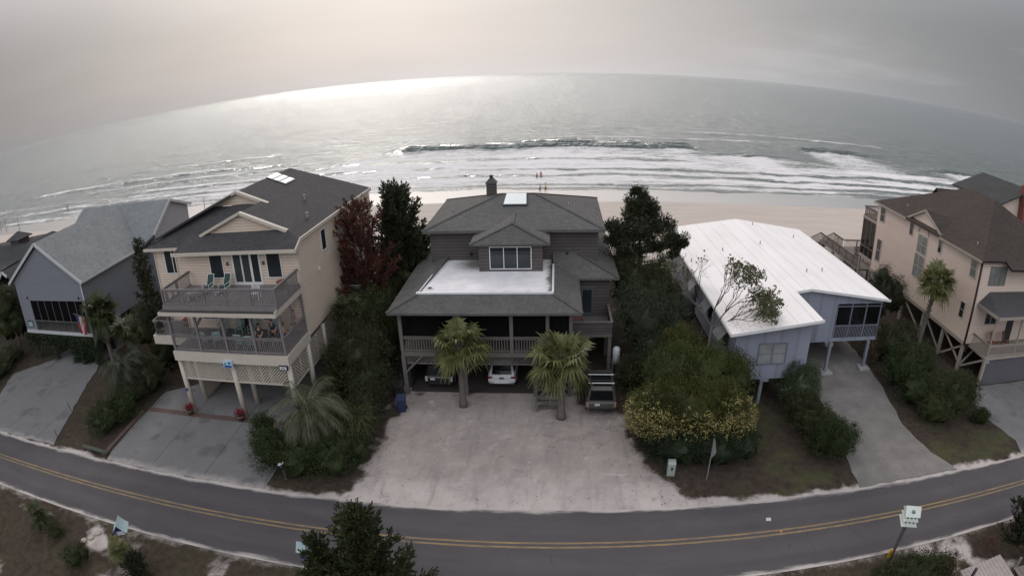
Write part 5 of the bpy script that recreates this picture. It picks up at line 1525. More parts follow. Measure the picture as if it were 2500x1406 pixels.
fan_palm('lower bushy palm between the flag palm and yellow house', -33.6, 34.0, 4.3, 1.9, 22, n=46, mt=L_PALMD)
conifer('pine_tree', 'slim dark pine rising between blue house and yellow house', -31.9, 35.6, 11.3, 2.0, 31, L_PINE, 60, 3.5, .22, 110, .22, .5, .75, .15, .2)
bush('broadleaf_tree', 'dark leafy tree at the left edge beside the blue house', 'tree', [(-53.4, 34.8, 5.6, 1.7, 1.9, 2.0), (-52.6, 35.4, 3.6, 1.6, 1.8, 1.8), (-54.5, 35, 3.2, 1.6, 1.8, 1.8)], 6500, .17, L_MID, 'broadleaf trees', .28, (-53.2, 35, .16, 4.2))
bush('hedge', 'low dark hedge below the left edge tree along the driveway', 'hedge', [(-52.0, 30.4, .7, 1.5, 2.0, .9), (-53.0, 33.0, .8, 1.6, 2.0, 1.0), (-50.9, 27.5, .5, 1.2, 1.6, .7)], 4200, .15, L_DARK, 'hedges', .22)
# ivy over the porch rim of the blue house
IV = thing('ivy', 'dark ivy hanging along the porch rim and posts of the blue grey house', 'ivy', (-45, 34.7, 2.6))
rng = np.random.default_rng(77)
P = np.stack([rng.uniform(-50.6, -38.6, 7000), rng.normal(34.72, .16, 7000), 2.72 - np.abs(rng.normal(0, .38, 7000)) * (1 + .5 * np.sin(rng.uniform(0, 9, 7000)))], 1)
for px_ in (-49.4, -43.0, -41.7, -39.6, -46.4):
    k = 1100 if px_ > -43.5 else 260
    P = np.concatenate([P, np.stack([rng.normal(px_, .28, k), rng.normal(34.8, .2, k), rng.uniform(.1, 2.6, k)], 1)])
quad_mesh('foliage', leaf_quads(P, np.tile([0, -.8, -.4], (len(P), 1)), .17, .13, rng, .6), L_IVY, IV)
bush('shrub', 'ivy smothered shrub under the porch of the blue grey house', 'shrub', [(-41.3, 35.3, 1.1, 1.2, .9, 1.4)], 2400, .16, L_IVY, 'shrubs', .24)

# ---- in front of and beside the yellow house
feather_palm('arching feather palm in front of the yellow house columns', -14.25, 26.9, 2.5, 3.2, 8, 38)
bush('shrub', 'broad dark shrub at the road below the arching feather palm', 'shrub', [(-14.6, 24.5, .8, 2.0, 1.4, 1.15), (-12.4, 24.9, .9, 1.7, 1.6, 1.2), (-16.3, 25.0, .8, 1.2, 1.5, 1.3), (-17.4, 26.6, .9, 1.0, 1.2, 1.3), (-11.3, 26.2, .7, 1.0, 1.2, .95)], 10500, .15, L_HEDGE, 'shrubs', .24)
bush('shrub', 'dark shrub along the sandy drive behind the arching feather palm', 'shrub', [(-12.2, 28.0, 1.0, 1.6, 1.7, 1.4), (-11.8, 30.6, 1.1, 1.3, 1.6, 1.5), (-14.6, 29.4, 1.2, 1.4, 1.6, 1.6)], 6500, .17, L_DARK, 'shrubs', .26)
# fountain grass by the drive
FG = thing('fountain_grass', 'arching olive grass clump at the left side of the sandy drive', 'grass clump', (-11.6, 27.6, 0))
rng = np.random.default_rng(5); Q = []
for i in range(520):
    a = rng.uniform(0, 6.283); L = rng.uniform(1.0, 2.0); h = np.array([math.cos(a), math.sin(a), 0]); p = np.array([-11.7, 27.5, 1.4]) + rng.normal(0, .3, 3) * np.array([1, 1.6, .5]); el = R(rng.uniform(35, 85)); s_ = np.cross(h, [0, 0, 1]) * .013
    for j in range(6):
        q = p + (h * math.cos(el) + np.array([0, 0, math.sin(el)])) * L / 6; Q += [p - s_, p + s_, q + s_ * .8, q - s_ * .8]; p = q; el -= R(21)
quad_mesh('blades', np.array(Q), L_GRASS, FG)

# ---- thicket between the yellow and the central house
bush('evergreen_oak', 'dark evergreen oak crowding the front left corner of the central house', 'tree', [(-12.9, 33.6, 2.9, 1.9, 2.0, 2.0), (-12.2, 32.2, 1.5, 1.6, 1.7, 1.6), (-13.6, 35.3, 3.4, 1.5, 1.8, 1.9)], 9000, .18, L_DARK, 'broadleaf trees', .32, (-12.8, 33.6, .15, 3.0))
bush('evergreen_oak', 'dark evergreen oak halfway back between yellow house and central house', 'tree', [(-12.9, 37.8, 3.7, 2.0, 2.2, 2.2), (-13.8, 39.8, 3.3, 1.6, 2.0, 2.0), (-11.9, 37.0, 2.2, 1.2, 1.8, 2.0)], 9000, .18, L_MID, 'broadleaf trees', .32, (-12.9, 37.8, .16, 3.6))
bush('evergreen_oak', 'dark evergreen oak at the foot of the red cedar', 'tree', [(-13.0, 42.5, 3.9, 2.1, 2.2, 2.2), (-12.0, 45.5, 4.1, 1.7, 2.2, 2.2), (-13.6, 48, 3.6, 2.0, 2.2, 2.2)], 9000, .19, L_DARK, 'broadleaf trees', .32, (-13, 42.5, .16, 3.6))
conifer('dead_cedar', 'dead cedar with rust red needles against the yellow house', -14.35, 41.0, 11.3, 3.6, 41, L_RED, 92, 3.2, .17, 210, .10, .85, .34, .17, .2, mat('dead_bark', (.075, .055, .05), .95, .3, 4), True, (-.3, 0), .22, .9)
conifer('pine_tree', 'green pine with upright tips directly behind the dead red cedar', -12.2, 44.2, 11.8, 3.6, 43, L_PINE, 120, 3.4, .24, 230, .12, .95, .36, .17, .2)
fan_palm('small cabbage palm behind the left corner of the central house', -10.9, 47.0, 6.3, 1.7, 25, n=46, mt=L_PALMD, trunk_r=.17)
fan_palm('lower cabbage palm left of the central house beneath the red cedar', -11.6, 43.4, 6.0, 1.6, 26, n=40, mt=L_PALMD, trunk_r=.17)
fan_palm('pale tufted palm in the thicket beside the yellow house', -14.2, 36.4, 5.0, 1.7, 27, n=40, mt=L_PALMD, trunk_r=.17)

bush('shrub', 'dark shrub against the lattice side wall of the yellow house', 'shrub', [(-15.0, 34.2, 1.6, .9, 1.8, 1.9), (-14.9, 38.0, 2.0, .9, 2.2, 2.2), (-14.6, 31.7, 1.1, .9, 1.4, 1.3)], 5600, .17, L_MID, 'shrubs', .26)

# ---- the two palms in front of the central house
fan_palm('cabbage palm before the black car at the central house', -5.83, 32.3, 4.5, 2.15, 61, n=40)
fan_palm('cabbage palm before the entry stair of the central house', .47, 31.0, 4.3, 2.35, 62, n=44, trunk_r=.24)

# ---- between the central and the white-roofed house
PT = [(6.7, 43.0, 11.1, .85), (7.1, 42.6, 10.4, 1.1), (6.0, 42.8, 9.9, 1.1), (7.8, 42.8, 9.5, 1.2), (5.4, 42.6, 9.0, 1.1), (8.6, 42.6, 8.7, 1.1), (4.9, 42.6, 8.4, .9), (6.7, 42.3, 9.3, 1.4), (6.3, 43.5, 8.6, 1.3), (7.5, 42.5, 8.2, 1.3), (5.6, 42.6, 7.9, 1.1), (9.2, 42.6, 8.1, .9), (8.4, 43, 7.5, .9), (4.3, 43, 9.0, .8), (6.5, 44, 10.2, 1.1), (9.3, 42.4, 7.0, .7), (7.0, 42.5, 7.3, 1.0), (6.25, 43, 11.55, .55),
      (6.9, 42.2, 8.7, 1.2), (8.0, 42.2, 9.0, 1.0), (5.9, 42.2, 8.7, 1.0), (7.3, 43.4, 9.9, 1.1), (6.2, 42.4, 10.6, .8), (4.4, 42.5, 8.0, .8), (9.7, 42.6, 7.8, .6), (7.9, 42, 7.6, .9)]
tuft_pine('dark tufted pine beside the white roof, right of the central house', 6.5, 43.0, PT, 71, L_PINE, [(6.5, 43, 0), (6.4, 43, 3), (6.7, 43, 6), (6.5, 43, 8.5), (6.7, 43, 11.3)], .30, 900)
bush('evergreen_oak', 'dark evergreen oak below the tufted pine', 'tree', [(6.3, 41.8, 4.6, 2.1, 2.0, 2.3), (7.8, 40.6, 4.2, 1.7, 2.0, 2.2), (5.6, 44.5, 5.0, 1.6, 2, 2.3), (8.4, 43.2, 4.6, 1.4, 1.8, 2.1)], 11000, .18, L_DARK, 'broadleaf trees', .32, (6.4, 41.8, .16, 3.6))
bush('evergreen_oak', 'grey green evergreen oak beside the small side deck of the central house', 'tree', [(6.5, 36.8, 3.6, 1.9, 2.0, 2.3), (8.2, 37.4, 3.5, 1.5, 1.8, 2.0), (5.6, 38.8, 4.0, 1.2, 1.6, 2.0), (7.0, 34.8, 2.2, 1.6, 1.4, 1.9)], 10000, .18, leafmat('grey_green_leaf', (0.024, 0.032, 0.020), (0.070, 0.084, 0.048)), 'broadleaf trees', .30, (6.5, 36.8, .15, 3.2))
bush('shrub', 'yellow green shrub under the bare tree beside the white roofed house', 'shrub', [(8.4, 33.9, 3.2, 1.5, 1.4, 1.5), (9.3, 33.4, 2.4, 1.1, 1.2, 1.3)], 4600, .17, L_YEL, 'shrubs', .26)
bush('shrub', 'dark shrub behind the parked grey car', 'shrub', [(5.2, 34.6, 1.1, 1.0, 1.3, 1.3), (6.6, 34.0, 1.5, 1.4, 1.3, 1.7)], 4200, .17, L_DARK, 'shrubs', .26)


# bare tree: forked limbs, a few leaves on its right side
def bare_tree():
    rng = np.random.default_rng(91)
    o = thing('bare_tree', 'half bare spreading tree leaning over the white roof', 'tree', (9.9, 33.4, 0))
    m_ = MB(); tips = []

    def grow(p, d, L, r, lev):
        q = p + d * L; md = p + d * L * .5 + Vector(rng.normal(0, .06, 3)) * L
        m_.tube([p, md, q], [r, r * .82, r * .62], 7 if lev < 2 else 4, cap=False)
        if lev >= 6: tips.append((q, d)); return
        k = 3 if lev in (0, 2) else 2
        for i in range(k):
            a = rng.uniform(.35, .75); ax = Vector(rng.normal(0, 1, 3)).normalized()
            nd = (Matrix.Rotation(a, 3, ax) @ d).normalized()
            nd = (nd + Vector((.16, 0, .10 if lev < 3 else .02))).normalized()
            grow(q, nd, L * rng.uniform(.64, .88), r * .62, lev + 1)
        if lev > 1: tips.append((q, d))
    grow(Vector((10.0, 33.2, 0)), Vector((.02, 0, 1)), 5.5, .12, -1) if False else None
    m_.tube([(9.9, 33.2, -.05), (9.95, 33.25, 2.5), (10.05, 33.3, 5.2)], [.13, .11, .09], 8)
    for d0 in ((.55, -.1, .75), (.95, .1, .25), (-.45, .15, .75), (.2, .35, .95), (.75, -.3, .45)):
        grow(Vector((10.05, 33.3, 5.1)), Vector(d0).normalized(), 1.30, .065, 0)
    m_.build('trunk', mat('pale_bark', (.10, .085, .078), .95, .3, 5), o)
    P = []; D = []
    for q, d in tips:
        if q.x + rng.normal(0, .6) > 11.6 or rng.uniform() < .12:
            k = rng.integers(1, 6)
            P.append(np.array(q) + rng.normal(0, .10, (k, 3))); D.append(np.tile(np.array(d), (k, 1)))
    P = np.concatenate(P); D = np.concatenate(D)
    quad_mesh('leaves', leaf_quads(P, D, .17, .13, rng, .9), leafmat('fresh_green_leaf', (.045, .05, .022), (.15, .15, .07), .3, 1.5), o)


bare_tree()


# ---- flowering shrub by the road and its neighbours
def blooms(o, blobs, rng):
    out = []
    for b_ in blobs:
        nc = 330; d = sphere_dirs(nc * 3, rng); d = d[(d[:, 1] < .35) & (d[:, 2] > -.6) & (d[:, 2] < .62)][:nc]
        c = np.array(b_[:3]) + d * np.array(b_[3:]) * rng.uniform(.95, 1.08, (len(d), 1))
        P = np.repeat(c, 8, 0); P = P + rng.normal(0, .085, P.shape)
        out.append(leaf_quads(P, np.repeat(d, 8, 0), .085, .070, rng, .8))
    quad_mesh('blossom', np.concatenate(out), L_FLOWER, o)


bush('flowering_shrub', 'big round shrub dotted with cream yellow blossom beside the grey car', 'shrub', [(7.9, 28.3, 2.35, 3.0, 2.3, 1.75), (5.9, 28.4, 2.0, 1.7, 1.8, 1.5), (10.0, 28.0, 1.9, 1.8, 1.8, 1.5)], 15000, .16, leafmat('olive_leaf', (.030, .034, .010), (.10, .105, .030)), 'shrubs', .24, None, .55, True, .6, blooms)
bush('shrub', 'bright green shrub behind the flowering shrub, against the white roofed house', 'shrub', [(9.4, 30.8, 3.1, 2.2, 1.5, 1.8), (7.2, 30.6, 3.3, 1.8, 1.4, 1.9), (11.2, 30.6, 2.6, 1.4, 1.2, 1.8)], 8000, .17, leafmat('bright_leaf', (0.028, 0.038, 0.010), (0.085, 0.105, 0.028)), 'shrubs', .26)
bush('hedge', 'dark clipped hedge below the flowering shrub at the road', 'hedge', [(7.0, 26.4, .8, 1.8, 1.2, 1.1), (9.1, 26.1, .8, 1.8, 1.2, 1.15), (10.9, 26.4, .8, 1.1, 1.3, 1.1), (5.9, 27.4, .7, 1.2, 1.2, 1.0)], 8500, .13, leafmat('dark_hedge_leaf', (.010, .017, .008), (.026, .042, .018), .15), 'hedges', .20)
bush('shrub', 'round glossy shrub at the front post of the white roofed house', 'shrub', [(16.4, 31.7, 1.5, 1.6, 1.5, 1.65)], 7000, .14, leafmat('glossy_leaf', (0.026, 0.042, 0.021), (0.096, 0.131, 0.072), .15, 1.2, .35), 'shrubs', .20)
bush('hedge', 'bright green rounded hedge end beside the right hand driveway', 'hedge', [(16.7, 26.0, .95, 1.7, 1.6, 1.2)], 8000, .12, L_HEDGE, 'hedges', .18)
bush('hedge', 'dull green low hedge running back from the bright rounded hedge', 'hedge', [(16.4, 28.0, .9, 1.5, 1.6, 1.1), (16.1, 29.9, .85, 1.3, 1.4, 1.05)], 7500, .13, leafmat('dull_hedge_leaf', (.022, .026, .011), (.06, .065, .028), .15), 'hedges', .18)
fan_palm('tall cabbage palm with a bare trunk before the cream house', 29.95, 36.6, 7.0, 2.2, 81, (.55, 0), .19, 58)
bush('cedar_tree', 'dark cedar between the white roof and the cream house', 'tree', [(29.3, 43.2, 3.4, 1.9, 1.6, 2.0), (31.0, 43.4, 3.0, 1.5, 1.6, 1.8), (28.4, 42.4, 2.4, 1.4, 1.5, 1.8), (29.2, 43.2, 5.0, .8, .8, 1.0)], 7500, .19, L_PINE, 'conifers', .30, (29.4, 43.2, .14, 3.4), .3)
bush('shrub', 'tall dark shrub behind the palm trunk beside the cream house', 'shrub', [(26.8, 37.2, 1.5, 1.6, 1.5, 1.7), (29.2, 38.2, 1.3, 1.8, 1.5, 1.5)], 5600, .17, L_DARK, 'shrubs', .26)
bush('shrub', 'dark green shrub along the right edge of the right hand driveway', 'shrub', [(26.2, 33.3, 1.4, 1.8, 1.9, 1.6), (28.6, 34.2, 1.3, 1.7, 1.7, 1.5), (26.0, 30.6, 1.1, 1.5, 1.7, 1.4)], 8000, .16, L_HEDGE, 'shrubs', .24)
bush('shrub', 'large broad green shrub nearest the road before the cream house', 'shrub', [(28.4, 29.0, 1.3, 2.3, 1.9, 1.6), (26.6, 28.0, 1.0, 1.7, 1.5, 1.3), (30.4, 29.6, 1.1, 1.2, 1.6, 1.4)], 9500, .16, L_MID, 'shrubs', .24)
bush('shrub', 'small low shrub at the foot of the large broad green shrub', 'shrub', [(30.5, 26.9, .45, .8, .7, .6)], 1500, .14, L_HEDGE, 'shrubs', .18)
bush('vine', 'tangle of dead and leafy vine on the right porch post of the white roofed house', 'vine', [(24.9, 36.6, 2.2, .35, .4, 1.6), (25.0, 36.4, .8, .45, .4, .9)], 900, .16, L_DEAD, None, .2, None, .5, False)
# ---- near side of the road
conifer('cedar_tree', 'foreground cedar with a tall pointed leader at the bottom edge', -7.05, 14.9, 6.55, 2.6, 51, L_CEDAR, 120, .5, .13, 190, .07, .62, .62, .10, .22, None, False, (.05, 0), 0, .7)
conifer('cedar_tree', 'smaller foreground cedar hiding the blue bird house', -9.15, 14.9, 4.65, 1.6, 52, L_CEDAR, 70, .3, .13, 150, .07, .7, .62, .08, .22, None, False, (0, 0), 0, .7)
conifer('cedar_tree', 'small dark cedar at the bottom edge below the roofed bird house', -19.6, 13.9, 1.75, .95, 53, L_PINE, 46, .1, .12, 90, .06, .7, .7, .05, .22, None, False, (0, 0), 0, .7)
conifer('cedar_tree', 'dark cedar filling the lower right corner', 25.4, 14.9, 4.0, 2.2, 54, L_PINE, 90, .3, .14, 170, .08, .6, .6, .09, .22, None, False, (0, 0), 0, .7)
bush('shrub', 'leafy bush at the bottom edge below the yellow marker', 'shrub', [(17.2, 14.9, .7, 1.9, 1.0, 1.0), (15.7, 15.0, .5, 1.2, .8, .8)], 4600, .13, L_CEDAR, 'shrubs', .20)
bush('shrub', 'low brownish bush right of the leafy bush below the yellow marker', 'shrub', [(19.2, 14.9, .5, .8, .8, .7)], 1500, .13, leafmat('brown_green_leaf', (.03, .026, .014), (.085, .065, .035)), 'shrubs', .2)
bush('shrub', 'dry reddish shrub between plank landing and corner cedar', 'shrub', [(22.9, 15.4, .35, .75, .4, .45)], 700, .12, leafmat('dry_red_leaf', (.06, .03, .028), (.13, .07, .06)), 'shrubs', .2, None, .4, False)
bush('shrub', 'small green shrub at the bottom left edge', 'shrub', [(-24.4, 13.4, .5, .75, .7, .75), (-23.8, 13.9, .6, .35, .4, .6)], 1600, .12, L_CEDAR, 'shrubs', .16, None, .4)
fan_palm('small palmetto on the lower left verge', -29.2, 15.2, .75, 1.15, 91, n=30, mt=L_PALMD, name='palmetto', group='palmettos', trunk=False, dead=False)
fan_palm('yellowish palmetto beside the pole of the roofed bird house', -21.7, 15.0, .6, 1.0, 92, n=34, mt=L_PALM, name='palmetto', group='palmettos', trunk=False, dead=False)
bush('shrub', 'low scrubby bush right of the small palmetto', 'shrub', [(-27.4, 14.9, .25, .7, .6, .4)], 800, .12, L_MID, 'shrubs', .18)
# dry grass, dead stalks and leaf litter on the lower left verge
rng = np.random.default_rng(15); n = 5200
P = np.stack([rng.uniform(-40, 26, n), rng.uniform(8.5, 16.6, n), np.full(n, .05)], 1)
kp = fbm(P[:, 0] * .6, P[:, 1] * .6, 71, 4) > .47
P = P[kp]; D = np.stack([rng.normal(0, .55, len(P)), rng.normal(0, .55, len(P)), np.ones(len(P))], 1)
P = P + D * .10
V = leaf_quads(P, D, .34, .022, rng, .2)
o = quad_mesh('dry_grass', V, leafmat('dry_grass_blade', (.05, .04, .022), (.16, .12, .08), .2, .9), None); o['kind'] = 'stuff'
n = 2600
P = np.stack([rng.uniform(-36, 32, n), rng.uniform(22.6, 34, n), np.full(n, .085)], 1)
sdv = poly_sd(P[:, 0], P[:, 1], SAND_DRIVE)
kp = (np.abs(sdv) < 1.3) | ((sdv < 0) & (rng.uniform(0, 1, n) < .22)); P = P[kp]
P[:, 2] = np.where(P[:, 0] < -16, .075, .03) + .0
P = P[(P[:, 0] > -12.5) & (P[:, 0] < 9)]
V = leaf_quads(P, rng.normal(0, 1, (len(P), 3)) * np.array([1, 1, .1]), .09, .05, rng, .2)
o = quad_mesh('leaf_litter', V, leafmat('litter_leaf', (.03, .02, .014), (.085, .06, .045), .1), None); o['kind'] = 'stuff'

# ================================================================ VEHICLES
TYRE = mat('tyre_rubber', (.012, .012, .012), .9, .15)
RIM = mat('alloy', (.25, .25, .26), .4, .1, metal=.6)
LAMP_R = mat('red_lamp', (.16, .012, .015), .25, .1, spec=.6)
LAMP_W = mat('clear_lamp', (.42, .42, .42), .2, .1, spec=.6)
PLATE = mat('licence_plate', (.45, .46, .45), .5, .2, 9)
CARGLASS = glassmat('car_glass', (.006, .007, .008), .08, .22)


def carpaint(name, col, rough=.25):
    if name in MATS: return MATS[name]
    m, t, p, out = new_mat(name)
    pos = t.node('ShaderNodeNewGeometry').outputs['Position']
    k = t.math('MULTIPLY_ADD', t.noise(pos, 3, 4), .3, .85)
    t.put(p.inputs['Base Color'], t.mix(1.0, col, t.comb(k, k, k), 'MULTIPLY'))
    p.inputs['Roughness'].default_value = rough; p.inputs['Coat Weight'].default_value = .25; p.inputs['Coat Roughness'].default_value = .12
    MATS[name] = m
    return m


def loft(m_, rings, cap=True):
    n = len(rings[0]); vs = [p for r_ in rings for p in r_]
    fs = [(i * n + j, i * n + (j + 1) % n, (i + 1) * n + (j + 1) % n, (i + 1) * n + j) for i in range(len(rings) - 1) for j in range(n)]
    if cap: fs += [tuple(range(n - 1, -1, -1)), tuple((len(rings) - 1) * n + j for j in range(n))]
    o = m_.smooth; m_.smooth = False; m_.add(vs, fs); m_.smooth = o


def suv(label, loc, rot, paint, boxy=False, Wd=1.96, L=4.9, H=1.74, lamp='red', roofcol=None, rack=False, group='parked cars'):
    o = thing('parked_car', label, 'car', loc, group, True, rot)
    h = Wd / 2; b = MB()
    st = [(0.0, .50, .92, .80), (.05, .40, 1.02, .93), (.5, .34, 1.07, .985), (1.6, .30, 1.05, 1.0), (3.1, .30, 1.03, 1.0), (3.9, .32, .99, .97), (4.6, .38, .86, .88), (4.88, .46, .70, .72)]
    rings = []
    for (y, zb, zt, w_) in st:
        w_ *= h; y *= L / 4.9
        rings.append([(-w_ * .92, y, zb), (-w_, y, zb + .12), (-w_, y, (zb + zt) / 2 + .05), (-w_ * .955, y, zt), (w_ * .955, y, zt), (w_, y, (zb + zt) / 2 + .05), (w_, y, zb + .12), (w_ * .92, y, zb)])
    loft(b, rings)
    if boxy: gs = [(.06, 1.06, .90, .90), (.24, H - .03, .90, .80), (.6, H, .90, .79), (2.5, H - .02, .90, .78), (3.0, H - .10, .90, .76), (3.72, 1.05, .88, .84)]
    else: gs = [(.08, 1.0, .86, .86), (.52, H - .16, .88, .72), (1.0, H - .02, .90, .72), (2.3, H, .90, .72), (3.0, H - .12, .90, .70), (3.85, 1.03, .86, .80)]
    rings = []
    for (y, zt, wb, wt) in gs:
        y *= L / 4.9; wb *= h; wt *= h; zb = .98
        rings.append([(-wb, y, zb), (-wt, y, max(zb + .01, zt - .09)), (-wt + .12, y, max(zb + .02, zt)), (wt - .12, y, max(zb + .02, zt)), (wt, y, max(zb + .01, zt - .09)), (wb, y, zb)])
    loft(b, rings)
    bo = b.build('body', paint, o, .03)
    # rear glass follows the slope of the tail
    (y0, z0, _, w0), (y1, z1, _, w1) = gs[0], gs[1]
    P0 = lambda t_: (y0 + (y1 - y0) * t_) * L / 4.9
    Z0 = lambda t_: z0 + (z1 - z0) * t_
    wA, wB = w0 * h * (.86 if boxy else .80), w1 * h * .86
    lo, hi = (.10, .92) if boxy else (.12, .95)
    g = MB(); q = [(-wA, P0(lo) - .025, Z0(lo) + .01), (wA, P0(lo) - .025, Z0(lo) + .01), (wB, P0(hi) - .025, Z0(hi) + .03), (-wB, P0(hi) - .025, Z0(hi) + .03)]
    g.prism(q, (0, -.012, .006)); g.build('rear_window', CARGLASS, o)
    for s_ in (-1, 1):
        g = MB(); i0, i1, i2, i3 = gs[1], gs[2], gs[3], gs[4]
        wbel, wtop = .895 * h, gs[2][3] * h
        zc = H - .14; x_ = lambda z_: s_ * (wbel + (wtop - wbel) * (z_ - .98) / (H - .11 - .98) + .012)
        yy = lambda v: v * L / 4.9
        q = [(x_(1.09), yy(.62), 1.09), (x_(1.09), yy(3.45), 1.09), (x_(zc), yy(2.85), zc), (x_(zc), yy(.85), zc)]
        g.prism(q, (s_ * .008, 0, 0)); g.build('side_window', CARGLASS, o)
    (y0, z0, _, w0), (y1, z1, _, w1) = gs[4], gs[5]
    g = MB(); q = [(-w1 * h * .9, y1 * L / 4.9 + .01, z1 + .06), (w1 * h * .9, y1 * L / 4.9 + .01, z1 + .06), (w0 * h * .86, y0 * L / 4.9 + .04, z0 - .01), (-w0 * h * .86, y0 * L / 4.9 + .04, z0 - .01)]
    g.prism(q, (0, .01, .01)); g.build('windscreen', CARGLASS, o)
    for s_ in (-1, 1):
        lm = MB()
        if lamp == 'red': lm.prism([(s_ * .30 * Wd, -.0, .86), (s_ * .47 * Wd, .03, .80), (s_ * .47 * Wd, .05, .97), (s_ * .33 * Wd, .02, .98)], (0, -.03, 0))
        else: lm.box(*sorted((s_ * .40 * Wd, s_ * .48 * Wd)), -.012, .05, .68, 1.04)
        lm.build('tail_light', LAMP_R if lamp == 'red' else (LAMP_W if lamp == 'clear' else mat('pale_red_lamp', (.30, .16, .15), .3, .2)), o)
        for y_ in (.88, L - .95):
            w_ = MB(); w_.tube([(s_ * (h - .24), y_, .36), (s_ * (h - .01), y_, .36)], .36, 18); wo = w_.build('wheel', TYRE, o)
            r_ = MB(); r_.tube([(s_ * (h - .02), y_, .36), (s_ * (h + .005), y_, .36)], .23, 12); r_.build('rim', RIM, wo)
        mr = MB(); mr.box(*sorted((s_ * (h - .02), s_ * (h + .18))), 3.25, 3.38, 1.05, 1.2); mr.build('wing_mirror', paint, o)
    off = -.42 if lamp == 'clear' else (-.25 if boxy else 0)
    MB().box(off - .16, off + .16, -.035, -.0, .78, .93).build('number_plate', PLATE if lamp != 'red' else mat('dark_plate', (.14, .15, .17), .5), o)
    MB().box(-.40 * Wd, .40 * Wd, -.07, .10, .45, .60).build('bumper', BLACK if lamp != 'red' else paint, o, .03)
    if lamp == 'red':
        for s_ in (-1, 1): MB().box(*sorted((s_ * .26 * Wd, s_ * .45 * Wd)), -.08, -.06, .52, .57).build('reflector', mat('dark_red_strip', (.05, .006, .01), .4), o)
    if roofcol:
        r_ = MB(); r_.box(-.34 * Wd, .34 * Wd, .70, 1.35, H + .002, H + .014); r_.build('sunroof', CARGLASS, o)
        r_ = MB(); r_.box(-.33 * Wd, .33 * Wd, 1.5, 2.4, H + .0, H + .012); r_.build('sunroof', CARGLASS, o)
    if rack:
        for s_ in (-1, 1): MB().bar((s_ * .34 * Wd, .5, H + .06), (s_ * .34 * Wd, 2.9, H + .05), .04, .06).build('roof_rail', mat('dark_rail', (.05, .05, .052), .5), o)
        for y_ in (.85, 1.95): MB().bar((-.42 * Wd, y_, H + .12), (.42 * Wd, y_, H + .12), .075, .035).build('roof_bar', mat('bright_bar', (.70, .70, .70), .3, .05, spec=.6), o)
    return o


suv('white car with sloping tail parked nose-in under the central house', (-3.5, 34.55, 0), 0, carpaint('white_paint', (.62, .63, .66)))
suv('black car with a white plate parked under the left end of the central house', (-7.75, 34.3, 0), 0, carpaint('black_paint', (.012, .012, .016)), True, 1.95, 4.9, 1.76, 'clear')
suv('grey car with two roof bars parked beside the flowering shrub', (2.95, 31.15, .02), R(-2), carpaint('grey_paint', (.060, .062, .056), .35), True, 1.95, 4.75, 1.80, 'pale', True, True)
suv('dark car in the shade under the yellow house', (-21.9, 33.6, .05), 0, carpaint('dark_plum_paint', (.035, .025, .045)), False, 1.9, 4.7, 1.6)

# ================================================================ PEOPLE
SKIN = mat('skin', (.42, .25, .18), .6, .08)


def skin_obj(name, verts, edges, radii, mt, parent, root=0, sub=1):
    me = bpy.data.meshes.new(name); me.from_pydata([tuple(v) for v in verts], edges, []); me.update()
    o = link_mesh(name, me, mt, parent)
    o.modifiers.new('skin', 'SKIN')
    for i, r_ in enumerate(radii):
        d = me.skin_vertices[0].data[i]; d.radius = (r_, r_) if not isinstance(r_, tuple) else r_; d.use_root = (i == root)
    o.modifiers['skin'].use_smooth_shade = True
    s_ = o.modifiers.new('sub', 'SUBSURF'); s_.levels = sub; s_.render_levels = sub
    return o


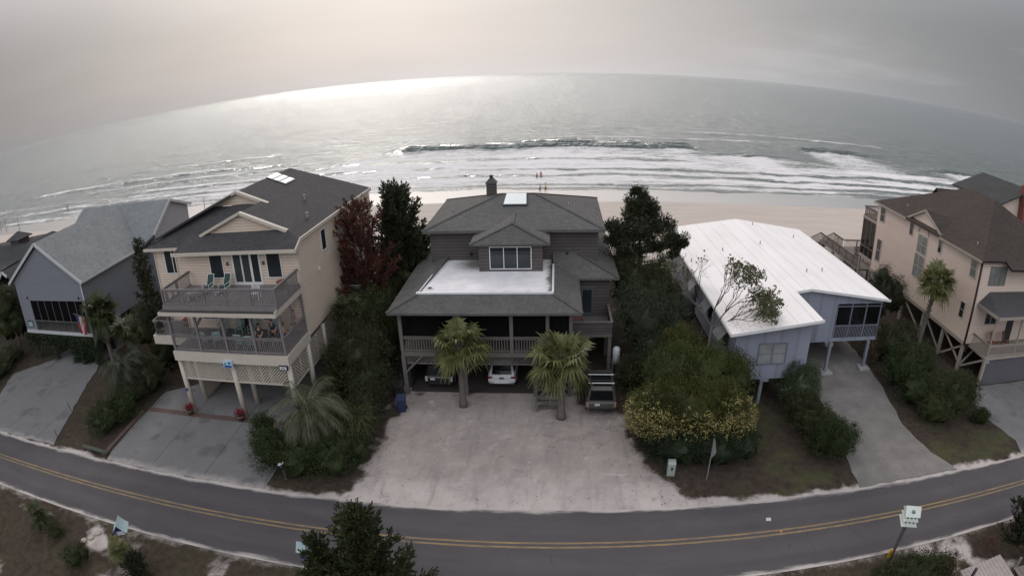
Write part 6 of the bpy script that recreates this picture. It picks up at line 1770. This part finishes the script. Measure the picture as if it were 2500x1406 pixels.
def person(label, loc, rot, h, shirt, trousers, hair, arms=((.30, .12, .95), (.30, .12, .95)), lean=0.0, short=True, sleeves='short', long_hair=False, stride=.10, group=None, sit=False):
    """arms: (out, forward, wrist height) for left and right in units of 1.75 m stature; faces +y before rotation"""
    o = thing('person', label, 'person', loc, group, True, rot)
    k = h / 1.75; V = []; E = []; Rr = []

    def v(x, y, z, r_, par=None):
        V.append((x * k, (y + lean * max(0, z - .9)) * k, z * k)); Rr.append((r_[0] * k, r_[1] * k) if isinstance(r_, tuple) else r_ * k)
        i = len(V) - 1
        if par is not None: E.append((par, i))
        return i
    pel = v(0, 0, .93, (.155, .11)); wa = v(0, 0, 1.08, (.14, .10), pel); chs = v(0, .0, 1.28, (.165, .115), wa); nb = v(0, -.01, 1.45, (.07, .06), chs)
    nk = v(0, .01, 1.52, .052, nb); hd = v(0, .025, 1.60, (.072, .085), nk); ht = v(0, .02, 1.69, (.068, .082), hd)
    sh = []; wr = []
    for s_, (ao, af, ah) in ((-1, arms[0]), (1, arms[1])):
        s0 = v(s_ * .17, -.01, 1.40, .062, chs)
        wx, wy, wz = s_ * ao, af, ah
        mx, my, mz = (s_ * .19 + wx) / 2 + s_ * .05, (wy) / 2 - .07, (1.40 + wz) / 2 - .03
        e = v(mx, my, mz, .042, s0); w_ = v(wx, wy, wz, .029, e)
        d = Vector((wx - mx, wy - my, wz - mz)).normalized()
        pm = v(wx + d.x * .07, wy + d.y * .07, wz + d.z * .07, (.036, .018), w_)
        wr.append((pm, d)); sh.append((s0, e, w_))
        f = Vector((0, 0, 1)) if abs(d.z) < .7 else Vector((0, 1, 0)); sp = d.cross(f).normalized(); cu = sp.cross(d)
        for j, (of, ln) in enumerate(((-.030, .062), (-.010, .074), (.010, .070), (.028, .055))):
            b_ = Vector((wx, wy, wz)) + d * .10 + sp * of
            i1 = v(*(b_ + d * ln * .25), .0085, pm); i2 = v(*(b_ + d * ln * .75 - cu * .012), .008, i1); v(*(b_ + d * ln * 1.05 - cu * .035), .0065, i2)
        t1 = v(*(Vector((wx, wy, wz)) + d * .055 - sp * .045 - cu * .01), .010, pm); v(*(Vector((wx, wy, wz)) + d * .10 - sp * .062 - cu * .025), .0085, t1)
    lg = []
    for s_ in (-1, 1):
        hp = v(s_ * .095, 0, .86, .092, pel)
        kn = v(s_ * .105, (.03 + s_ * stride * .5) if not sit else .42, .49 if not sit else .84, .060, hp)
        an = v(s_ * .11, s_ * stride - .02 if not sit else .40, .09 if not sit else .45, .040, kn)
        to = v(s_ * .125, s_ * stride + .15 if not sit else .56, .035 if not sit else .38, (.045, .030), an); lg.append((hp, kn, an, to))
    skin_obj('body', V, E, Rr, SKIN, o)
    # shirt and trousers as their own garments just outside the body
    W_ = lambda i: V[i]
    g = 1.10
    SV = [W_(pel), W_(wa), W_(chs), W_(nb)]; SE = [(0, 1), (1, 2), (2, 3)]; SR = [(Rr[pel][0] * 1.06, Rr[pel][1] * 1.12), (Rr[wa][0] * g, Rr[wa][1] * g), (Rr[chs][0] * g, Rr[chs][1] * g), (Rr[nb][0] * 1.1, Rr[nb][1] * 1.1)]
    for (s0, e, w_) in sh:
        a = len(SV); SV.append(W_(s0)); SR.append(.074 * k); SE.append((2, a))
        if sleeves == 'none': SV.append(tuple(Vector(W_(s0)).lerp(Vector(W_(e)), .15))); SR.append(.06 * k)
        elif sleeves == 'short': SV.append(tuple(Vector(W_(s0)).lerp(Vector(W_(e)), .75))); SR.append(.060 * k)
        else:
            SV.append(W_(e)); SR.append(.056 * k); SE.append((a, a + 1)); SV.append(tuple(Vector(W_(e)).lerp(Vector(W_(w_)), .92))); SR.append(.042 * k); SE.append((a + 1, a + 2)); continue
        SE.append((a, a + 1))
    skin_obj('shirt', SV, SE, SR, shirt, o)
    TV = [tuple(Vector(W_(pel)) + Vector((0, 0, .03 * k)))]; TE = []; TR = [(.168 * k, .122 * k)]
    for (hp, kn, an, to) in lg:
        a = len(TV); TV.append(W_(hp)); TR.append(.106 * k); TE.append((0, a))
        e_ = Vector(W_(hp)).lerp(Vector(W_(kn)), .92) if short else Vector(W_(kn)); TV.append(tuple(e_)); TR.append(.082 * k if short else .072 * k); TE.append((a, a + 1))
        if not short: TV.append(tuple(Vector(W_(kn)).lerp(Vector(W_(an)), .95))); TR.append(.058 * k); TE.append((a + 1, a + 2))
    skin_obj('trousers', TV, TE, TR, trousers, o)
    hm = MB(); c = Vector(V[ht]); cz = c.z - .015 * k
    for j in range(6):
        th = math.pi * .60 * j / 5
    prof = [(.002, .118), (.05, .108), (.083, .07), (.094, .02), (.092, -.03), (.078, -.06)]
    hm.lathe((c.x, c.y - .018 * k, cz), [(r_ * k, z_ * k) for r_, z_ in prof][::-1], 14)
    if long_hair: hm.lathe((c.x, c.y - .07 * k, cz - .02 * k), [(r_ * k, z_ * k) for r_, z_ in ((.04, -.24), (.07, -.16), (.08, -.05), (.06, .04))], 10)
    hm.build('hair', hair, o)
    fc = MB(); hz = c.z - .075 * k
    for s_ in (-1, 1): MB().lathe((c.x + s_ * .030 * k, c.y + .078 * k, hz + .045 * k), [(.002 * k, -.009 * k), (.010 * k, 0), (.002 * k, .009 * k)], 8).build('eye', BLACK, o)
    fc = MB(); fc.prism([(c.x - .012 * k, c.y + .085 * k, hz), (c.x + .012 * k, c.y + .085 * k, hz), (c.x, c.y + .085 * k, hz + .04 * k)], (0, .022 * k, -.004 * k)); fc.build('nose', SKIN, o)
    fc = MB(); fc.box(c.x - .022 * k, c.x + .022 * k, c.y + .076 * k, c.y + .088 * k, hz - .032 * k, hz - .024 * k); fc.build('mouth', mat('lips', (.28, .10, .09), .5), o)
    for s_ in (-1, 1): MB().lathe((c.x + s_ * .078 * k, c.y + .01 * k, hz + .015 * k), [(.006 * k, 0), (.014 * k, .02 * k), (.014 * k, .045 * k), (.005 * k, .06 * k)], 8).build('ear', SKIN, o)
    return o


CL = lambda n_, c: mat(n_, c, .85, .2, 6)
BROWNH = mat('dark_brown_hair', (.025, .018, .014), .7, .2)
PI = math.pi
person('person in a dark grey shirt standing at the front rail of the lower deck', (-18.2, 30.05, 4.96), PI * .97, 1.78, CL('dark_grey_cloth', (.035, .033, .036)), CL('charcoal_cloth', (.03, .03, .035)), BROWNH, ((.24, .22, 1.02), (.24, .20, 1.0)))
person('person in a navy shirt just behind the person at the front rail', (-17.55, 30.75, 4.96), PI * .9, 1.82, CL('navy_cloth', (.025, .032, .06)), CL('charcoal_cloth', (.03, .03, .035)), BROWNH, ((.26, .10, .90), (.26, .16, .96)))
person('person in a pale pink top leaning on the right rail of the lower deck', (-16.75, 30.45, 4.96), -PI * .35, 1.66, CL('pink_white_cloth', (.46, .38, .45)), CL('rust_cloth', (.16, .06, .045)), mat('auburn_hair', (.06, .03, .02), .7, .2), ((.24, .30, 1.05), (.2, .32, 1.1)), .18, True, 'none', True)
person('person in a dark blue shirt at the side rail next to the siding', (-16.72, 32.2, 4.96), -PI * .45, 1.8, CL('dark_blue_cloth', (.03, .04, .075)), CL('grey_cloth', (.13, .12, .13)), BROWNH, ((.26, .26, 1.04), (.24, .24, 1.04)), .08)
SURF = -.2
person('person in a red top wading in the surf', (-2.3, 113.9, -.55), PI * .1, 1.75, CL('red_cloth', (.35, .04, .05)), CL('dark_blue_cloth', (.03, .04, .075)), BROWNH, ((.28, .05, .86), (.28, .1, .9)), group='people on the beach')
person('child wading to the left of the person in red', (-3.1, 113.95, -.55), PI * .2, 1.45, CL('maroon_cloth', (.14, .04, .06)), CL('charcoal_cloth', (.03, .03, .035)), BROWNH, ((.28, .05, .86), (.28, .1, .9)), group='people on the beach')
person('person in a yellow top walking at the water edge beyond the central roof', (-1.25, 99.6, -.22), PI * .5, 1.8, CL('yellow_cloth', (.42, .40, .05)), CL('charcoal_cloth', (.03, .03, .035)), BROWNH, ((.28, -.12, .86), (.28, .2, .9)), stride=.22, group='people on the beach')
person('person in dark clothes walking left of the person in yellow', (-2.2, 99.6, -.22), PI * .5, 1.65, CL('dark_teal_cloth', (.03, .06, .055)), CL('charcoal_cloth', (.03, .03, .035)), BROWNH, ((.28, -.1, .86), (.28, .16, .9)), stride=.2, group='people on the beach')
person('lone person in dark clothes wading left of the blue house roof', (-128.0, 114.0, -.5), PI * .3, 1.85, CL('dark_grey_cloth', (.035, .033, .036)), CL('charcoal_cloth', (.03, .03, .035)), BROWNH, stride=.15, group='people on the beach')
person('person in dark clothes on the wet sand at the left edge', (-148.2, 103.9, -.3), PI * .4, 1.85, CL('dark_grey_cloth', (.035, .033, .036)), CL('navy_cloth', (.025, .032, .06)), BROWNH, stride=.2, group='people on the beach')
person('leftmost person on the wet sand, cut by the left edge', (-155.0, 106.5, -.35), PI * .4, 1.8, CL('charcoal_cloth', (.03, .03, .035)), CL('navy_cloth', (.025, .032, .06)), BROWNH, stride=.2, group='people on the beach')

# ================================================================ DECK FURNITURE
TEAL = mat('pale_teal_paint', (.27, .37, .36), .6, .15)


def rocking_chair(label, x, y, z, rot, s=1.0):
    o = thing('rocking_chair', label, 'chair', (x, y, z), 'rocking chairs on the lower deck', True, rot)
    o.scale = (s, s, s)
    b = MB()
    for i in range(6): b.bar((-.27, -.22 + i * .09, .40), (.27, -.22 + i * .09, .40), .075, .02)
    b.build('seat', TEAL, o)
    b = MB()
    for sx in (-.27, .27): b.bar((sx, .24, .38), (sx, .46, 1.15), .045, .04)
    for i in range(5): b.bar((-.25, .27 + i * .042, .50 + i * .145), (.25, .27 + i * .042, .50 + i * .145), .02, .085)
    b.build('backrest', TEAL, o)
    for sx in (-.27, .27):
        MB().bar((sx, -.24, .08), (sx, -.24, .60), .045).build('leg', TEAL, o); MB().bar((sx, .26, .06), (sx, .25, .40), .045).build('leg', TEAL, o)
        MB().bar((sx, -.28, .62), (sx, .33, .60), .08, .025).build('armrest', TEAL, o)
        r_ = MB()
        for i in range(8):
            a0, a1 = -.55 + i * .16, -.55 + (i + 1) * .16; r_.bar((sx, a0, .02 + .16 * a0 * a0), (sx, a1, .02 + .16 * a1 * a1), .04, .05)
        r_.build('rocker', TEAL, o)
    return o


RC = [(-22.75, 30.35, PI * .95, 'teal rocking chair with its back to the front rail, leftmost of the front row'), (-21.85, 30.4, PI * 1.15, 'slightly turned teal rocking chair second from the left at the front rail'), (-19.8, 30.15, PI, 'teal rocking chair at the front rail between the middle deck posts'), (-18.95, 30.0, PI * 1.05, 'teal rocking chair next to the person in the dark grey shirt'),
      (-21.1, 32.3, .1, 'teal rocking chair against the house wall, left of the middle post'), (-20.05, 32.35, -.1, 'teal rocking chair against the house wall, right of the middle post'), (-18.35, 32.2, .05, 'teal rocking chair against the house wall behind the person in navy'), (-22.6, 32.4, .2, 'teal rocking chair in the shaded left corner of the lower deck')]
for x_, y_, r_, lb in RC: rocking_chair(lb, x_, y_, 4.955, r_)
GSL = mat('dark_green_sling', (.018, .05, .042), .7, .15)


def lounger(label, x, y, z, rot):
    o = thing('deck_lounger', label, 'lounger', (x, y, z), 'loungers on the upper deck', True, rot)
    b = MB(); b.bar((-.27, -.9, .30), (-.27, .35, .32), .035); b.bar((.27, -.9, .30), (.27, .35, .32), .035); b.bar((-.27, .35, .32), (-.27, .72, 1.02), .035); b.bar((.27, .35, .32), (.27, .72, 1.02), .035)
    b.bar((-.27, .72, 1.02), (.27, .72, 1.02), .035); b.bar((-.27, -.9, .30), (.27, -.9, .30), .035)
    b.build('frame', WHITE, o)
    for sx in (-.27, .27):
        MB().bar((sx, -.75, 0), (sx, -.55, .30), .03).build('leg', WHITE, o); MB().bar((sx, .45, 0), (sx, .2, .31), .03).build('leg', WHITE, o)
        MB().tube([(sx, -.3, .32), (sx, -.25, .56), (sx, .3, .56), (sx, .5, .62)], .018, 6).build('armrest', WHITE, o)
    MB().prism([(-.25, -.88, .31), (.25, -.88, .31), (.25, .35, .33), (-.25, .35, .33)], (0, 0, .02)).build('seat', GSL, o)
    b = MB()
    b.prism([(-.25, .35, .33), (.25, .35, .33), (.25, .71, 1.0), (-.25, .71, 1.0)], (0, -.02, .01)); b.build('backrest', GSL, o)
    return o


lounger('dark green sling lounger on the upper deck before the narrow window', -22.7, 31.7, 8.2, 0); lounger('dark green sling lounger on the upper deck nearer the glass doors', -21.4, 31.8, 8.2, -.1)
WC = thing('patio_chair', 'white framed chair behind the middle of the upper deck rail', 'chair', (-18.2, 30.5, 8.2), None, True, .2)
b = MB()
for sx in (-.25, .25): b.bar((sx, .25, 0), (sx, .32, .95), .035); b.bar((sx, -.25, 0), (sx, -.25, .62), .035); b.bar((sx, -.27, .62), (sx, .3, .64), .04)
b.build('frame', WHITE, WC)
b = MB()
for i in range(5): b.bar((-.25, -.22 + i * .11, .42), (.25, -.22 + i * .11, .42), .05, .015)
for i in range(4): b.bar((-.25, .29, .55 + i * .1), (.25, .29, .55 + i * .1), .015, .05)
b.build('slats', WHITE, WC)
PT_ = thing('patio_table', 'low round glass table with white frame on the left of the upper deck', 'table', (-23.2, 30.4, 8.2), None, True)
MB().lathe((0, 0, .5), [(.45, 0), (.47, .01), (.45, .025)], 20).build('tabletop', mat('pale_glass_top', (.20, .23, .23), .15), PT_)
for a in range(3): MB().bar((.35 * math.cos(a * 2.1), .35 * math.sin(a * 2.1), 0), (.3 * math.cos(a * 2.1), .3 * math.sin(a * 2.1), .5), .03).build('leg', WHITE, PT_)
o = thing('plant_pot', 'large terracotta pot in the right corner of the upper deck', 'pot', (-17.1, 32.2, 8.2), None, True)
MB().lathe((0, 0, 0), [(.20, 0), (.30, .45), (.34, .48), (.34, .56), (.28, .56), (.26, .45)], 18).build('pot', TERRA, o)
o = thing('storage_box', 'red lidded box on the left wing of the lower deck', 'box', (-26.3, 33.4, 4.95), None, True)
MB().box(-.5, .5, -.25, .25, 0, .45).build('box', mat('faded_red', (.15, .035, .03), .6), o, .03); MB().box(-.53, .53, -.28, .28, .45, .53).build('lid', mat('faded_red', (.15, .035, .03), .6), o, .02)
bush('potted_plant', 'leafy climber on the outer rail of the left deck wing', 'plant', [(-27.9, 31.5, 5.4, .25, .25, .65)], 420, .13, L_IVY, None, .15, None, .6, False)
RCH = thing('deck_chair', 'dark red chair on the side deck of the central house', 'chair', (1.75, 37.4, 3.16), None, True, .3)
rd = mat('dark_red_paint', (.10, .025, .025), .6)
b = MB()
for i in range(5): b.bar((-.26 + i * .13, .18, .35), (-.26 + i * .13, .48, 1.05), .11, .02)
b.build('backrest', rd, RCH); MB().prism([(-.28, -.3, .40), (.28, -.3, .40), (.28, .22, .33), (-.28, .22, .33)], (0, 0, .03)).build('seat', rd, RCH)
for sx in (-.3, .3): MB().bar((sx, -.32, 0), (sx, -.3, .55), .06).build('leg', rd, RCH); MB().bar((sx, -.36, .56), (sx, .3, .54), .1, .025).build('armrest', rd, RCH)
for lb, px_, py_, col in (('orange wooden chair at the window of the cream house porch', 36.2, 33.4, (.22, .085, .045)), ('tall brown chair beside the dark door of the cream house porch', 37.7, 33.3, (.14, .06, .04))):
    o = thing('porch_chair', lb, 'chair', (px_, py_, 2.52), 'chairs on the cream house porch', True, .4)
    cm = mat('chair_' + ('orange' if col[0] > .2 else 'brown'), col, .6); b = MB()
    for i in range(5): b.bar((-.26 + i * .13, .18, .35), (-.26 + i * .13, .42, 1.2), .11, .02)
    b.build('backrest', cm, o); MB().prism([(-.28, -.3, .42), (.28, -.3, .42), (.28, .22, .36), (-.28, .22, .36)], (0, 0, .03)).build('seat', cm, o)
    for sx in (-.3, .3): MB().bar((sx, -.32, 0), (sx, -.3, .58), .06).build('leg', cm, o); MB().bar((sx, .3, 0), (sx, .25, .45), .06).build('leg', cm, o)
o = thing('garden_tub', 'dark green tub with pale rim on a landing beside the yellow house', 'tub', (-15.1, 41.2, 4.6), None, True)
MB().lathe((0, 0, 0), [(.8, 0), (.95, .75), (.85, .75), (.6, .62)], 22).build('tub', mat('dark_green_tub', (.02, .03, .028), .5), o)
r_ = MB(); pts = [(.93 * math.cos(i * PI / 12), .93 * math.sin(i * PI / 12), .78) for i in range(25)]; r_.tube(pts, .035, 6, cap=False); r_.build('rim', mat('pale_rim', (.35, .35, .34), .4), o)
MB().box(-1.0, 1.1, -1.4, 1.4, -.2, -.02).box(-.8, -.65, -1.2, -1.05, -4.6, -.2).box(.8, .95, 1.0, 1.15, -4.6, -.2).build('landing', GREYWOOD, o)

# ================================================================ YARD AND ROADSIDE THINGS
def bin_(label, x, y, col, nm):
    o = thing('wheeled_bin', label, 'bin', (x, y, 0), 'wheeled bins beside the sandy drive', True, .12)
    m_ = mat(nm, col, .5, .12)
    b = MB(); b.add([(-.24, -.26, .06), (.24, -.26, .06), (.24, .24, .06), (-.24, .24, .06), (-.30, -.34, .98), (.30, -.34, .98), (.30, .34, .98), (-.30, .34, .98)], [(3, 2, 1, 0), (4, 5, 6, 7), (0, 1, 5, 4), (1, 2, 6, 5), (2, 3, 7, 6), (3, 0, 4, 7)])
    b.build('body', m_, o, .02)
    MB().prism([(-.32, -.37, .98), (.32, -.37, .98), (.32, .36, 1.06), (-.32, .36, 1.06)], (0, 0, .05)).build('lid', m_, o, .02)
    for sx in (-.26, .26): MB().tube([(sx - .04, .28, .12), (sx + .04, .28, .12)], .12, 12).build('wheel', TYRE, o)
    MB().bar((-.22, .42, 1.02), (.22, .42, 1.02), .04).build('handle', m_, o)
    return o


bin_('blue wheeled bin at the left edge of the sandy drive', -9.75, 31.5, (.02, .028, .075), 'blue_bin_plastic')
bin_('dark wheeled bin behind the blue wheeled bin', -10.3, 33.2, (.018, .02, .02), 'dark_bin_plastic')
o = thing('utility_box', 'pale green utility pedestal in front of the clipped hedge', 'utility box', (6.45, 25.15, 0), None, True, -.1)
pgm = mat('pale_green_enamel', (.28, .31, .29), .5, .12)
b = MB(); b.prism([(-.22, -.2, 0), (-.22, .2, 0), (-.22, .2, .92), (-.22, -.08, .92), (-.22, -.2, .82)], (.44, 0, 0)); b.build('cabinet', pgm, o, .02)
MB().box(-.02, .07, -.225, -.20, .42, .62).build('hasp', mat('dark_latch', (.02, .025, .04), .5), o)
o = thing('sign_post', 'grey post with a narrow pennant shaped sign seen edge on, before the clipped hedge', 'sign', (8.4, 24.5, 0), None, True, 0)
gm = mat('galvanised', (.22, .22, .215), .5, .15, metal=.3)
MB().box(-.03, .03, -.02, .02, 0, 2.78).build('post', gm, o)
MB().prism([(.0, -.03, 2.75), (.06, -.03, 2.7), (.24, -.03, 1.9), (.18, -.03, 1.72), (.0, -.03, 1.52)], (0, -.015, 0)).build('sign_plate', gm, o)
o = thing('mailbox', 'dark mailbox with a pale paper on it beside the broad roadside shrub', 'mailbox', (-14.9, 23.55, 0), None, True, 0)
MB().box(-.05, .05, -.05, .05, 0, .95).build('post', DARKWOOD, o); b = MB(); b.tube([(0, -.28, 1.02), (0, .28, 1.02)], .12, 10); b.build('box', BLACK, o)
MB().prism([(-.2, -.2, 1.10), (-.02, -.22, 1.16), (-.02, -.02, 1.18), (-.2, -.02, 1.14)], (0, 0, .02)).prism([(.0, -.2, 1.16), (.2, -.16, 1.32), (.18, -.02, 1.34), (.0, -.02, 1.18)], (0, 0, .02)).build('paper', WHITE, o)
o = thing('log_barrier', 'mossy round log lying at the road edge beside the left driveways', 'log', (-30.2, 23.0, 0), None, True, -.05)
MB().tube([(-1.35, 0, .22), (0, .02, .23), (1.35, 0, .22)], .15, 12).build('log', mat('mossy_log', (.075, .08, .065), .9, .35, 3, .3), o)
for sx in (-.9, .9): MB().box(sx - .1, sx + .1, -.1, .1, 0, .1).build('chock', DARKWOOD, o)
for lb, px_, py_, hh in (('thin leaning stake at the mouth of the blue house driveway', -34.8, 23.3, .95), ('thin stake farther up the blue house driveway', -36.8, 27.1, .8)):
    o = thing('marker_stake', lb, 'stake', (px_, py_, 0), 'driveway stakes', True); MB().bar((0, 0, 0), (-.12, 0, hh), .05).build('stake', DARKWOOD, o); MB().bar((-.12, 0, hh), (-.128, 0, hh + .05), .06).build('stake_cap', METAL, o)
PSTONE = mat('pale_stone', (.34, .315, .27), .9, .25, 4, .2)
for lb, px_, py_, r_ in (('round pale stepping stone nearest the road', -24.55, 16.05, .24), ('round pale stepping stone farthest from the road', -25.1, 15.15, .21), ('round sandy stepping stone between two paler ones', -24.75, 15.55, .22)):
    o = MB().lathe((px_, py_, .02), [(r_, 0), (r_, .05), (r_ - .03, .065)], 18).build('stepping_stone', PSTONE); tag(o, lb, 'stone', 'stepping stones')
o = MB().prism([(10.85, 20.7, .056), (11.12, 20.66, .056), (11.16, 20.9, .056), (10.9, 20.92, .056)], (0, 0, .02)).build('paper_scrap', mat('paper_white', (.50, .49, .47), .8, .1)); tag(o, 'white scrap of paper lying on the far lane', 'litter')
o = MB().prism([(11.36, 19.74, .056), (11.48, 19.74, .056), (11.46, 19.84, .056), (11.38, 19.84, .056)], (0, 0, .03)).build('road_stud', mat('orange_reflector', (.60, .22, .10), .3)); tag(o, 'small orange reflector stud on the yellow centre line', 'road stud')


def pot(label, x, y):
    o = thing('flower_pot', label, 'flower pot', (x, y, .06), 'flower pots by the columns', True)
    MB().lathe((0, 0, 0), [(.19, 0), (.25, .3), (.28, .3), (.28, .36), (.22, .36)], 16).build('pot', mat('glazed_brown_pot', (.15, .10, .07), .6, .2), o)
    rng = np.random.default_rng(int(abs(x) * 10)); P = rng.normal(0, .15, (170, 3)) * np.array([1, 1, .55]) + np.array([0, 0, .55])
    quad_mesh('foliage', leaf_quads(P, P - np.array([0, 0, .3]), .13, .09, rng, .6), L_HEDGE, o)
    P = rng.normal(0, .19, (150, 3)) * np.array([1, 1, .5]) + np.array([0, -.03, .66]); quad_mesh('blossom', leaf_quads(P, P - np.array([0, 0, .3]), .10, .09, rng, .8), leafmat('red_petal', (.22, .012, .03), (.42, .03, .06), .2), o)


pot('pot of red flowers at the left front column of the yellow house', -25.05, 29.0); pot('pot of red flowers at the middle front column of the yellow house', -20.6, 28.95)
o = thing('gas_tank', 'white upright gas tank beside the right corner of the central house', 'tank', (4.35, 36.6, 0), None, True)
MB().lathe((0, 0, 1.05), [(.20, 0), (.26, .08), (.26, .95), (.18, 1.08), (.05, 1.12)], 16).build('tank_body', mat('white_tank', (.55, .56, .57), .5, .1), o); MB().box(-.3, .3, -.3, .3, .95, 1.05).box(-.27, -.2, -.27, -.2, 0, .95).box(.2, .27, -.27, -.2, 0, .95).box(-.27, -.2, .2, .27, 0, .95).box(.2, .27, .2, .27, 0, .95).build('stand', GREYWOOD, o)

# bird houses on poles
TB = mat('pale_teal_roof', (.30, .40, .41), .55, .12); TB2 = mat('grey_white_boards', (.42, .45, .50), .6, .12); NAVY = mat('navy_trim', (.02, .02, .09), .5)
o = thing('bird_house', 'bird house with curved pale teal roof and navy gable trim on a thin pole', 'bird house', (-20.0, 14.55, 0), 'bird houses on poles', True, .5)
MB().tube([(0, 0, -.05), (0, 0, 2.7)], .035, 8).build('pole', DARKWOOD, o)
MB().box(-.22, .22, -.28, .28, 2.7, 3.05).build('box', TB2, o)
b = MB()
for s_ in (-1, 1):
    for i in range(4):
        u0, u1 = i / 4, (i + 1) / 4; f = lambda u: (s_ * .42 * u, 3.36 - .50 * u + .16 * u * (1 - u) * -1.3)
        (xa, za), (xb, zb) = f(u0), f(u1); b.prism([(xa, -.42, za), (xb, -.42, zb), (xb, .42, zb), (xa, .42, za)], (0, 0, .03))
b.build('roof', TB, o)
MB().prism([(-.30, -.33, 2.98), (.30, -.33, 2.98), (.0, -.33, 3.22)], (0, .03, 0)).bar((-.42, -.43, 2.86), (0, -.43, 3.33), .03, .08).build('gable_trim', NAVY, o)
o = thing('bird_house', 'blue bird house partly hidden by the foreground cedars', 'bird house', (-9.85, 15.3, 0), 'bird houses on poles', True, 0)
MB().tube([(0, 0, -.05), (0, 0, 3.0)], .04, 8).build('pole', DARKWOOD, o)
MB().box(-.24, .3, -.2, .2, 3.0, 3.4).build('box', mat('slate_blue_boards', (.09, .14, .22), .6, .15), o)
b = MB(); b.prism([(-.34, -.30, 3.42), (.4, -.30, 3.42), (.4, .02, 3.76), (-.34, .02, 3.76)], (0, 0, .03)); b.prism([(-.34, .02, 3.76), (.4, .02, 3.76), (.4, .34, 3.42), (-.34, .34, 3.42)], (0, 0, .03)); b.build('roof', TB, o)
MB().box(-.26, .32, -.22, -.2, 3.02, 3.10).box(-.26, .32, -.22, -.2, 3.24, 3.30).build('trim', mat('dark_navy', (.015, .03, .09), .5), o)
for xx in (-.12, .16): MB().lathe((xx, -.205, 3.17), [(.02, -.03), (.04, 0), (.02, .03)], 8).build('entrance_hole', BLACK, o)
o = thing('martin_house', 'white two storey martin house on a dark pole, lower right', 'bird house', (16.35, 16.3, 0), 'bird houses on poles', True, -.35)
MB().box(-.07, .07, -.07, .07, 0, 2.75).build('pole', DARKWOOD, o); MB().tube([(0, 0, 2.75), (0, 0, 2.95)], .05, 8).build('pole_cap', METAL, o)
WB = mat('white_birdhouse', (.56, .60, .56), .5, .1)
MB().box(-.42, .42, -.42, .42, 2.95, 2.99).box(-.33, .33, -.30, .34, 2.99, 3.24).box(-.40, .40, -.40, .40, 3.24, 3.27).box(-.33, .33, -.30, .34, 3.27, 3.52).build('house_body', WB, o)
MB().prism([(-.40, -.40, 3.52), (-.40, .40, 3.52), (-.40, .02, 3.86)], (.8, 0, 0)).build('roof', WB, o)
MB().box(-.08, .08, -.26, -.10, 3.63, 3.74).build('roof_vent', mat('grey_vent', (.16, .17, .17), .6), o)
for zz in (3.12, 3.40):
    for xx in (-.21, 0, .21): MB().tube([(xx, -.305, zz), (xx, -.315, zz)], .045, 10).build('entrance_hole', BLACK, o)
o = thing('marker_sign', 'small yellow marker sign with a black bolt at the foot of the martin house pole', 'sign', (16.05, 16.2, 0), None, True, .1)
MB().box(-.03, .03, -.02, .02, 0, 1.25).build('post', METAL, o); MB().box(-.13, .13, -.05, -.02, .72, 1.30).build('sign_plate', mat('yellow_sign', (.55, .30, .015), .5, .08), o)
MB().prism([(.03, -.052, 1.10), (-.05, -.052, .98), (.0, -.052, .98), (-.03, -.052, .86), (.06, -.052, 1.0), (.01, -.052, 1.0), (.06, -.052, 1.10)], (0, -.004, 0)).build('symbol', BLACK, o)
# posts on the beach, gull
for lb, x_, y_, hh in (('tall thin pole on the beach left of the blue house roof', -109.4, 80.6, 6.6), ('short thin pole on the beach left of the yellow house roof', -66.7, 97.0, 2.6)):
    o = MB().tube([(x_, y_, -.3), (x_, y_, hh)], .07, 6).build('beach_pole', DARKWOOD); tag(o, lb, 'pole', 'poles on the beach')
